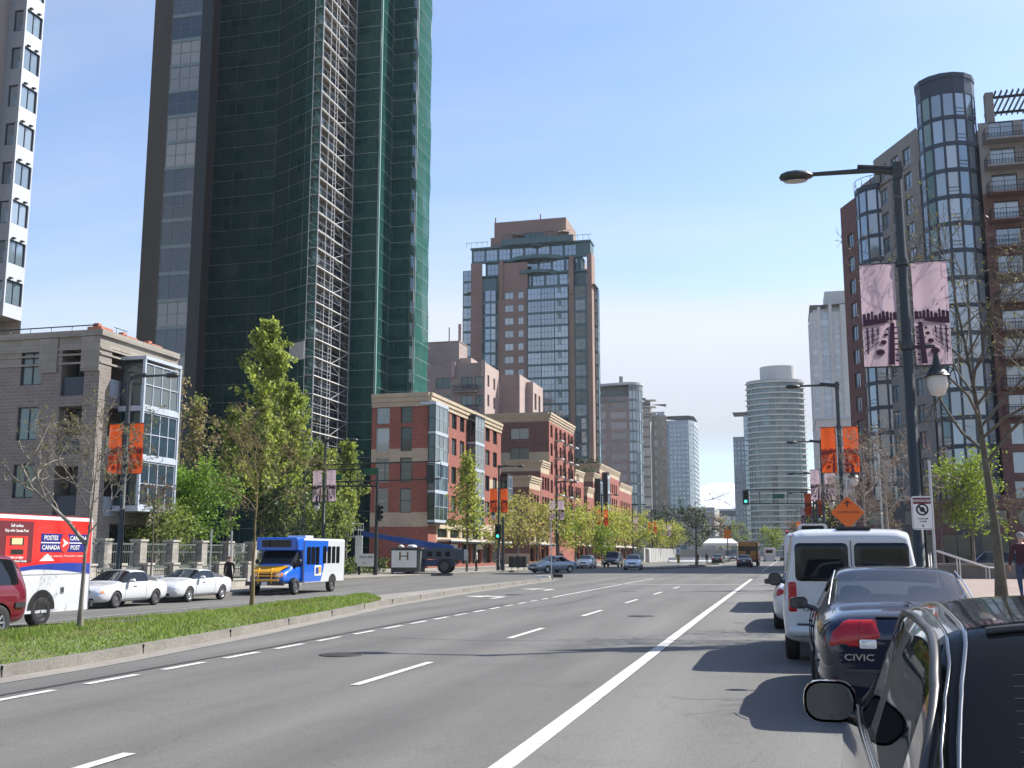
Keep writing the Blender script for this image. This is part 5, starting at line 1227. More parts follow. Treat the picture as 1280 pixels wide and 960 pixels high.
for sg in (-1, 1):
    X_ = lambda f: sg*w*f
    mo.tube(hug(C1, [(X_(.955), -1.42, 1.0), (X_(.91), -1.27, 1.12), (X_(.86), -1.08, 1.25), (X_(.815), -.85, 1.335), (X_(.79), -.5, 1.372), (X_(.785), 0, 1.385), (X_(.79), .25, 1.37), (X_(.82), .5, 1.29), (X_(.88), .8, 1.15), (X_(.93), 1.02, 1.02)], .004), .013, 6, 1)
    mo.tube(hug(C1, [(X_(.95), y, .975) for y in (-1.42, -1, -.5, 0, .5, 1.0)], .006), .010, 6, 0)
    mo.tube(hug(C1, [(X_(.70), .3, 1.42), (X_(.69), -.1, 1.44), (X_(.70), -.6, 1.42), (X_(.72), -.88, 1.385), (X_(.79), -1.2, 1.24), (X_(.865), -1.58, 1.08)], .003), .0065, 6, 0)
    mo.tube(hug(C1, [(X_(.755), .3, 1.40), (X_(.745), -.1, 1.42), (X_(.755), -.6, 1.40), (X_(.78), -.92, 1.36), (X_(.85), -1.25, 1.19), (X_(.925), -1.6, 1.05)], .002), .0050, 6, 0)
mo.tube(hug(C1, [(w*x_, -.86, 1.40) for x_ in (-.66, -.4, -.2, 0, .2, .4, .66)], .004), .012, 6, 1)
mo.build('moulding', C1)
mirror(C1, -w*.93, .82, .965, bk, .125, mat('dark_mirror_glass', (.10, .115, .13), .05, 1, var=0), .195, .0); mirror(C1, w*.93, .82, .965, bk, .125, None, .20)
rear_face(C1, Wd, Lg, .84); front_face(C1, Wd, Lg, .95)
dl = MB(mat('heater_wire', (.045, .04, .035), .5, var=0))
for i in range(11):
    t = .2+.07*i; y = -.95-.62*t; z = 1.372-.315*t+.012; x_ = w*(.52+.10*t); x_ = w*(.62+.10*t); dl.tube(hug(C1, [(-x_, y, z), (0, y-.014, z+.016), (x_, y, z)], .0004, 8), .0009, 4)
dl.build('heater_wire', C1)

# ------------------------------------------------------------------ 2 the navy sedan
nv = paint('navy_blue', (.009, .014, .034), .2, .2)
C2 = thing('parked_car', 'dark navy four door sedan parked behind the white van with red tail lights', 'car', (1.07, 12.85, 0))
S, T = sedan_st(4.44, 1.72, 1.44, hood=.93, belt=.95, deck=1.05, cowl=.27, rwl=-.345, roof1=-.21, roof0=.06, tumble=.68)
car_shell(C2, S, T, nv, (-1.31, 1.32), M_clgl, .345, 3); add_wheels(C2, .31, .19, .85, -1.31, 1.32)
b = MB(mat('grey_seat_fabric', (.10, .10, .105), .9, var=.15), M_plastic)
for x in (-.37, .37):
    for y, z0 in ((.2, .45), (-.75, .45)):
        b.box(x-.26, x+.26, y-.1, y+.12, z0, 1.02, 0); pts = rrect(.27, .2, .07); vs_ = [(x+p[0], y-.06, 1.12+p[1]) for p in pts]+[(x+p[0], y+.05, 1.12+p[1]) for p in pts]; k = len(pts)
        b.faces(vs_, [(i, (i+1)%k, k+(i+1)%k, k+i) for i in range(k)], 0, True); b.face(vs_[:k][::-1], 0); b.face(vs_[k:], 0)
b.box(-.74, .74, -.45, .75, .3, .5, 1); b.box(-.74, .74, -1.4, -.9, .5, .99, 1); b.box(-.72, .72, .85, 1.15, .5, .93, 1)
b.box(-.12, .12, .56, .6, 1.26, 1.32, 1); b.tube([(-.36, .6, .98), (-.36, .57, 1.0)], .17, 12, 1)
b.build('seats', C2)
mirror(C2, -.80, .72, .97, nv, .11); mirror(C2, .80, .72, .97, nv, .11)
h = 2.22
tl = plates(C2, 'tail_light', [([(-s*a_, c_) for a_, c_ in ((-.21, -.115), (-.19, -.125), (.07, -.125), (.22, -.035), (.225, -.01), (.175, .115), (.16, .122), (-.06, .118), (-.10, .10), (-.185, 0))][::-s], 0, 0, s*.52, -h, .845, s*.42, 0) for s in (1, -1)], M_red)
plates(C2, 'lamp_lens', [(.012, .21, .004, s*.465, -h, .845, s*.3, 0) for s in (1, -1)], mat('dark_red_lens', (.10, .004, .006), .12, var=.1, scale=30))
plates(C2, 'reversing_light', [(.15, .085, .015, s*.385, -h, .745, s*.2, 0) for s in (1, -1)], M_clear)
letters(C2, 'badge', 'CIVIC', .085, M_chrome, (-.47, -h, .62), -.15, sx=1.25, ext=.004)
plate_number(C2, -h-.012, .70); plates(C2, 'bumper_strip', [(1.2, .03, .012, 0, -h-.01, .50, 0, 0)], M_plastic)
mo = MB(M_chrome, M_plastic)
for sg in (-1, 1):
    mo.tube([(sg*.845, y, .56) for y in (-1.9, -1.65)], .014, 5, 1); mo.tube([(sg*.863, y, .56) for y in (-.95, 0, .95)], .014, 5, 1)
    mo.tube([(sg*x_, y, z) for x_, y, z in ((.60, -.86, 1.40), (.64, -1.1, 1.30), (.70, -1.5, 1.075))], .008, 5, 0)
mo.tube([(-.3, -2.13, .99), (.3, -2.13, .99)], .012, 5, 1); mo.build('moulding', C2)
front_face(C2, 1.72, 4.44, .93)

# ------------------------------------------------------------------ 3 the white van seen from behind
wh = paint('plain_white', (.54, .55, .56), 0, .3)
V = thing('parked_van', 'white cargo van with two dark rear door windows parked ahead of the navy sedan', 'van', (.86, 18.32, 0))
def van_st(L, W, H, zb=.3, belt=1.08, roofw=.80, nose=1.1, front=.32):
    h = L/2; w = W/2
    S = [(-h, zb+.12, belt-.02, H-.12, w*.86, w*.93, w*.91, w*(roofw-.06)), (-h+.07, zb, belt, H-.03, w*.90, w*.985, w*.95, w*(roofw-.01)), (-h+.30, zb, belt, H, w*.90, w, w*.96, w*roofw), (-h+.42, zb, belt, H, w*.90, w, w*.96, w*roofw), (-h+1.35, zb, belt, H, w*.9, w, w*.96, w*roofw), (-h+1.48, zb, belt, H, w*.9, w, w*.96, w*roofw),
         (0, zb, belt, H, w*.9, w, w*.96, w*roofw), (.12, zb, belt, H, w*.9, w, w*.96, w*roofw), (L*front-.75, zb, belt, H-.04, w*.9, w, w*.95, w*roofw), (L*front-.66, zb, belt, H-.08, w*.9, w, w*.95, w*(roofw-.02)),
         (L*front, zb, belt*.98, nose+.05, w*.9, w, w*.93, w*.8), (L*front+.12, zb, belt*.95, nose, w*.88, w*.99, w*.92, w*.78), (h-.25, zb, nose*.84, nose*.9, w*.84, w*.96, w*.88, w*.72), (h-.05, zb+.04, nose*.74, nose*.8, w*.78, w*.9, w*.8, w*.66), (h, zb+.15, nose*.62, nose*.68, w*.7, w*.8, w*.72, w*.6)]
    return S
S = van_st(4.75, 1.96, 1.93, roofw=.83)
T = [('', '')]*3+[('g', ''), ('', ''), ('g', ''), ('p', ''), ('g', ''), ('g', 'w'), ('g', 'w')]+[('', '')]*4
car_shell(V, S, T, wh, (-1.25, 1.55), M_cargl, .36, 3, boxy=.5); add_wheels(V, .335, .21, .96, -1.25, 1.55, 'steel')
h = 2.375
gv = plates(V, 'rear_window', [(.74, .54, .07, s*.41, -h, 1.46, 0, 0) for s in (1, -1)], M_cargl)
plates(V, 'tail_light', [(.11, .42, .03, s*.83, -h, .97, s*.35, 0) for s in (1, -1)], M_red)
bp = MB(wh, M_plastic); bp.tube([(-.86, -h+.12, .50), (-.8, -h-.07, .50), (0, -h-.1, .50), (.8, -h-.07, .50), (.86, -h+.12, .50)], .085, 8, 0); bp.tube([(-.78, -h-.085, .585), (0, -h-.12, .585), (.78, -h-.085, .585)], .02, 5, 1); bp.build('bumper', V)
sm = MB(M_plastic); sm.box(-.006, .006, -h-.006, -h+.1, .62, 1.76); sm.box(-.18, .30, -h+.12, -h+.5, 1.935, 1.965); sm.build('door_seam', V)
letters(V, 'badge', 'GMC', .09, mat('badge_grey', (.12, .12, .13), .4, var=0), (-.56, -h-.02, .80), 0, sx=1.3)
mirror(V, -.93, 1.0, 1.12, M_plastic, .17, None, .22); mirror(V, .93, 1.0, 1.12, M_plastic, .17, None, .22)
plate_number(V, -h-.02, .74); front_face(V, 1.96, 4.75, 1.1)

# ------------------------------------------------------------------ 4, 5 white car and white minibus further along
C4 = thing('parked_car', 'white low car mostly hidden in front of the white van', 'car', (.56, 25.2, 0))
S, T = sedan_st(4.9, 1.86, 1.28, hood=.9, belt=.86, deck=.98, cowl=.2, rwl=-.36, roof1=-.22, roof0=.0)
car_shell(C4, S, T, wh, (-1.4, 1.35), None, .36); add_wheels(C4, .33, .22, .92, -1.4, 1.35); rear_face(C4, 1.86, 4.9, .80, .42, .17); front_face(C4, 1.86, 4.9, .9); mirror(C4, -.86, .7, .92, wh, .1); mirror(C4, .86, .7, .92, wh, .1)
MBus = thing('minibus', 'white minibus with a dark panel box on its roof parked beyond the white van', 'bus', (.9, 34.3, 0))
def bus_box(root, L, W, z0, z1, m, r=.16, name='body'):
    bm = bmesh.new(); bmesh.ops.create_cube(bm, size=1); bmesh.ops.scale(bm, vec=(W, L, z1-z0), verts=bm.verts); bmesh.ops.translate(bm, vec=(0, 0, (z0+z1)/2), verts=bm.verts)
    ed = [e for e in bm.edges if not all(v.co.z < z0+.01 for v in e.verts)]
    bmesh.ops.bevel(bm, geom=ed, offset=r, segments=4, affect='EDGES', profile=.6)
    big = sorted((f.calc_area() for f in bm.faces), reverse=True)[5]*.98
    for f in bm.faces: f.smooth = f.calc_area() < big
    me = bpy.data.meshes.new(name); bm.to_mesh(me); bm.free(); me.materials.append(m); o = link(name, me, root); return o
bus_box(MBus, 6.4, 2.05, .4, 2.16, wh, .28); add_wheels(MBus, .37, .22, 1.0, -1.9, 2.2, 'steel')
b = MB(wh, M_well); plate(b, rrect(.80, .32, .1), Matrix.Translation((-.22, -2.75, 2.25)), .5, 0); plate(b, rrect(.60, .2, .03), Matrix.Translation((-.22, -3.26, 2.25)), .01, 1); b.build('roof_unit', MBus)
plates(MBus, 'rear_window', [(.62, .6, .1, s*.42, -3.2, 1.5, 0, -.02) for s in (1, -1)], M_cargl); plates(MBus, 'tail_light', [(.12, .3, .03, s*.86, -3.2, 1.05, 0, 0) for s in (1, -1)], M_red)
plates(MBus, 'side_window', [(1.1, .62, .08, -1.03, -2.1+1.25*i, 1.5, -PI/2, 0) for i in range(4)]+[(1.1, .62, .08, 1.03, -2.1+1.25*i, 1.5, PI/2, 0) for i in range(4)], M_cargl); plates(MBus, 'windscreen', [(1.7, .8, .1, 0, 3.2, 1.5, PI, 0)], M_cargl)
plates(MBus, 'marker_light', [(.1, .04, .01, x, -3.17, 2.04, 0, -.4) for x in (-.8, -.25, 0, .25, .8)], M_red)

# ------------------------------------------------------------------ 6 dark red sport utility, 7 mail truck
rd = paint('dark_cherry_red', (.16, .010, .022), .25, .22)
SU = thing('sport_utility', 'dark cherry red sport utility car driving past the median, cut off at the left edge', 'car', (-15.62, 16.25, gz(-15.6, 16)), PI)
S = van_st(4.55, 1.70, 1.66, zb=.28, belt=1.02, roofw=.78, nose=1.02, front=.17)
S[0] = (-2.275, .42, .98, 1.40, .66, .74, .72, .54); S[1] = (-2.2, .3, 1.0, 1.50, .74, .82, .78, .58); S[2] = (-1.98, .28, 1.02, 1.6, .76, .85, .80, .62)
T = [('', '')]+[('', '')]+[('g', '')]+[('g', ''), ('g', ''), ('p', ''), ('p', ''), ('g', ''), ('g', 'w'), ('g', 'w')]+[('', '')]*4
car_shell(SU, S, T, rd, (-1.40, 1.32), None, .38); add_wheels(SU, .35, .23, .85, -1.40, 1.32, 'star')
plates(SU, 'rear_window', [(1.1, .42, .1, 0, -2.28, 1.25, 0, -.25)], M_cargl); rear_face(SU, 1.7, 4.55, .92, .16, .34); front_face(SU, 1.7, 4.55, 1.02); mirror(SU, -.78, .45, 1.05, rd, .13); mirror(SU, .78, .45, 1.05, rd, .13)
b = MB(M_plastic, mat('silver_stripe', (.4, .4, .42), .4, .5, var=.05)); 
for s in (1, -1): b.box(s*.85, s*.868, -2.1, -1.82, .62, .72, 0); b.box(s*.852, s*.872, -.98, .9, .62, .72, 0); b.box(s*.868, s*.876, -.98, .9, .66, .68, 1)
b.build('side_moulding', SU)
MT = thing('mail_truck', 'red white and blue mail truck with POSTES CANADA lettering on its side', 'truck', (-19.15, 21.85, gz(-18.2, 21.85)), PI)
tr = paint('mail_red', (.60, .018, .016), 0, .3)
# local frame is turned: its left side (-x local = +x world) faces us is x = +1.05 local -> after turning -1.05
bus_box(MT, 6.3, 2.1, .34, 2.74, wh, .10, 'body'); add_wheels(MT, .37,   .24, 1.075, -1.23, 2.3, 'steel')
sx_ = -1.056
def sp(y, z, d=0): return (sx_-d, y, z)      # y local: tail at -3.15 (far end), nose +3.15 (near, off frame)
b = MB(tr, M_mblue := mat('mail_blue', (.012, .04, .27), .35, var=.03, coat=.6), M_white2, M_navy := mat('mail_navy', (.02, .02, .17), .35, var=.03), M_maroon := mat('poster_maroon', (.12, .012, .018), .5, var=.1), M_well)
yA, yB = -3.05, 3.05
wave_hi = lambda y: 1.52-.16*math.cos((y+1.2)*.55)*0+.13*math.sin((y+3.4)*.9)*.6-.03*(y+3)
wave_lo = lambda y: wave_hi(y)-.10-.18*max(0, 1-abs(y+3.05)/2.2)-.10*max(0, math.sin((y+.2)*.8))
ysn = [yA+(yB-yA)*i/40 for i in range(41)]
for a, c in zip(ysn, ysn[1:]):
    b.face([sp(a, wave_hi(a)), sp(c, wave_hi(c)), sp(c, 2.64), sp(a, 2.64)], 0); b.face([sp(a, wave_lo(a)), sp(c, wave_lo(c)), sp(c, wave_hi(c)), sp(a, wave_hi(a))], 1)
b.face([(-.95, -3.156, 1.5), (.95, -3.156, 1.5), (.95, -3.156, 2.64), (-.95, -3.156, 2.64)], 0)
b.face([sp(-1.05, 1.62, .003), sp(-1.6, 1.62, .003), sp(-1.33, 1.80, .003)], 2)
b.build('livery', MT)
# white peaks, roof band
rb = MB(tr); rb.box(-1.0, 1.0, -3.1, 3.1, 2.74, 2.752); rb.build('roof', MT)
P = MB(M_navy, M_white2, tr)
y0, y1, z0, z1 = -2.87, -1.05, 1.84, 2.30
P.face([sp(y0, z0, .006), sp(y1, z0, .006), sp(y1, z1, .006), sp(y0, z1, .006)], 0); P.face([sp(y0, 2.06, .009), sp(y1, 2.06, .009), sp(y1, 2.085, .009), sp(y0, 2.085, .009)], 1)
P.face([sp(-1.96+.18*math.cos(2*PI*i/20), 2.07+.25*math.sin(2*PI*i/20), .012) for i in range(20)], 2)
P.face([sp(-2.10, 2.07, .015), sp(-1.86, 2.18, .015), sp(-1.93, 2.07, .015), sp(-1.86, 1.96, .015)], 1)
P.build('emblem_panel', MT)
RZ = -PI/2
def tlet(body, size, y, z, m=M_white2, **kw): return letters(MT, 'lettering', body, size, m, (sx_-.012, y, z), RZ, **kw)
tlet('POSTES', .16, -1.42, 2.19); tlet('CANADA', .16, -1.43, 1.95); tlet('CANADA', .16, -2.49, 2.19); tlet('POST', .16, -2.38, 1.95)
tlet("De partout... jusqu'à vous   From anywhere... to anyone", .066, -1.96, 1.74, bold=False, sx=1.05)
b = MB(M_maroon, tr, M_chk := mat('screen_yellow', (.55, .50, .25), .5, var=.2), M_well)
k0 = len(b.v); b.face([sp(-1.02, 1.66, .006), sp(.02, 1.66, .006), sp(.02, 2.66, .006), sp(-1.02, 2.66, .006)], 0)
b.face([sp(-.86, 1.74, .009), sp(-.2, 1.74, .009), sp(-.2, 2.30, .009), sp(-.86, 2.30, .009)], 1); b.face([sp(-.74, 2.08, .012), sp(-.32, 2.08, .012), sp(-.32, 2.26, .012), sp(-.74, 2.26, .012)], 3); b.face([sp(-.69, 2.10, .014), sp(-.37, 2.10, .014), sp(-.37, 2.25, .014), sp(-.69, 2.25, .014)], 2); b.face([sp(-.74, 1.86, .012), sp(-.36, 1.86, .012), sp(-.36, 1.98, .012), sp(-.74, 1.98, .012)], 3)
b.v = [(p[0], p[1]*1.15+.42, p[2]-.08) for p in b.v]; b.build('poster', MT)
tlet('Sell online', .105, -.155, 2.47); tlet('Ship with Canada Post', .095, -.155, 2.35, sx=.95); tlet('Vendre en ligne', .09, -.155, 1.71); tlet('Expédier avec Postes Canada', .082, -.155, 1.62, sx=.85)
b = MB(M_plastic, M_amber, M_galv); b.box(-1.06, 1.06, -3.28, -3.14, .42, .56, 0); b.box(sx_-.01, sx_, -2.05, -1.92, .80, .96, 2); b.box(sx_-.014, sx_-.004, -2.03, -1.94, .82, .94, 0); b.box(sx_-.004, sx_, -3.0, -.4, 1.28, 1.29, 2); b.build('trim', MT)
plates(MT, 'tail_light', [(.1, .3, .02, s*.92, -3.15, .95, 0, 0) for s in (1, -1)], M_red)
b = MB(M_well)        # wheel arch lining
for y in (-1.23, 2.3):
    b.face([sp(y+.50*math.cos(a), .42+.50*math.sin(a)*.98, .004) for a in [PI*i/20 for i in range(21)]], 0)
b.split('wheel_arch', MT)
plates(MT, 'marker_light', [(.05, .12, .01, sx_-.0, -2.9, 2.5, -PI/2, 0)], M_red)

# ------------------------------------------------------------------ 8, 9 white coupes parked along the far kerb
C8 = thing('parked_car', 'white two door coupe with dark steel wheels parked right behind the mail truck', 'car', (-24.55, 35.6, gz(-24, 35)), PI)
S, T = sedan_st(4.3, 1.68, 1.36, hood=.90, belt=.90, deck=.98, cowl=.24, rwl=-.34, roof1=-.16, roof0=.04)
T[6] = ('g', '')
car_shell(C8, S, T, wh, (-1.22, 1.28), None, .335); add_wheels(C8, .30, .19, .83, -1.22, 1.28, 'steel'); front_face(C8, 1.68, 4.3, .9); rear_face(C8, 1.68, 4.3, .82); mirror(C8, -.78, .55, .95, wh, .1); mirror(C8, .78, .55, .95, wh, .1)
b = MB(wh); b.tube([(-.6, -1.98, 1.07), (.6, -1.98, 1.07)], [.03, .03], 6); b.tube([(-.5, -1.95, .96), (-.5, -1.98, 1.07)], .03, 5); b.tube([(.5, -1.95, .96), (.5, -1.98, 1.07)], .03, 5); b.build('spoiler', C8)
plates(C8, 'indicator', [(.16, .09, .03, s*.70, 1.98, .60, PI-s*.85, .1) for s in (1, -1)], M_amber)
C9 = thing('parked_car', 'white rounded coupe with silver wheels parked in front of the stone fence', 'car', (-24.6, 40.6, gz(-24, 40)), PI)
S, T = sedan_st(4.5, 1.72, 1.33, hood=.92, belt=.93, deck=1.0, cowl=.27, rwl=-.36, roof1=-.13, roof0=.05, tumble=.64)
T[6] = ('g', '')
car_shell(C9, S, T, wh, (-1.28, 1.33), None, .345); add_wheels(C9, .315, .2, .85, -1.28, 1.33, 'star'); front_face(C9, 1.72, 4.5, .92); rear_face(C9, 1.72, 4.5, .84); mirror(C9, -.8, .6, .97, wh, .1); mirror(C9, .8, .6, .97, wh, .1)

for root, ys_, wv, zt_ in ((C8, (.78, -.55), .84, .88), (C9, (.86, -.62), .86, .91), (C2, (.98, -.02, -.98), .86, .93), (V, (1.15, .1), .98, 1.85), (SU, (.72, -.22, -.95), .85, 1.0)):
    b = MB(M_well)
    for sg in (-1, 1):
        for y in ys_: b.tube(hug(root, [(sg*wv, y, z) for z in (.30, .5, .7, zt_)], .001, 4), .006, 4, cap=False)
        b.tube(hug(root, [(sg*wv, y, .30) for y in (min(ys_), max(ys_))], .001, 12), .005, 4, cap=False)
        for y in ys_[:-1] if len(ys_) > 1 else ys_: 
            q = hug(root, [(sg*wv, y-.5 if y > .3 else y-.45, zt_*.86), (sg*wv, y-.68 if y > .3 else y-.62, zt_*.86)], .012, 3); b.tube(q, .014, 5)
    b.build('door_seam', root)
# ------------------------------------------------------------------ 10 shuttle bus
SB = thing('shuttle_bus', 'blue and white shuttle bus with yellow bonnet and bull bar at the far kerb', 'bus', (-24.15, 49.9, gz(-24, 49)), PI)
bl = paint('bus_blue', (.012, .11, .52), 0, .3); ye = paint('bus_yellow', (.72, .36, .01), 0, .35)
bus_box(SB, 5.0, 2.3, .55, 2.72, wh, .14, 'body'); [setattr(o, 'location', (0, -.85, 0)) for o in kids(SB)]
q = MB(bl)
for s in (1, -1):
    x = s*1.153; P_ = [(x, 1.63, .58), (x, -.30, .58), (x, -.62, 1.2), (x, -.75, 1.7), (x, -1.1, 2.2), (x, -1.15, 2.6), (x, 1.63, 2.6)]; q.face(P_ if s < 0 else P_[::-1])
q.face([(-1.1, 1.64, 2.725), (-1.1, -1.15, 2.725), (1.1, -1.15, 2.725), (1.1, 1.64, 2.725)][::-1]); q.face([(-1.1, 1.652, .6), (1.1, 1.652, .6), (1.1, 1.652, 2.6), (-1.1, 1.652, 2.6)][::-1]); q.build('blue_panel', SB)
bus_box(SB, 1.2, 2.22, 2.12, 2.74, bl, .12, 'head_box').location = (0, 1.75, 0)
S = [(1.4, .5, 1.25, 2.18, .95, 1.02, 1.0, .96), (1.5, .5, 1.25, 2.18, .95, 1.02, 1.0, .96), (1.75, .5, 1.26, 2.16, .95, 1.02, 1.0, .95), (1.95, .5, 1.26, 2.12, .95, 1.02, .98, .90), (2.5, .5, 1.24, 1.42, .92, 1.0, .95, .82), (2.6, .5, 1.22, 1.30, .9, .98, .92, .78), (3.05, .5, 1.1, 1.2, .86, .95, .86, .72), (3.28, .52, .95, 1.08, .8, .9, .8, .68), (3.32, .6, .8, .9, .74, .84, .74, .62)]
T = [('', ''), ('g', ''), ('g', ''), ('g', 'w'), ('', ''), ('', ''), ('', ''), ('', '')]
car_shell(SB, S, T, bl, (2.42,), None, .42, 2); add_wheels(SB, .38, .24, 1.165, -1.75, 2.42, 'steel')
b = MB(ye); b.faces([(x, y, z) for y, z, wv in ((2.55, 1.37, .86), (2.8, 1.305, .84), (3.05, 1.245, .80), (3.24, 1.165, .74), (3.31, 1.07, .72)) for x in (-wv, -wv*.6, 0, wv*.6, wv)], [(j*5+i, j*5+i+1, (j+1)*5+i+1, (j+1)*5+i) for j in range(4) for i in range(4)], 0, True); b.xform(Matrix.Translation((0, 0, .012))); b.build('bonnet', SB)
plates(SB, 'side_window', [(.42, .86, .05, s*1.16, 1.15-.50*i, 1.86, s*PI/2, 0) for i in range(3) for s in (-1, 1)]+[(.42, .86, .05, s*1.156, -.72-.55*i, 1.90, s*PI/2, 0) for i in range(4) for s in (-1, 1)], M_cargl)
plates(SB, 'destination_sign', [(1.55, .34, .03, 0, 2.36, 2.44, PI, 0)], M_cargl); plates(SB, 'headlight', [(.26, .18, .02, s*.62, 3.33, .93, PI, 0) for s in (1, -1)], M_clear); plates(SB, 'indicator', [(.12, .18, .02, s*.80, 3.30, .95, PI-s*.4, 0) for s in (1, -1)], M_amber); plates(SB, 'grille', [(.95, .26, .02, 0, 3.335, .93, PI, 0)], M_plastic)
b = MB(ye, M_plastic)
for x in (-.34, .34): b.tube([(x, 3.44, .55), (x, 3.46, 1.2), (x, 3.36, 1.26)], .035, 6, 0)
for z in (.72, .9, 1.04): b.tube([(-.72, 3.44, z), (.72, 3.44, z)], .03, 6, 0)
b.box(-.98, .98, 3.34, 3.46, .46, .64, 1); b.box(-.7, .7, 3.42, 3.48, .66, .76, 0); b.build('bull_bar', SB); plate_number(SB, 3.48, .55, PI)
plates(SB, 'side_poster', [(.78, .50, .01, s*1.162, .08, 1.12, s*PI/2, 0) for s in (-1, 1)], M_white2)
for s in (-1, 1):
    b = MB(M_mblue, ye); b.face([(s*1.18, .36, .95), (s*1.18, .02, .95), (s*1.18, .02, 1.28), (s*1.18, .36, 1.28)], 0); b.face([(s*1.18, -.02, .98), (s*1.18, -.26, .98), (s*1.18, -.26, 1.32), (s*1.18, -.02, 1.32)], 1); b.build('poster_picture', SB)
b = MB(M_white2, M_well); b.box(-.5, .5, -.7, .2, 2.72, 2.86, 0); b.build('roof_vent', SB); 
b = MB(M_well)
for s in (-1, 1): b.face([(s*1.158, -1.75+.47*math.cos(a), .55+.38*math.sin(a)) for a in [PI*i/16 for i in range(17)]])
b.split('wheel_arch', SB); mirror(SB, -1.0, 2.1, 1.55, M_plastic, .2, None, .16); mirror(SB, 1.0, 2.1, 1.55, M_plastic, .2, None, .16)

# ------------------------------------------------------------------ 11 - 20 traffic further away
def quick_car(label, col, loc, rz, L=4.5, W=1.75, H=1.43, kind='sedan', metal=.3, **kw):
    root = thing('car', label, 'car', (loc[0], loc[1], gz(*loc[:2])+(loc[2] if len(loc) > 2 else 0)), rz); p = paint(col[0], col[1], metal, .25)
    if kind == 'sedan': S, T = sedan_st(L, W, H)
    elif kind == 'hatch': S, T = sedan_st(L, W, H, deck=.98, rwl=-.43, roof1=-.33, roof0=.03)
    else:
        S = van_st(L, W, H, zb=.28, belt=1.02, roofw=.78, nose=1.02, front=.2); T = [('', '')]*2+[('g', '')]+[('g', ''), ('g', ''), ('p', ''), ('p', ''), ('g', ''), ('g', 'w'), ('g', 'w')]+[('', '')]*4
    car_shell(root, S, T, p, (-L*.29, L*.295), None, .34, 2); add_wheels(root, .31, .2, W/2-.01, -L*.29, L*.295)
    if kind == 'suv': plates(root, 'rear_window', [(W*.62, .4, .08, 0, -L/2-.02, 1.3, 0, -.1)], M_cargl)
    front_face(root, W, L, .95); rear_face(root, W, L, .85); mirror(root, -W*.46, L*.14, .97, p, .1); mirror(root, W*.46, L*.14, .97, p, .1)
    return root
silver = ('silver_blue', (.20, .26, .33))
quick_car('silver blue sedan turning across the junction behind the median post', silver, (-19.6, 89.5), math.radians(146))
quick_car('white hatchback driving towards the camera beyond the junction', ('white2', (.72, .73, .74)), (-21.3+.3, 113), PI, 4.1, 1.68, 1.42, 'hatch', 0)
quick_car('silver wagon driving towards the camera in the tower shadow', ('silver_grey', (.42, .46, .50)), (-14.9, 105.5), PI+.08, 4.5, 1.74, 1.48, 'hatch')
quick_car('dark sport utility car waiting behind the silver wagon', ('black2', (.012, .012, .014)), (-20.2, 126), PI, 4.6, 1.85, 1.8, 'suv')
quick_car('dark blue sedan following the yellow school bus', ('midnight', (.012, .014, .03)), (-5.0, 128), 0, 4.6, 1.78, 1.45)
quick_car('dark sedan left of the yellow school bus', ('grey2', (.03, .032, .036)), (-10.6, 168), .0, 4.6, 1.78, 1.45)
DS = quick_car('dark sport utility car on the side street behind the low planter wall', ('black3', (.014, .016, .018)), (14.6, 88.5, .0), PI/2+.1, 4.6, 1.85, 1.75, 'suv')
fv = thing('parked_van', 'white box van far ahead on the right of the school bus', 'van', (-3.6, 215, 0)); bus_box(fv, 5.5, 2.2, .4, 2.7, wh, .15); add_wheels(fv, .36, .22, 1.08, -1.7, 1.8, 'steel'); plates(fv, 'rear_window', [(1.3, .6, .05, 0, -2.75, 2.0, 0, 0)], M_cargl); plates(fv, 'tail_light', [(.14, .3, .02, s*.95, -2.75, 1.0, 0, 0) for s in (1, -1)], M_red)
SBu = thing('school_bus', 'yellow school bus seen from behind driving away up the street', 'bus', (-4.9, 142, 0)); sy = paint('school_bus_yellow', (.42, .17, .02), 0, .4)
bus_box(SBu, 10.5, 2.45, .6, 3.15, sy, .3); add_wheels(SBu, .48, .28, 1.15, -2.9, 3.6, 'steel')
plates(SBu, 'rear_window', [(.8, .6, .08, s*.72, -5.25, 2.2, 0, 0) for s in (1, -1)]+[(.55, 1.0, .06, 0, -5.26, 2.0, 0, 0)], M_cargl); plates(SBu, 'tail_light', [(.22, .22, .1, s*.95, -5.25, 1.35, 0, 0) for s in (1, -1)]+[(.2, .2, .09, s*.9, -5.22, 2.85, 0, -.2) for s in (1, -1)], M_red)
b = MB(M_black); b.box(-1.2, 1.2, -5.4, -5.24, .55, .85); [b.box(-1.23, 1.23, -5.0, 5.0, z, z+.06) for z in (1.2, 1.5)]; b.build('bumper', SBu)
plates(SBu, 'side_window', [(.75, .6, .05, s*1.228, -4.4+.95*i, 2.2, s*PI/2, 0) for i in range(9) for s in (-1, 1)], M_cargl)
proto = None
for i, (x, y, c_) in enumerate(((-20.5, 262, 'white'), (-18.4, 268, 'silver'), (-16.6, 262, 'blue grey'), (-13.6, 275, 'dark'), (-1.0, 235, 'dark grey'), (.8, 250, 'pale silver'))):
    quick_car('small %s car far up the street, %s' % (c_, ['leftmost of the row before the white awning', 'second from the left before the white awning', 'third from the left before the white awning', 'right end of the row before the white awning', 'at the right kerb beyond the box van', 'farthest one at the right kerb'][i]),
              ('far_'+c_.replace(' ', '_'), {'white': (.7, .7, .7), 'silver': (.45, .47, .5), 'blue grey': (.12, .17, .26), 'dark': (.02, .02, .022), 'dark grey': (.05, .05, .055), 'pale silver': (.5, .52, .55)}[c_]), (x, y), PI if i < 4 else 0)

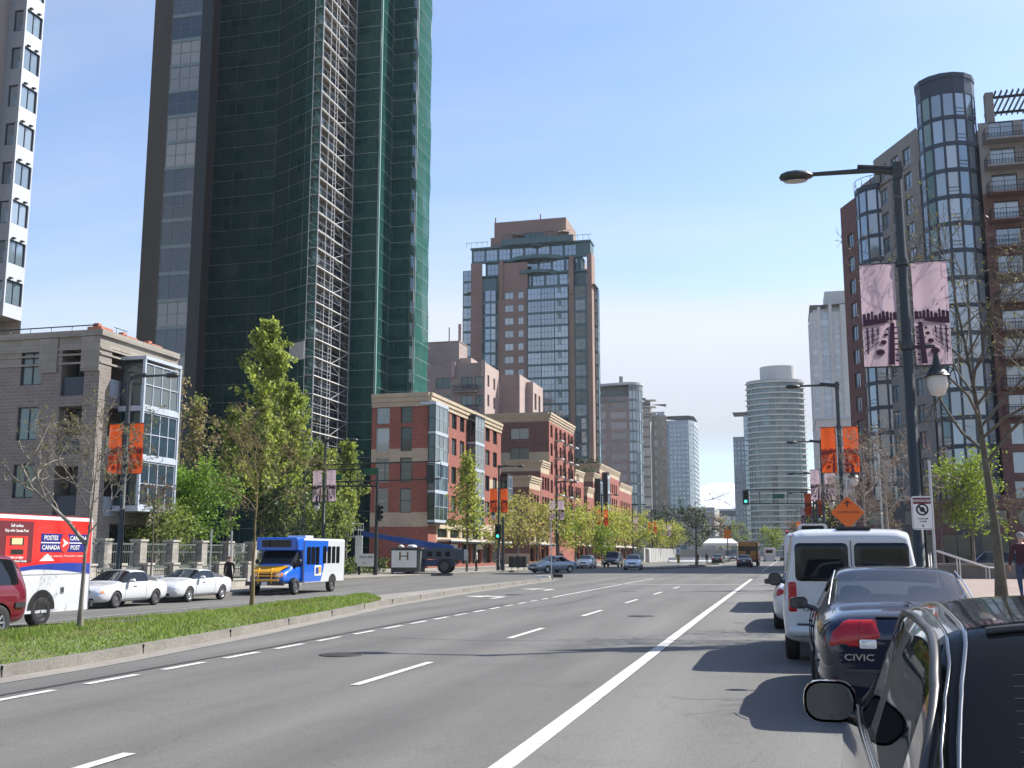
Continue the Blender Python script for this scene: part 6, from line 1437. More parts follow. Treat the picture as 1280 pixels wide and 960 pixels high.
# ------------------------------------------------------------------ 21 blue boom lift
BL = thing('boom_lift', 'dark blue telescopic boom lift parked on the corner before the red brick building', 'boom lift', (-27.7, 80.6, gz(-27.7, 80.6)+.16), math.radians(100))
lb = mat('machine_blue', (.02, .045, .12), .45, .1, var=.2, scale=2); lg = mat('machine_grey', (.055, .07, .095), .5, .1, var=.2, scale=2); bb = mat('boom_blue', (.02, .07, .28), .4, .1, var=.12, scale=2)
b = MB(lb); b.box(-1.05, 1.05, -1.9, 1.9, .55, 1.05); b.box(-.8, .8, -2.2, 2.2, .62, .9); b.build('chassis', BL)
add_wheels(BL, .55, .4, 1.25, -1.45, 1.45, 'steel')
b = MB(lg, lb, M_well); b.box(-1.2, -.35, -2.5, 1.4, 1.1, 1.95, 0); b.box(.35, 1.2, -2.5, 1.4, 1.1, 1.95, 0); b.box(-.35, .35, -2.3, .6, 1.1, 1.5, 1); b.prism([(-1.2, -3.0), (1.2, -3.0), (1.2, -2.5), (-1.2, -2.5)], 1.0, 1.85, 0)
for y in (-1.9, -1.2, -.5, .3): b.box(-1.21, -1.2, y, y+.4, 1.3, 1.7, 2); b.box(1.2, 1.21, y, y+.4, 1.3, 1.7, 2)
b.build('turntable', BL)
b = MB(bb, M_white2); 
def obeam(p0, p1, wd, ht, m=0):
    p0, p1 = Vector(p0), Vector(p1); d = (p1-p0).normalized(); s_ = d.cross(Vector((0, 0, 1))).normalized()*wd/2; u = s_.cross(d).normalized()*ht/2
    v = [p+s_*i+u*j for p in (p0, p1) for i, j in ((-1, -1), (1, -1), (1, 1), (-1, 1))]
    b.faces(v, [(0, 1, 2, 3), (7, 6, 5, 4), (0, 4, 5, 1), (1, 5, 6, 2), (2, 6, 7, 3), (3, 7, 4, 0)], m)
obeam((0, -2.0, 1.9), (0, 2.6, 2.65), .42, .5); obeam((0, 2.5, 2.64), (0, 5.3, 3.1), .32, .4); b.build('boom', BL)
b = MB(M_galv)
for z in (2.9, 3.4, 3.9):
    b.tube([(-.9, 5.5, z), (.9, 5.5, z), (.9, 6.3, z), (-.9, 6.3, z), (-.9, 5.5, z)], .03, 5)
for x, y in ((-.9, 5.5), (.9, 5.5), (.9, 6.3), (-.9, 6.3), (0, 5.5)): b.tube([(x, y, 2.9), (x, y, 3.9)], .03, 5)
b.box(-.9, .9, 5.5, 6.3, 2.82, 2.9); b.build('basket', BL)
# ------------------------------------------------------------------ street lamps with banners
def cloth(name, col, tr=.45):
    m = mat(name, col, .85, var=.10, scale=2.4, streak=True); nt = m.node_tree; p = [n for n in nt.nodes if n.type == 'BSDF_PRINCIPLED'][0]; out = [n for n in nt.nodes if n.type == 'OUTPUT_MATERIAL'][0]
    t = nt.nodes.new('ShaderNodeBsdfTranslucent'); nt.links.new(p.inputs['Base Color'].links[0].from_socket, t.inputs[0]); mx = N(nt, 'ShaderNodeMixShader'); mx.inputs[0].default_value = tr
    nt.links.new(p.outputs[0], mx.inputs[1]); nt.links.new(t.outputs[0], mx.inputs[2]); nt.links.new(mx.outputs[0], out.inputs[0]); return m
M_or = cloth('orange_banner_cloth', (.60, .095, .02)); M_pk = cloth('mauve_banner_cloth', (.52, .40, .45))
M_ordk = mat('orange_banner_print', (.22, .025, .02), .8, var=.1); M_pkdk = mat('plum_banner_print', (.055, .022, .045), .8, var=.1); M_pkw = mat('pale_banner_print', (.60, .52, .56), .8, var=.1)
def banner_mesh(cloth, ink, seed, flip, pale):
    """0.62 x 1.85 m cloth with a printed street scene: skyline, lit facades, a line of cars"""
    W, Hh = .66, 2.1; b = MB(cloth, ink, pale); rr = random.Random(seed); nx, nz = 6, 12; vs_ = []
    for j in range(nz+1):
        for i in range(nx+1):
            x, z = W*i/nx, -Hh*j/nz; vs_.append((x, .018*math.sin(i*1.3+seed)+.02*math.sin(j*.5+seed), z))
    b.faces(vs_, [(j*(nx+1)+i, j*(nx+1)+i+1, (j+1)*(nx+1)+i+1, (j+1)*(nx+1)+i)[::-1] for j in range(nz) for i in range(nx)], 0, True)
    def q(pts, m=1):
        pp = [((W-x if flip else x), z) for x, z in pts]
        for y in (-.042, .046):
            b.face([(x, y, z) for x, z in pp], m)
    x = .01
    while x < W-.07:
        h = rr.uniform(.04, .17)*(1 if x < W*.55 else .7); w_ = rr.uniform(.05, .10)
        q([(x, -1.16), (x+w_*.8, -1.16), (x+w_*.8, -1.10+h), (x+w_*.5, -1.08+h), (x, -1.10+h)]); x += w_
    q([(.01, -1.27), (W*.72, -1.20), (W*.72, -1.13), (.01, -1.13)])
    for k in range(6): q([(.02+.05*k, -1.30), (.045+.05*k, -1.30), (.045+.05*k, -1.92+.10*k), (.02+.05*k, -1.95+.10*k)], 1 if k % 2 else 2)
    for k in range(4): q([(.02, -1.40-.13*k), (.30, -1.36-.08*k), (.30, -1.34-.08*k), (.02, -1.37-.13*k)], 1)
    for k, (cx, cz, r_) in enumerate(((.46, -1.34, .03), (.43, -1.45, .045), (.38, -1.6, .06), (.31, -1.80, .085))):
        q([(cx+r_*math.cos(2*PI*i/10), cz+r_*.75*math.sin(2*PI*i/10)) for i in range(10)], 1)
    q([(.52, -1.22), (.60, -1.22), (.57, -2.05), (.46, -2.05)], 1)
    for k in range(7): q([(.585, -1.3-.11*k), (.65, -1.3-.11*k), (.65, -1.33-.11*k), (.585, -1.33-.11*k)], 1)
    return b
def banner_plain(cloth, seed): 
    b = banner_mesh(cloth, M_ordk, seed, False, cloth); return b
BAN = {}
for nm, cl, ink, pale in (('orange', M_or, M_ordk, M_or), ('mauve', M_pk, M_pkdk, M_pkw)):
    BAN[nm] = [banner_mesh(cl, ink, 3, False, pale).mesh('banner'), banner_mesh(cl, ink, 3, True, pale).mesh('banner')]
def make_lamp(sgn, Hh=9.1):
    """sgn: side the long arm points to (+1 = local +x)"""
    r = thing('street_lamp', 'street lamp', 'street lamp')
    b = MB(M_pole, M_plastic); b.tube([(0, 0, 0), (0, 0, .5), (0, 0, .52), (0, 0, Hh)], [.16, .155, .115, .085], 14); b.lathe([(.24, 0), (.24, .04), (.18, .08)], 14, 0); b.tube([(.13, -.02, .2), (.125, -.02, 3.6)], .022, 6)
    b.lathe([(.125, Hh-2.05), (.13, Hh-1.98), (.115, Hh-1.9)], 12, 0); b.lathe([(.125, Hh-3.75), (.13, Hh-3.68), (.115, Hh-3.6)], 12, 0); b.build('pole', r)
    b = MB(M_pole); b.tube([(0, 0, Hh-.10), (sgn*.5, 0, Hh-.02), (sgn*1.7, 0, Hh-.02)], [.07, .06, .045], 8); b.tube([(-sgn*.12, 0, Hh-.03), (sgn*.75, 0, Hh+.08)], [.05, .045], 8); b.box(-.09, .09, -.09, .09, Hh-.25, Hh+.10); b.build('arm', r)
    hd = MB(M_pole); prof = [(-.06, .0), (.02, .10), (.14, .18), (.33, .215), (.50, .19), (.62, .12), (.66, .0)]
    n = 16; k = len(prof); vs_ = []
    for u, hw in prof:
        for i in range(n):
            a = 2*PI*i/n; vs_.append((sgn*(1.65+u), hw*math.cos(a), Hh-.05+hw*math.sin(a)*(.62 if math.sin(a) > 0 else .42)))
    hd.faces(vs_, [(i*n+j, i*n+(j+1)%n, (i+1)*n+(j+1)%n, (i+1)*n+j) for i in range(k-1) for j in range(n)], 0, True); h = hd.build('lamp_head', r, recalc=True)
    ln = MB(M_lens := mat('lamp_lens', (.32, .31, .27), .25, var=.1)); ln.faces([(sgn*(1.98+.24*math.cos(2*PI*i/14)), .15*math.sin(2*PI*i/14), Hh-.145) for i in range(14)], [tuple(range(14))], 0); ln.build('lens', h)
    for z in (Hh-1.98, Hh-4.08):
        b = MB(M_pole); b.tube([(-.86, 0, z), (.86, 0, z)], .016, 5); b.build('banner_bar', r)
    return r
def lamp_extra(r, Hh, colr, ped=None):
    for k, x in ((0, -.82), (1, .16)):
        o = link('banner', BAN[colr][k], r, (x, 0, Hh-1.99))
    if ped:
        b = MB(M_pole); z = 5.4; b.tube([(0, 0, z), (ped*.5, 0, z), (ped*.52, 0, z-.12)], .035, 6); b.lathe([(.03, z-.1), (.07, z-.35), (.22, z-.55), (.26, z-.60)], 12, 0, c=(ped*.52, 0, 0)); o = b.build('footway_lamp', r)
        g = MB(mat('frosted_globe', (.55, .54, .50), .4, var=.05)); g.lathe([(.18, z-.6), (.20, z-.75), (.14, z-.95), (.01, z-1.0)], 12, 0, c=(ped*.52, 0, 0)); g.build('globe', o)
LR = make_lamp(-1); LL = make_lamp(1)
def place_lamp(proto, x, y, z, colr, ped, label, grp='street lamps with banners', rz=0):
    c = copy_tree(proto, label, (x, y, z), rz, grp); lamp_extra(c, 9.1, colr, ped); return c
z0 = .24
place_lamp(LR, 2.42, 21.7, z0-.05, 'mauve', 1, 'big near street lamp with two mauve banners beside the white van', rz=.05)
place_lamp(LR, 2.46, 50.3, z0-.05, 'orange', 1, 'second street lamp on the right with two orange banners')
place_lamp(LR, 2.46, 76.0, z0-.05, 'mauve', 1, 'third street lamp on the right with mauve banners')
place_lamp(LR, 2.5, 106, .16, 'orange', 1, 'fourth street lamp on the right with orange banners, half hidden by nearer poles')
place_lamp(LR, 2.5, 140, .16, 'mauve', 1, 'small fifth street lamp on the right with mauve banners')
place_lamp(LR, 2.5, 200, .16, 'orange', None, 'very distant small street lamp on the right with orange banners')
place_lamp(LL, -26.4, 38.2, -.2, 'orange', None, 'left street lamp with two orange banners before the grey brick block')
place_lamp(LL, -29.6, 64.8, -.05, 'mauve', -1, 'left street lamp with mauve banners in front of the green trees')
place_lamp(LL, -24.6, 90.5, .14, 'orange', -1, 'left street lamp with orange banners before the red brick corner building')
place_lamp(LL, -24, 112, .14, 'mauve', None, 'left street lamp with mauve banners above the yellow green street trees')
place_lamp(LL, -23.6, 138.5, .14, 'orange', -1, 'left street lamp with orange banners before the low red brick building')
place_lamp(LL, -23.6, 167, .14, 'mauve', None, 'left street lamp with mauve banners behind the silver wagon')
place_lamp(LL, -23.6, 192, .14, 'orange', None, 'farther left street lamp with orange banners near the white bollard')
place_lamp(LL, -23.6, 216, .14, 'mauve', None, 'farthest left street lamp with mauve banners beside the grey hoarding')
for p in (LR, LL):
    for k in list(kids(p)):
        for g in kids(k): bpy.data.objects.remove(g)
        bpy.data.objects.remove(k)
    bpy.data.objects.remove(p)

# ------------------------------------------------------------------ traffic signals
G_on = emit('green_signal_light', (.05, 1, .55), 2.2); R_on = emit('red_signal_light', (1, .05, .12), 2.2)
def signal_head(root, x, y, z, rz, lit, name='signal_head'):
    b = MB(M_pole, M_well); M = Matrix.Translation((x, y, z)) @ Matrix.Rotation(rz, 4, 'Z'); k = len(b.v)
    b.box(-.17, .17, 0, .2, -.55, .55, 0); b.box(-.28, .28, .09, .11, -.66, .66, 0)
    for i, zz_ in enumerate((.36, 0, -.36)):
        b.lathe([(.13, -.16), (.14, -.16), (.14, 0)], 10, 0, 'Y', (0, 0, zz_))
        b.face([(.12*math.cos(2*PI*j/12), -.012, zz_+.12*math.sin(2*PI*j/12)) for j in range(12)], 1)
    b.xform(M); o = b.build(name, root)
    if lit is not None:
        g = MB(G_on if lit == 'g' else R_on); zz_ = -.36 if lit == 'g' else .36; g.face([(.125*math.cos(2*PI*j/14), -.02, zz_+.125*math.sin(2*PI*j/14)) for j in range(14)]); g.xform(M); g.build('lamp', o)
def signal(label, x, y, z, arm, lits, rz=0, Hh=7.6, truss=True, low=None):
    r = thing('traffic_signal', label, 'traffic light', (x, y, z), rz, 'traffic signals at the junctions')
    b = MB(M_pole); b.tube([(0, 0, 0), (0, 0, Hh)], [.15, .10], 10); b.build('pole', r)
    if arm:
        b = MB(M_pole); b.tube([(0, 0, Hh-.1), (arm, 0, Hh)], [.07, .05], 6); b.tube([(0, 0, Hh-1.35), (arm, 0, Hh-1.25)], [.07, .05], 6)
        n = 5
        for i in range(n+1): b.tube([(arm*i/n, 0, Hh-.1), (arm*i/n, 0, Hh-1.3)], .03, 5)
        b.build('arm', r)
        sb = MB(mat('green_street_sign', (.01, .10, .05), .5, var=.05)); sb.box(arm*.45, arm*.45+1.7*(1 if arm > 0 else -1)*.6, -.04, -.02, Hh-.85, Hh-.4); sb.build('street_name_sign', r)
    for hx, hz, rr_, l in lits: signal_head(r, hx, -.15 if abs(rr_) < 1.6 else .15, hz, rr_, l)
    return r
signal('traffic signal pole with a long double arm beside the blue boom lift', -29.6, 74.2, .02, -6.4, [(-6.2, 6.9, 0, None), (.35, 4.6, 1.2, None)], Hh=7.9)
signal('traffic signal arm reaching right over the boom lift with a dark sign box', -33.8, 70.5, -.1, 10.4, [(9.6, 7.2, PI, None)], Hh=8.1)
signal('traffic signal with a lit green lamp below the orange lamp banners', -23.9, 89.3, .14, None, [(-.42, 3.3, 0, 'g')], Hh=4.6)
signal('traffic signal arm with a green light over the right lanes', 2.6, 99.5, .16, -6.2, [(-6.2, 6.5, 0, 'g')], Hh=7.2)
signal('far traffic signal showing red beside the distant rounded tower', -.2, 262, 0, None, [(0, 6.5, 0, 'r')], Hh=6.2)
signal('far traffic signal with a dark arm over the left lanes', -19.2, 232, 0, 7.5, [(7.2, 6.6, PI, None)], Hh=7.4)

# ------------------------------------------------------------------ signs
def post_sign(name, label, x, y, z0_, hp, build, rz=0, pr=.028, cat='sign', group=None):
    r = thing(name, label, cat, (x, y, z0_), rz, group); b = MB(M_galv); b.tube([(0, .03, 0), (0, .03, hp)], pr, 6); b.build('post', r); build(r); return r
def no_stop(r):
    b = MB(M_white2, M_maroon, M_black); M = Matrix.Translation((-.17, -.01, 2.16)); plate(b, rrect(.36, .60, .05), M, .006, 0)
    plate(b, rrect(.33, .57, .04), M @ Matrix.Translation((0, -.006, 0)), .001, 2); plate(b, rrect(.318, .558, .036), M @ Matrix.Translation((0, -.0075, 0)), .001, 0); plate(b, rrect(.30, .11, .01), M @ Matrix.Translation((0, -.009, .215)), .001, 1); b.build('sign_panel', r)
    s_ = MB(M_black, M_maroon)
    def ring(r0, r1, cz, m, y):
        s_.faces([(-.17+rr_*math.cos(2*PI*i/24), y, cz+rr_*math.sin(2*PI*i/24)) for rr_ in (r0, r1) for i in range(24)], [(i, (i+1)%24, 24+(i+1)%24, 24+i) for i in range(24)], m)
    ring(.078, .108, 2.22, 0, -.022); ring(.0, .045, 2.22, 0, -.022); c = .078*.707
    s_.face([(-.17-c-.012, -.0235, 2.22+c-.012), (-.17-c+.012, -.0235, 2.22+c+.012), (-.17+c+.012, -.0235, 2.22-c+.012), (-.17+c-.012, -.0235, 2.22-c-.012)], 0)
    s_.face([(-.17-.02, -.022, 1.935), (-.17, -.022, 1.905), (-.17+.02, -.022, 1.935)], 0); s_.box(-.177, -.163, -.0225, -.0215, 1.93, 1.955, 0); s_.build('symbol', r)
    for body, sz, z, m in (('ENFORCED', .058, 2.375, M_white2), ('7-9:30 AM', .04, 2.055, M_black), ('3-6 PM', .04, 2.005, M_black)):
        t = text_mb(body, sz, m, ext=.001); t.xform(Matrix.Translation((-.17, -.022, z))); t.build('lettering', r)
post_sign('parking_sign', 'white no stopping sign with red header and black ring beside the near lamp post', 2.52, 20.3, .14, 3.1, no_stop, 0)
def diamond(r):
    b = MB(mat('orange_sign_sheeting', (.70, .14, .015), .6, var=.06), M_black); M = Matrix.Translation((0, -.01, 3.05)) @ Matrix.Rotation(PI/4, 4, 'Y'); plate(b, rrect(.92, .92, .06), M, .006, 0); b.build('sign_panel', r)
    s_ = MB(M_dkor := mat('dark_sign_print', (.10, .02, .01), .7, var=0)); z = 3.42; s_.face([(-.15, -.02, z-.02), (0, -.02, z+.13), (.15, -.02, z-.02), (.13, -.02, z-.05), (0, -.02, z+.05), (-.13, -.02, z-.05)]); s_.box(-.03, .03, -.0205, -.0195, z-.15, z+.07); s_.build('symbol', r)
    t = text_mb('CONSTRUCTION', .115, M_dkor, ext=.001, sx=.95); t.xform(Matrix.Translation((0, -.02, 3.06))); t.build('lettering', r)
post_sign('construction_sign', 'orange diamond construction sign above the white van roof', 2.35, 44.5, .15, 4.4, diamond)
def dash(r):
    b = MB(M_white2, M_black); plate(b, rrect(.45, .6, .04), Matrix.Translation((0, -.01, 1.05)), .006, 0); b.build('sign_panel', r)
    b = MB(M_galv); b.tube([(-.7, 0, .04), (.7, 0, .04)], .03, 5); b.tube([(0, -.5, .04), (0, .5, .04)], .03, 5); b.build('base', r)
# narrow post standing on the median nose
r = thing('median_post', 'thin grey post standing on the tip of the road median', 'post', (-13.98, 63.6, .15)); b = MB(M_galv); b.tube([(0, 0, 0), (0, 0, 3.4)], .035, 6); b.build('post', r); b = MB(M_white2, M_black); b.box(-.9, -.1, -.2, .2, 0, .10, 0); b.box(.1, .7, -.12, .12, 0, .2, 1); b.build('base', r)
def dblob(r):
    b = MB(M_yel := mat('yellow_marker', (.55, .38, .02), .6, var=.1), M_black)
    b.box(-.16, .16, -.02, .02, .35, 1.25, 0)
    for k in range(4): b.face([(-.16, -.022, .4+.22*k), (.16, -.022, .55+.22*k), (.16, -.022, .65+.22*k), (-.16, -.022, .5+.22*k)], 1)
    b.build('marker_board', r); b = MB(M_white2, M_black); plate(b, rrect(.6, .75, .05), Matrix.Translation((0, -.01, 1.75)), .008, 0); b.face([(-.05, -.02, 1.5), (.05, -.02, 1.5), (.05, -.02, 1.8), (.14, -.02, 1.8), (0, -.02, 1.98), (-.14, -.02, 1.8), (-.05, -.02, 1.8)], 1); b.build('keep_right_panel', r)
post_sign('keep_right_sign', 'white keep right sign with striped yellow board on the far traffic island', -12.6, 127, .14, 2.2, dblob)
# far traffic island with a bare tree
b = MB(M_kerb, M_soil); pl_ = [(-14.5, 110), (-12.6, 111), (-10.4, 124), (-9.9, 140), (-10.6, 141.5), (-13.0, 138), (-14.3, 126)]; b.prism(pl_, -.05, .15, 0); b.prism([(-11.5, 128), (-10.5, 129), (-10.2, 139), (-10.8, 140), (-12.3, 137)], .15, .22, 1); tag(b.build('traffic_island'), kind='structure')
b = MB(M_kerb, leafmat('island_grass', (.06, .10, .02), .4)); b.prism([(-11.8, 160), (-9.8, 158), (-9.4, 330), (-11.8, 330)], -.05, .15, 0); b.prism([(-11.5, 162), (-10.1, 160), (-9.8, 328), (-11.5, 328)], .15, .19, 1); tag(b.build('median_island'), kind='structure')

# notice boards on the left corner
def nb(r, w_, h_, z, items, rails=True):
    b = MB(M_white2); plate(b, rrect(w_, h_, .02), Matrix.Translation((0, -.02, z)), .03); b.build('sign_panel', r)
    for body, sz, zz_, bold in items:
        t = text_mb(body, sz, M_navy2, bold, ext=.001); t.xform(Matrix.Translation((0, -.06, zz_))); t.build('lettering', r)
M_navy2 = mat('navy_lettering', (.02, .025, .07), .6, var=0)
r = thing('notice_board', 'low white notice board with dark lettering beside the signal pole', 'sign', (-30.9, 75.6, .0), .12)
b = MB(M_dark); [b.box(x-.06, x+.06, 0, .08, 0, .7) for x in (-.55, .55)]; b.build('post', r); nb(r, 1.45, .95, 1.1, [('Events office', .21, 1.33, True), ('604 - - - -', .15, .88, True)])
r = thing('notice_board', 'tall narrow white board standing behind the low white notice board', 'sign', (-31.9, 76.4, .0), .1)
b = MB(M_white2, M_dark); b.box(-.28, .28, -.03, .03, .9, 2.95, 0); b.box(-.05, .05, .03, .1, 0, .9, 1); b.build('sign_panel', r)
r = thing('rubbish_skip', 'grey skip hung with a white banner lettered H on the left corner', 'skip', (-28.9, 79.2, .05), .1)
b = MB(mat('skip_steel', (.09, .10, .10), .7, .3, var=.25), M_white2); b.prism([(-1.15, -.8), (1.15, -.8), (1.15, .9), (-1.15, .9)], .12, 1.85, 0); b.prism([(-1.25, -.86), (1.25, -.86), (1.25, .96), (-1.25, .96)], 1.85, 1.97, 0)
for x in (-1, 1): b.box(x-.07, x+.07, -.9, -.8, 0, 1.85, 0)
b.build('body', r)
b = MB(M_white2); plate(b, rrect(2.0, 1.3, .02), Matrix.Translation((-.08, -.93, 1.12)), .01); b.build('banner', r)
t = text_mb('H', .95, mat('brown_gold_lettering', (.16, .11, .045), .6, var=.2, scale=9), False, ext=.001, sx=1.35); t.xform(Matrix.Translation((-.1, -.95, 1.3))); t.build('lettering', r)
b = MB(mat('white_sack', (.6, .6, .58), .8, var=.1)); rr = random.Random(5)
for k in range(6): b.lathe([(.01, .0), (.22, .03), (.26, .12), (.14, .24), (.01, .27)], 8, 0, c=(rr.uniform(-.6, .5), rr.uniform(-.4, .4), 1.95))
b.build('sacks', r)
# litter bins, bus stop
def bin_(label, x, y, z):
    r = thing('litter_bin', label, 'bin', (x, y, z)); b = MB(M_plastic, M_galv); b.lathe([(.30, 0), (.33, .05), (.34, 1.0), (.36, 1.05), (.30, 1.15), (.02, 1.2)], 12, 0); b.build('body', r); b = MB(M_galv); b.lathe([(.345, .9), (.355, .92), (.345, .96)], 12); b.build('band', r)
bin_('black round litter bin at the foot of the left orange banner lamp', -24.9, 92.0, .14); bin_('black round litter bin beside the second orange banner lamp on the left', -22.9, 141, .14)
r = thing('newspaper_boxes', 'row of dark newspaper boxes on the left corner beside the signal', 'newspaper box', (-23.6, 91.3, .14)); b = MB(M_plastic, M_galv)
for i in range(3): b.box(-.25+.55*i, .2+.55*i, -.22, .22, .25, 1.2, 0); b.box(-.05+.55*i, .0+.55*i, -.03, .03, 0, .25, 0)
b.build('box', r)
for i, (x, y) in enumerate(((-22.75, 178.5),)):
    r = thing('bollard', 'stout pale concrete bollard beside the far left kerb', 'bollard', (x, y, .14)); b = MB(M_lgrey); b.lathe([(.42, 0), (.42, 2.1), (.36, 2.25), (.01, 2.3)], 14); b.build('shaft', r)
# slim poles
for lb_, x, y, z, h in (('slim grey sign post before the stone fence between the two coupes', -26.0, 44.6, -.2, 2.9), ('slim grey pole standing behind the right lamp post', 4.9, 60, .36, 8.0), ('slim pale post beside the woman in black', -26.4, 47.2, -.2, 2.9)):
    r = thing('sign_post', lb_, 'post', (x, y, z)); b = MB(M_galv); b.tube([(0, 0, 0), (0, 0, h)], .045 if h < 5 else .07, 6); b.build('post', r)
# hoarding, barriers, awning far on the left
r = thing('construction_hoarding', 'long grey panel hoarding far along the left pavement', 'hoarding', (-23.5, 205, .14)); b = MB(mat('hoarding_panel', (.36, .36, .34), .8, var=.12, scale=.5), M_mgrey)
for i in range(20): b.box(-.05, .05, -26+2.6*i, -23.46+2.6*i, 0, 2.4, 0); b.box(-.1, .1, -23.46+2.6*i, -23.4+2.6*i, 0, 2.5, 1)
for i in range(4): b.box(.1+2.6*i, 2.6+2.6*i, 25.9, 26, 0, 2.3, 0)
b.build('panel', r)
for i in range(7):
    r = thing('traffic_barrier', 'white concrete barrier in the row of barriers on the far left lane', 'barrier', (-19.8+1.3*i*.97, 190+2.4*i*0+1.2*i, .0), .55-PI/2*0, 'white barriers by the hoarding')
    b = MB(mat('white_barrier', (.66, .66, .64), .8, var=.1)); b.faces([(x, y, z) for x in (-.85, .85) for y, z in ((-.3, 0), (-.28, .2), (-.12, .4), (-.08, .9), (.08, .9), (.12, .4), (.28, .2), (.3, 0))], [(i2, i2+1, 9+i2, 8+i2) for i2 in range(7)]+[tuple(range(7, -1, -1)), tuple(range(8, 16))]); b.build('block', r)
r = thing('canopy_tent', 'white canopy tent at the far end of the left lane', 'tent', (-17.5, 290, 0)); b = MB(M_white2); b.prism([(-4.5, -2), (4.5, -2), (4.5, 2), (-4.5, 2)], 3.6, 4.3); b.faces([(-4.6, -2.1, 4.3), (4.6, -2.1, 4.3), (4.6, 2.1, 4.3), (-4.6, 2.1, 4.3), (-3, 0, 5.6), (3, 0, 5.6)], [(0, 1, 5, 4), (1, 2, 5), (2, 3, 4, 5), (3, 0, 4)]); b.build('roof', r)
for x, y in ((-4.3, -1.8), (4.3, -1.8), (4.3, 1.8), (-4.3, 1.8)): b = MB(M_galv); b.tube([(x, y, 0), (x, y, 3.7)], .06, 5); b.build('leg', r)
r = thing('road_sign', 'orange work sign on a dark post far up the road', 'sign', (-9.6, 178, .15)); b = MB(mat('orange_far_sign', (.6, .2, .03), .6, var=.05), M_dark); plate(b, rrect(1.2, 1.5, .1), Matrix.Translation((0, 0, 4.6)), .04, 0); b.tube([(0, .06, 0), (0, .06, 4.2)], .08, 6, 1); b.build('sign_panel', r)
r = thing('crane_jib', 'tiny tower crane jib above the white dome', 'crane', (-62, 720, 0)); b = MB(M_galv); b.tube([(0, 0, 0), (0, 0, 64)], .8, 4); b.build('mast', r); b = MB(M_galv); b.tube([(-7, 0, 62), (6, 0, 62)], .6, 4); b.box(3, 5.5, -.8, .8, 60.8, 63.2); b.build('jib', r)

# ------------------------------------------------------------------ stone fence on the left
FW = thing('stone_fence', 'two tiered stone pillar fence with iron railings along the left pavement', 'fence', (-30, 55, -.2))
M_fst = brickmat('fence_stone', (.30, .28, .245), (.2, .19, .17), .5, .25, .16); M_fcap = mat('fence_cap_stone', (.38, .36, .31), .9, var=.15, scale=2)
def fence_run(x, y0, y1, zb, wh_, ph, gap, pw=.55):
    n = max(1, round((y1-y0)/gap)); st = (y1-y0)/n
    for i in range(n+1):
        y = y0+st*i; b = MB(M_fst, M_fcap); b.box(x-pw/2, x+pw/2, y-pw/2, y+pw/2, zb-.3, zb+ph, 0); b.box(x-pw/2-.05, x+pw/2+.05, y-pw/2-.05, y+pw/2+.05, zb+ph, zb+ph+.1, 1); b.build('pillar', FW, True)
        if i == n: break
        a, c = y+pw/2+.003, y+st-pw/2-.003
        b = MB(M_fst, M_fcap); b.box(x-.16, x+.16, a, c, zb-.3, zb+wh_, 0); b.box(x-.2, x+.2, a, c, zb+wh_, zb+wh_+.09, 1); b.build('low_wall', FW, True)
        b = MB(M_irn := mat('grey_green_railing', (.10, .12, .11), .6, .2, var=.15)); t = zb+ph-.12
        b.box(x-.03, x+.03, a, c, t-.05, t+.03); b.box(x-.025, x+.025, a, c, t-.42, t-.36); b.box(x-.03, x+.03, a, c, zb+wh_+.18, zb+wh_+.24)
        for k in range(int((c-a)/.16)+1): 
            yy_ = a+.06+.16*k
            if yy_ < c: b.box(x-.012, x+.012, yy_-.012, yy_+.012, zb+wh_+.09, t if k % 4 else t-.05)
        b.build('railing', FW, True)
fence_run(-30.6, 40.2, 62.6, -.18, .95, 2.35, 2.8)
fence_run(-29.3, 38.0, 51.0, -.2, .35, 1.25, 2.2, .5); fence_run(-29.3, 52.0, 60.5, -.2, .35, 1.25, 2.2, .5)
b = MB(M_soil); b.prism([(-30.3, 38), (-29.5, 38), (-29.5, 60.5), (-30.3, 60.5)], -.2, .35); b.build('planter_soil', FW, True)
r = thing('garden_wall', 'pale concrete garden wall running behind the shuttle bus', 'wall', (-34, 72, 0)); b = MB(M_lgrey, M_fst); b.box(-3.6, -3.3, -5, 9, -.2, 2.3, 0); b.box(-3.7, -3.2, 8.6, 9.2, -.2, 2.6, 1); b.build('wall', r)
b = MB(M_plastic); [b.box(-3.1, -2.7, 2+.9*i, 2.6+.9*i, -.1, 1.9) for i in range(5)]; b.build('louvre', r)

# ------------------------------------------------------------------ right plaza: low planter wall, ramp rail
r = thing('planter_wall', 'long low concrete planter wall on the right plaza', 'planter', (9, 57, .36)); b = MB(mat('drab_concrete', (.17, .155, .135), .9, var=.2, scale=1), M_soil); b.box(-2.6, 22, -.3, .3, 0, .62, 0); b.box(-2.7, 22.1, -.36, .36, .62, .74, M_conc)  # wall concrete in a darker tone than its coping
for x in range(0, 20, 5): b.box(x, x+.02, -.31, -.3, .02, .6, M_soil)
b.build('wall', r)
r = thing('ramp_handrail', 'pale sloping metal handrail beside the low planter wall', 'railing', (6.7, 55.6, .36)); b = MB(mat('pale_painted_rail', (.6, .6, .58), .4, .2, var=.05))
for y in (0, .9): b.tube([(0, y, 0), (0, y, 1.25), (.35, y, 1.35), (2.6, y, .55), (3.2, y, .55)], .04, 6); b.tube([(1.3, y, 0), (1.3, y, 1.0)], .03, 5); b.tube([(2.6, y, 0), (2.6, y, .55)], .03, 5)
b.build('rail', r)
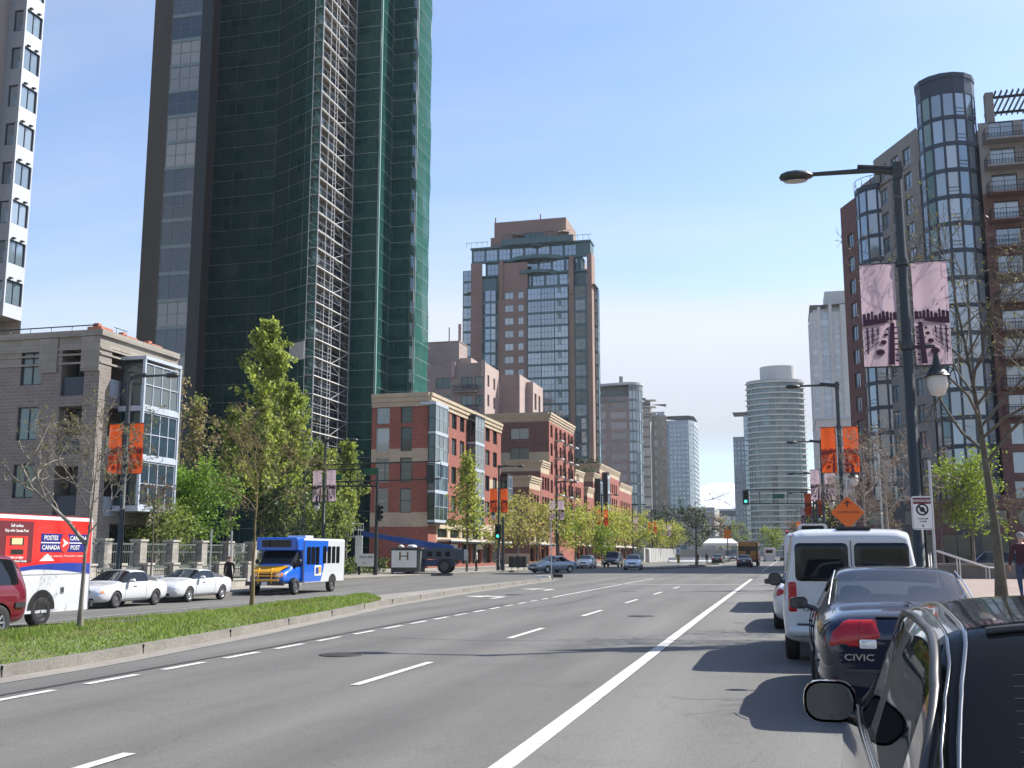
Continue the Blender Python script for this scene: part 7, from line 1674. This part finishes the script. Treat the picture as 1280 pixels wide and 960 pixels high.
# ------------------------------------------------------------------ trees
def rv(rr, s=1): return Vector((rr.gauss(0, s), rr.gauss(0, s), rr.gauss(0, s)))
def leaf(mb, p, s, rr, m=0):
    a = rv(rr).normalized(); b = a.cross(rv(rr)).normalized(); mb.face([p-a*s, p+b*s*.55, p+a*s, p-b*s*.55], m)
def limb(mb, p, d, L, r, rr, seg=5, up=.12, wob=.16, n=5, taper=.55):
    pts = [Vector(p)]; d = Vector(d).normalized(); rad = [r]
    for i in range(seg):
        d = (d+rv(rr, wob)+Vector((0, 0, up))).normalized(); pts.append(pts[-1]+d*L/seg); rad.append(r*(1-(1-taper)*(i+1)/seg))
    mb.tube(pts, rad, n, 0, cap=False); return pts, rad
def bare_tree(label, x, y, z, H, r0, fork, spread, seed, bark, limbs=6, levels=4, buds=None, budn=0, lean=(0, 0), group=None, cat='tree', twig=1.0, bsize=.035, first=None):
    rr = random.Random(seed); root = thing('bare_tree', label, cat, (x, y, z), 0, group); T = MB(bark); B = MB(bark); tips = []
    nT = 7; top = H*.60; tp = [Vector((0, 0, -.05))]; tr = [r0*1.35]
    for i in range(1, nT+1): t = i/nT; tp.append(Vector((lean[0]*t*t+rr.gauss(0, .03)*t, lean[1]*t*t+rr.gauss(0, .03)*t, top*t))); tr.append(r0*(1-.86*t**.8))
    T.tube(tp, tr, 9, 0)
    def at_(t): k = min(int(t*nT), nT-1); f = t*nT-k; return tp[k].lerp(tp[k+1], f), tr[k]+(tr[k+1]-tr[k])*f
    def rec(p, d, L, r, lev):
        pts, rad = limb(B, p, d, L, r, rr, 4 if lev < 3 else 3, .10 if lev < 2 else .05, .13+.05*lev, 5 if lev < 2 else 3)
        if lev >= levels: tips.append(pts); return
        k = {1: 5, 2: 4, 3: 3}.get(lev, 3)
        for i in range(k):
            t = .35+.65*(i+rr.random()*.6)/k; j = min(int(t*(len(pts)-1)), len(pts)-2); q = pts[j].lerp(pts[j+1], t*(len(pts)-1)-j if t < 1 else 1)
            dd = (pts[j+1]-pts[j]).normalized(); side = dd.cross(rv(rr)).normalized(); rec(q, dd*.75+side*rr.uniform(.55, 1.0), L*rr.uniform(.42, .62)*(1.15-.35*t), max(r*rr.uniform(.42, .58), .0045*twig), lev+1)
    for i in range(limbs):
        t = fork/top+(1-fork/top)*(i/limbs)**.9; p, r = at_(min(t, .98)); a = i*2.4+rr.uniform(-.4, .4)
        d = Vector((math.cos(a), math.sin(a), rr.uniform(.55, 1.15)))
        rec(p, d, spread*rr.uniform(.8, 1.15)*(1.05-.5*t), r*.62, 1)
    rec(tp[-1], (0, 0, 1), H*.2, tr[-1], 2)
    if first: 
        for q, d, L, r in first: rec(Vector(q), d, L, r, 1)
    T.build('trunk', root); B.build('branches', root)
    if buds:
        b = MB(buds)
        for pts in tips:
            for _ in range(budn): i = rr.randrange(len(pts)-1); leaf(b, pts[i].lerp(pts[i+1], rr.random())+rv(rr, .02), rr.uniform(.6, 1.3)*bsize, rr)
        tag(b.build('buds', root), kind='stuff')
    return root
M_bud = leafmat('olive_buds', (.16, .15, .05), .4); M_budb = leafmat('brown_buds', (.16, .11, .07), .4)
M_barkt = mat('pale_grey_twig_bark', (.21, .185, .155), .95, var=.4, scale=6)
bare_tree('slim bare tree on the grass median in front of the mail truck', -12.7, 17.3, .2, 5.4, .052, 1.75, 2.1, 5, M_barkt, 9, 4, M_bud, 2, (.1, .1), bsize=.03, first=[((.0, 0, 1.55), (-.8, -.35, .95), 2.2, .042)])
bare_tree('slim bare tree on the median end in front of the shuttle bus', -13.65, 25.6, .2, 6.4, .058, 2.3, 2.7, 14, mat('moss_orange_bark', (.20, .15, .07), .95, var=.4, scale=5), 10, 4, M_bud, 1, (0, .1), bsize=.03)
bare_tree('tall bare tree with moss streaked trunk beside the walking man', 4.15, 23.6, .3, 11.0, .125, 3.1, 3.8, 23, mat('moss_grey_bark', (.10, .092, .07), .95, var=.45, scale=5, bump=.5), 16, 4, M_bud, 1, (-.5, 0), bsize=.035, twig=1.2)
bare_tree('bare tree at the right frame edge nearer than the walking man', 4.7, 15.2, .3, 9.5, .09, 4.2, 2.2, 31, M_bark, 5, 3, None, 0, (.3, 0))
for i, (x, y, H, lb) in enumerate(((3.3, 38.5, 7.5, 'pale bare street tree behind the big lamp post'), (3.2, 47.5, 8.2, 'pale bare street tree to the right of the orange banners'), (3.3, 57.5, 8.0, 'pale bare street tree behind the orange diamond sign'), (3.4, 68, 8, 'bare street tree beyond the diamond sign near mauve banners'))):
    bare_tree(lb, x, y, .3, H, .085, 2.6, 2.6, 40+i, M_barkl, 7, 4, M_budb, 1, bsize=.05, twig=1.6)
bare_tree('small bare tree on the far traffic island', -11.0, 133, .2, 9.5, .16, 2.2, 3.2, 52, M_bark, 7, 3, M_budb, 3, bsize=.12, twig=3)
for i, (x, y, lb) in enumerate(((8.1, 62, 'twiggy olive tree left of the bright lime tree on the plaza'), (12.4, 61, 'twiggy brown tree on the plaza right of the lime tree'), (14.8, 64, 'twiggy brown tree at the right frame edge of the plaza'), (6.2, 74, 'twiggy brown tree behind the no stopping sign'))):
    bare_tree(lb, x, y, .36, 6.6, .075, 2.0, 2.3, 60+i, M_bark, 9, 4, M_bud if i in (0,) else M_budb, 3, bsize=.05, twig=1.8)

def crown_tree(label, x, y, z, H, zc, rad, seed, lm, nleaf, ls, trunk=.09, shape='round', group=None, bark=None, nb=26, name='leafy_tree', sparse=.5):
    """trunk, real limbs, and leaves gathered along the limbs' ends"""
    rr = random.Random(seed); root = thing(name, label, 'tree', (x, y, z), 0, group); T = MB(bark or M_bark); Lf = MB(*lm); ends = []
    T.tube([(0, 0, -.1), (rr.gauss(0, .05), rr.gauss(0, .05), H*.4), (rr.gauss(0, .1), rr.gauss(0, .1), H*.93)], [trunk*1.2, trunk*.8, trunk*.15], 7)
    for i in range(nb):
        t = (i+rr.random())/nb; zz_ = zc+(H*.92-zc)*t; a = i*2.39996+rr.gauss(0, .3)
        if shape == 'poplar': d = Vector((math.cos(a)*.30, math.sin(a)*.30, 1)); L = min((H-zz_)*rr.uniform(.40, .55)+.5, rad*3.1)
        elif shape == 'cone': d = Vector((math.cos(a), math.sin(a), .25)); L = rad*(1.02-t)*rr.uniform(.8, 1.1)+.2
        else: d = Vector((math.cos(a), math.sin(a), rr.uniform(.25, .9))); L = rad*(.55+.75*math.sin(PI*min(1, .18+.75*t)))*rr.uniform(.65, 1.1)
        pts, _ = limb(T, (0, 0, min(zz_, H*.9)), d, L, trunk*.35*(1-.6*t), rr, 4, .10 if shape == 'poplar' else .02, .14, 4); ends.append(pts)
        for j in (2, 3):
            q, _ = limb(T, pts[j], (pts[j]-pts[j-1]).normalized()+rv(rr, .6), L*.4, trunk*.13, rr, 2, .1, .2, 3); ends.append(q)
    k = max(1, nleaf//len(ends)); mi = len(lm)
    for pts in ends:
        clump = rr.uniform(.35, 1.5); m = 0 if mi == 1 else (rr.randrange(mi) if rr.random() < .5 else 0)
        for _ in range(int(k*clump)):
            i = rr.randrange(len(pts)-1); p = pts[i].lerp(pts[i+1], rr.random())+rv(rr, sparse*.5); leaf(Lf, p, ls*rr.uniform(.6, 1.25), rr, m)
    T.build('trunk', root); tag(Lf.build('crown', root), kind=None); return root
L_pop = leafmat('poplar_leaves', (.33, .39, .075), .45); L_pop2 = leafmat('poplar_leaves_dark', (.21, .27, .055), .4); L_pbr = leafmat('poplar_catkins', (.30, .25, .12), .4)
L_lime = leafmat('lime_green_leaves', (.20, .27, .03), .35); L_yel = leafmat('yellow_green_leaves', (.40, .42, .08), .4); L_olv = leafmat('olive_gold_leaves', (.36, .33, .09), .4)
L_will = leafmat('willow_green_leaves', (.15, .27, .03), .45); L_dk = leafmat('dark_evergreen_leaves', (.022, .05, .018), .45); L_rust = leafmat('rust_twigs', (.14, .085, .05), .4)
gp = 'poplars behind the stone fence'
crown_tree('tallest bright green poplar before the netted tower', -34.4, 65.6, -.2, 18.4, 3.2, 1.35, 71, [L_pop, L_pop2], 9500, .17, .16, 'poplar', gp, nb=46, sparse=.28)
crown_tree('bright green poplar right of the tallest one, lower top', -34.6, 69.6, -.2, 14.4, 2.8, 1.3, 72, [L_pop, L_pop2], 6500, .16, .14, 'poplar', gp, nb=40, sparse=.28)
crown_tree('shorter leafy poplar left of the tallest one', -35.6, 63.2, -.2, 11.6, 2.5, 1.5, 73, [L_pop2, L_pop], 2300, .15, .13, 'poplar', gp, nb=34, sparse=.3)
crown_tree('brownish budding poplar next to the grey brick block', -37.2, 58.6, -.2, 13.4, 2.5, 1.1, 74, [L_pbr], 2300, .12, .11, 'poplar', gp, nb=34, sparse=.34)
crown_tree('second brownish budding poplar beside the grey brick block, slightly lower', -36.6, 60.6, -.2, 11.9, 2.5, 1.2, 75, [L_pbr, L_pop2], 2300, .12, .11, 'poplar', gp, nb=34, sparse=.36)
crown_tree('thin poplar left of the mauve banners behind the bus', -34.6, 74.5, -.2, 10.2, 2, 1.2, 76, [L_pop2, L_pop], 3300, .14, .11, 'poplar', gp, nb=30, sparse=.28)
crown_tree('leafy poplar right of the mauve banners below the green net', -35.6, 82.5, -.1, 11.2, 2, 1.5, 77, [L_pop2, L_pop], 4600, .15, .12, 'poplar', gp, nb=34, sparse=.28)
crown_tree('poplar behind the mauve banners with lighter leaves', -35.4, 78.2, -.1, 9.8, 1.6, 1.4, 78, [L_pop, L_pop2], 3600, .14, .12, 'poplar', gp, nb=30, sparse=.28)
crown_tree('broad vivid green willow leaning over the stone fence', -34.2, 55.4, -.2, 6.0, 2.6, 2.9, 79, [L_will], 9000, .11, .14, 'round', None, nb=44, sparse=.55)
crown_tree('low dark green shrub tree behind the fence by the brick block', -32.6, 50.8, -.2, 4.2, 1.4, 1.6, 80, [L_pop2], 2600, .10, .07, 'round', None, nb=26, sparse=.5)
crown_tree('dark undergrowth tree behind the shuttle bus roof', -33.2, 66.6, -.2, 5.6, 1.0, 2.4, 81, [L_dk, L_pop2], 3000, .13, .1, 'round', None, nb=34, sparse=.6)
crown_tree('dark undergrowth tree at the right end of the shuttle bus', -33.8, 73.6, -.2, 5.0, 1.0, 2.2, 82, [L_pop2, L_dk], 4000, .13, .1, 'round', None, nb=30, sparse=.6)
bare_tree('thin bare tree growing through the stone fence', -28.3, 43.4, -.2, 7.6, .06, 3.0, 1.9, 83, M_bark, 7, 4, M_budb, 2, bsize=.05, twig=1.3)
# yellow green trees along the left pavement
gs = 'yellow green street trees on the left pavement'
var = [crown_tree('tall slim yellow green street tree before the red brick corner building', -26.2, 86.2, .12, 10.6, 2.4, 1.9, 91, [L_yel, L_lime], 2300, .16, .10, 'cone', gs, nb=40, sparse=.5),
       crown_tree('thin golden green street tree between the corner building and orange banners', -25.6, 101.5, .14, 7.2, 2.2, 2.2, 92, [L_olv, L_yel], 1500, .16, .09, 'round', gs, nb=30, sparse=.6),
       crown_tree('full yellow green street tree right of the mauve banner lamp', -25.2, 118.5, .14, 7.0, 2.1, 2.6, 93, [L_yel, L_lime], 2400, .17, .10, 'round', gs, nb=34, sparse=.65)]
for src, x, y, rz, sc, lb in ((1, -25.4, 109, 1.1, .95, 'golden green street tree just left of the mauve banner lamp'), (2, -24.9, 127, 2.0, .92, 'yellow green street tree above the white hatchback'), (1, -25.8, 94.5, 4.0, .8, 'small golden green street tree by the corner shopfronts'),
                              (2, -24.8, 146, 3.1, 1.05, 'yellow green street tree right of the second orange banner lamp'), (2, -24.6, 156, 4.4, 1.1, 'yellow green street tree left of the far mauve banners'), (1, -24.6, 166, .3, 1.15, 'golden green street tree behind the far mauve banners'),
                              (2, -24.4, 178, 5.2, 1.1, 'yellow green street tree before the grey hoarding'), (2, -24.2, 203, 1.5, 1.0, 'yellow green street tree in front of the far hoarding'), (2, -23.8, 228, 2.6, 1.1, 'last yellow green street tree before the dark evergreens'), (1, -25, 136, 2.2, 1.0, 'golden green street tree above the litter bin')):
    copy_tree(var[src], lb, (x, y, .14), rz, gs, sc)
crown_tree('small lime green sapling beside the white hatchback', -22.2, 130, .14, 4.6, 1.0, 1.5, 96, [L_lime, L_pop2], 1800, .14, .06, 'round', None, nb=24, sparse=.5)
crown_tree('bright lime green tree on the right plaza', 9.7, 62.4, .36, 6.2, 2.3, 2.0, 97, [L_lime], 4200, .10, .09, 'round', None, nb=36, sparse=.5)
# far end of the street
for i, (x, y, H, r_, lm, lb) in enumerate(((-29, 292, 15, 5, [L_dk], 'tall dark evergreen at the far end below the blue tower'), (-24.5, 300, 13, 4.6, [L_dk, L_pop2], 'dark evergreen left of the dome concourse'), (-33, 286, 12, 4.6, [L_dk], 'dark evergreen beside the last street lamps'),
        (-19, 310, 11.5, 4.2, [L_rust, L_olv], 'rusty brown tree before the dome concourse'), (-14.5, 318, 10, 4, [L_pop2, L_rust], 'mixed brown green tree behind the white canopy tent'), (-4.8, 330, 8.5, 3.6, [L_lime, L_pop2], 'pale green tree left of the school bus top'),
        (3.4, 300, 10.5, 4, [L_rust], 'rusty tree right of the school bus'), (5.4, 240, 9, 3.6, [L_rust, L_olv], 'brown tree at the far right kerb'), (5.6, 190, 8.2, 3.2, [L_olv, L_yel], 'gold green tree beside the distant right lamps'), (5.2, 150, 7.6, 2.8, [L_yel, L_olv], 'gold green street tree under the right side mauve banners'),
        (4.4, 122, 7.2, 2.6, [L_rust, L_olv], 'rusty street tree beside the right traffic signal'), (8.6, 128, 7, 2.8, [L_rust], 'rusty tree before the brick tower base'))):
    crown_tree(lb, x, y, .1, H, H*.2, r_, 110+i, lm, 1700 if L_rust not in lm else 1100, .30 if y > 200 else .2, .18, 'round', None, nb=24, sparse=.9)
b = MB(L_dk, L_pop2); rr = random.Random(77)           # hedge and ground cover behind the fence
for k in range(7000):
    y = rr.uniform(54, 84); x = -32.2-rr.random()*1.6; zt_ = .9+.7*noise.noise((x*.6, y*.5, 0)); leaf(b, Vector((x, y, -.2+rr.random()**.6*max(.3, zt_+.6))), rr.uniform(.07, .14), rr, 0 if rr.random() < .6 else 1)
tag(b.build('ground_cover'), 'dark ground cover shrubs growing behind the stone fence', 'shrubs', kind='stuff')

# ------------------------------------------------------------------ people
def person(label, loc, rz, top, legs, shoe=(.03, .03, .03), hair=(.05, .04, .03), H=1.75, step=.0, arm=.0, skirt=False, hat=None, group=None, detail=True, bulk=1.0):
    root = thing('person', label, 'person', loc, rz, group); k = H/1.76
    J = {}; E = []; R = []
    def j(n, p, r, par=None, ry=None):
        J[n] = len(R); R.append((Vector(p)*k, r*k, (ry or r)*k))
        if par: E.append((J[par], J[n]))
    j('pel', (0, 0, .96), .150*bulk, None, .115*bulk); j('sp', (0, 0, 1.12), .140*bulk, 'pel', .105*bulk); j('ch', (0, 0, 1.30), .165*bulk, 'sp', .115*bulk); j('st', (0, -.01, 1.42), .13*bulk, 'ch', .09*bulk); j('nk', (0, 0, 1.51), .055, 'st'); j('h1', (0, .025, 1.585), .074, 'nk', .085); j('h2', (0, .02, 1.665), .082, 'h1', .098); j('h3', (0, .012, 1.735), .05, 'h2', .06)
    for s, nm in ((1, 'r'), (-1, 'l')):
        sw = step*s
        j('sh'+nm, (s*.185*bulk, 0, 1.405), .07*bulk, 'st'); j('el'+nm, (s*.245*bulk, -.03-sw*.5, 1.13), .05*bulk, 'sh'+nm); j('wr'+nm, (s*.245*bulk, .05-sw+arm, .91+arm*.3), .034, 'el'+nm)
        j('pa'+nm, (s*.238*bulk, .075-sw+arm, .845+arm*.3), .036, 'wr'+nm, .022)
        if detail:
            for q, (fy, fl_) in enumerate(((.03, .075), (.01, .085), (-.01, .08), (-.028, .06))): j('f%d%s' % (q, nm), (s*.238*bulk, .085-sw+fy+arm, .80+arm*.3), .0095, 'pa'+nm); j('g%d%s' % (q, nm), (s*.230*bulk, .095-sw+fy+arm, .80-fl_*.55+arm*.3), .0085, 'f%d%s' % (q, nm))
            j('th'+nm, (s*.222*bulk, .115-sw+arm, .835+arm*.3), .011, 'pa'+nm); j('ti'+nm, (s*.215*bulk, .135-sw+arm, .80+arm*.3), .009, 'th'+nm)
        j('hp'+nm, (s*.092, 0, .90), .105*bulk, 'pel'); j('kn'+nm, (s*.098, .03+sw*.45, .50), .065*bulk, 'hp'+nm); j('an'+nm, (s*.10, -.02+sw*1.0-abs(sw)*.1, .095+max(0, -sw)*.25), .043, 'kn'+nm); j('to'+nm, (s*.11, .13+sw*1.0, .04+max(0, -sw)*.05), .04, 'an'+nm)
    me = bpy.data.meshes.new('person_body'); me.from_pydata([tuple(r[0]) for r in R], E, []); o = bpy.data.objects.new('person_tmp', me); COL.objects.link(o)
    md = o.modifiers.new('sk', 'SKIN'); md.use_smooth_shade = True; sv = me.skin_vertices[0].data
    for i, r in enumerate(R): sv[i].radius = (r[1], r[2]); sv[i].use_root = (i == 0)
    o.modifiers.new('ss', 'SUBSURF').levels = 1
    dg = bpy.context.evaluated_depsgraph_get(); dg.update(); ev = bpy.data.meshes.new_from_object(o.evaluated_get(dg)); bpy.data.objects.remove(o)
    hx = lambda c: '_'.join('%03d' % int(v*1000) for v in c)
    ms = [M_skin, mat('cloth_'+hx(top), top, .9, var=.12, scale=12), mat('cloth_'+hx(legs), legs, .9, var=.15, scale=12), mat('shoe_'+hx(shoe), shoe, .6, var=.05)]
    b = MB(*ms); V = [v.co.copy() for v in ev.vertices]
    for p in ev.polygons:
        c = p.center/k
        m = 3 if c.z < .10 else (2 if c.z < .955 and abs(c.x) < .20 else 1)
        if skirt and .1 <= c.z < .52: m = 0
        if c.z > 1.485: m = 0
        if abs(c.x) > .19*bulk and c.z < .90+arm*.3 and c.z > .6: m = 0
        b.m.append(m); b.f.append(tuple(p.vertices)); b.r.append(0); b.smooth.append(True)
    b.v = [tuple(v) for v in V]; b.build('body', root)
    hm = mat('hair_'+hx(hair), hair, .7, var=.25, scale=30); b = MB(hm); vs_ = []; nr, na = 7, 14
    for i in range(nr+1):
        ph = PI*.62*i/nr
        for q in range(na):
            a = 2*PI*q/na; back = -math.sin(a); rz_ = ph*(1.12 if back > 0 else .78); vs_.append((.090*math.sin(rz_)*math.cos(a)*k, (.012+.108*math.sin(rz_)*math.sin(a))*k, (1.665+.108*math.cos(rz_))*k))
    b.faces(vs_, [(i*na+q, i*na+(q+1)%na, (i+1)*na+(q+1)%na, (i+1)*na+q)[::-1] for i in range(nr) for q in range(na)], 0, True); b.build('hair', root)
    if hat:
        b = MB(mat('hat_'+hx(hat), hat, .85, var=.1)); b.lathe([(.001, 1.80), (.07, 1.785), (.102, 1.73), (.106, 1.685)], 14); b.tube([(-.06, .09, 1.70), (-.05, .16, 1.69), (.05, .16, 1.69), (.06, .09, 1.70)], .012, 5); b.v = [(p[0]*k, (p[1]+.01)*k, p[2]*k) for p in b.v]; b.build('cap', root)
    if skirt:
        b = MB(ms[2]); b.lathe([(.15, 1.0), (.19, .80), (.215, .62), (.22, .52)], 18); b.v = [(p[0]*k, p[1]*.75*k, p[2]*k) for p in b.v]; b.build('skirt', root)
    f = MB(M_skin, M_well, mat('lip', (.35, .13, .11), .5, var=0))
    f.faces([(-.012, .108, 1.615), (.012, .108, 1.615), (0, .132, 1.622), (0, .108, 1.665)], [(0, 1, 2), (1, 3, 2), (3, 0, 2)], 0)
    for s in (1, -1):
        f.face([(s*.033-.012, .104, 1.662), (s*.033+.012, .104, 1.662), (s*.033+.012, .106, 1.67), (s*.033-.012, .106, 1.67)], 1); f.faces([(s*.082, -.005, 1.62), (s*.096, -.015, 1.63), (s*.096, -.015, 1.665), (s*.082, .0, 1.67)], [(0, 1, 2, 3)], 0)
    f.face([(-.022, .106, 1.592), (.022, .106, 1.592), (.02, .107, 1.600), (-.02, .107, 1.600)], 2); f.v = [(p[0]*k, p[1]*k, p[2]*k) for p in f.v]; f.build('face', root)
    return root
person('man in dark maroon jumper, jeans and cap walking away by the big bare tree', (6.05, 31.2, .36), .1, (.045, .012, .016), (.035, .05, .10), hat=(.22, .22, .22), hair=(.30, .28, .26), step=.10, H=1.76, bulk=1.12)
person('person in bright red top walking beside the man in maroon', (6.75, 32.9, .36), -.1, (.26, .02, .03), (.03, .035, .05), hair=(.06, .03, .02), step=-.10, H=1.66)
person('woman in black coat and skirt standing on the left pavement before the shuttle bus', (-26.35, 47.0, -.235), PI+.3, (.010, .010, .011), (.010, .010, .011), hair=(.035, .025, .02), skirt=True, H=1.68)
person('man in pale jacket standing on the corner right of the boom lift', (-24.9, 84.6, .14), PI*.6, (.42, .40, .34), (.03, .03, .035), step=.06, H=1.76)
person('distant person in dark clothes crossing by the far barriers', (-14.0, 172, .0), .4, (.02, .02, .025), (.02, .02, .025), step=.1, detail=False)
person('distant person in dark clothes walking right of the other one', (-12.5, 171, .0), .2, (.03, .02, .02), (.02, .025, .04), step=-.1, detail=False)
person('small person on the left pavement beside the corner shopfronts', (-26.6, 98, .16), PI, (.10, .08, .07), (.03, .03, .04), detail=False)
person('small person in grey on the left pavement behind the white hatchback', (-25.4, 121, .16), PI, (.12, .13, .14), (.03, .03, .05), detail=False)
# ------------------------------------------------------------------ the air of the street
b = MB(); m, nt, out = newmat('thin_air'); v = nt.nodes.new('ShaderNodeVolumePrincipled'); v.inputs['Density'].default_value = .00012; v.inputs['Color'].default_value = (.72, .82, .95, 1); v.inputs['Anisotropy'].default_value = .3
nt.links.new(v.outputs[0], out.inputs['Volume']); SC.cycles.volume_bounces = 0; SC.cycles.volume_step_rate = 4
hb = MB(m); hb.box(-330, 330, -100, 1300, -1.7, 105); tag(hb.build('haze'), 'thin pale summer haze filling the street', 'haze', kind='stuff')
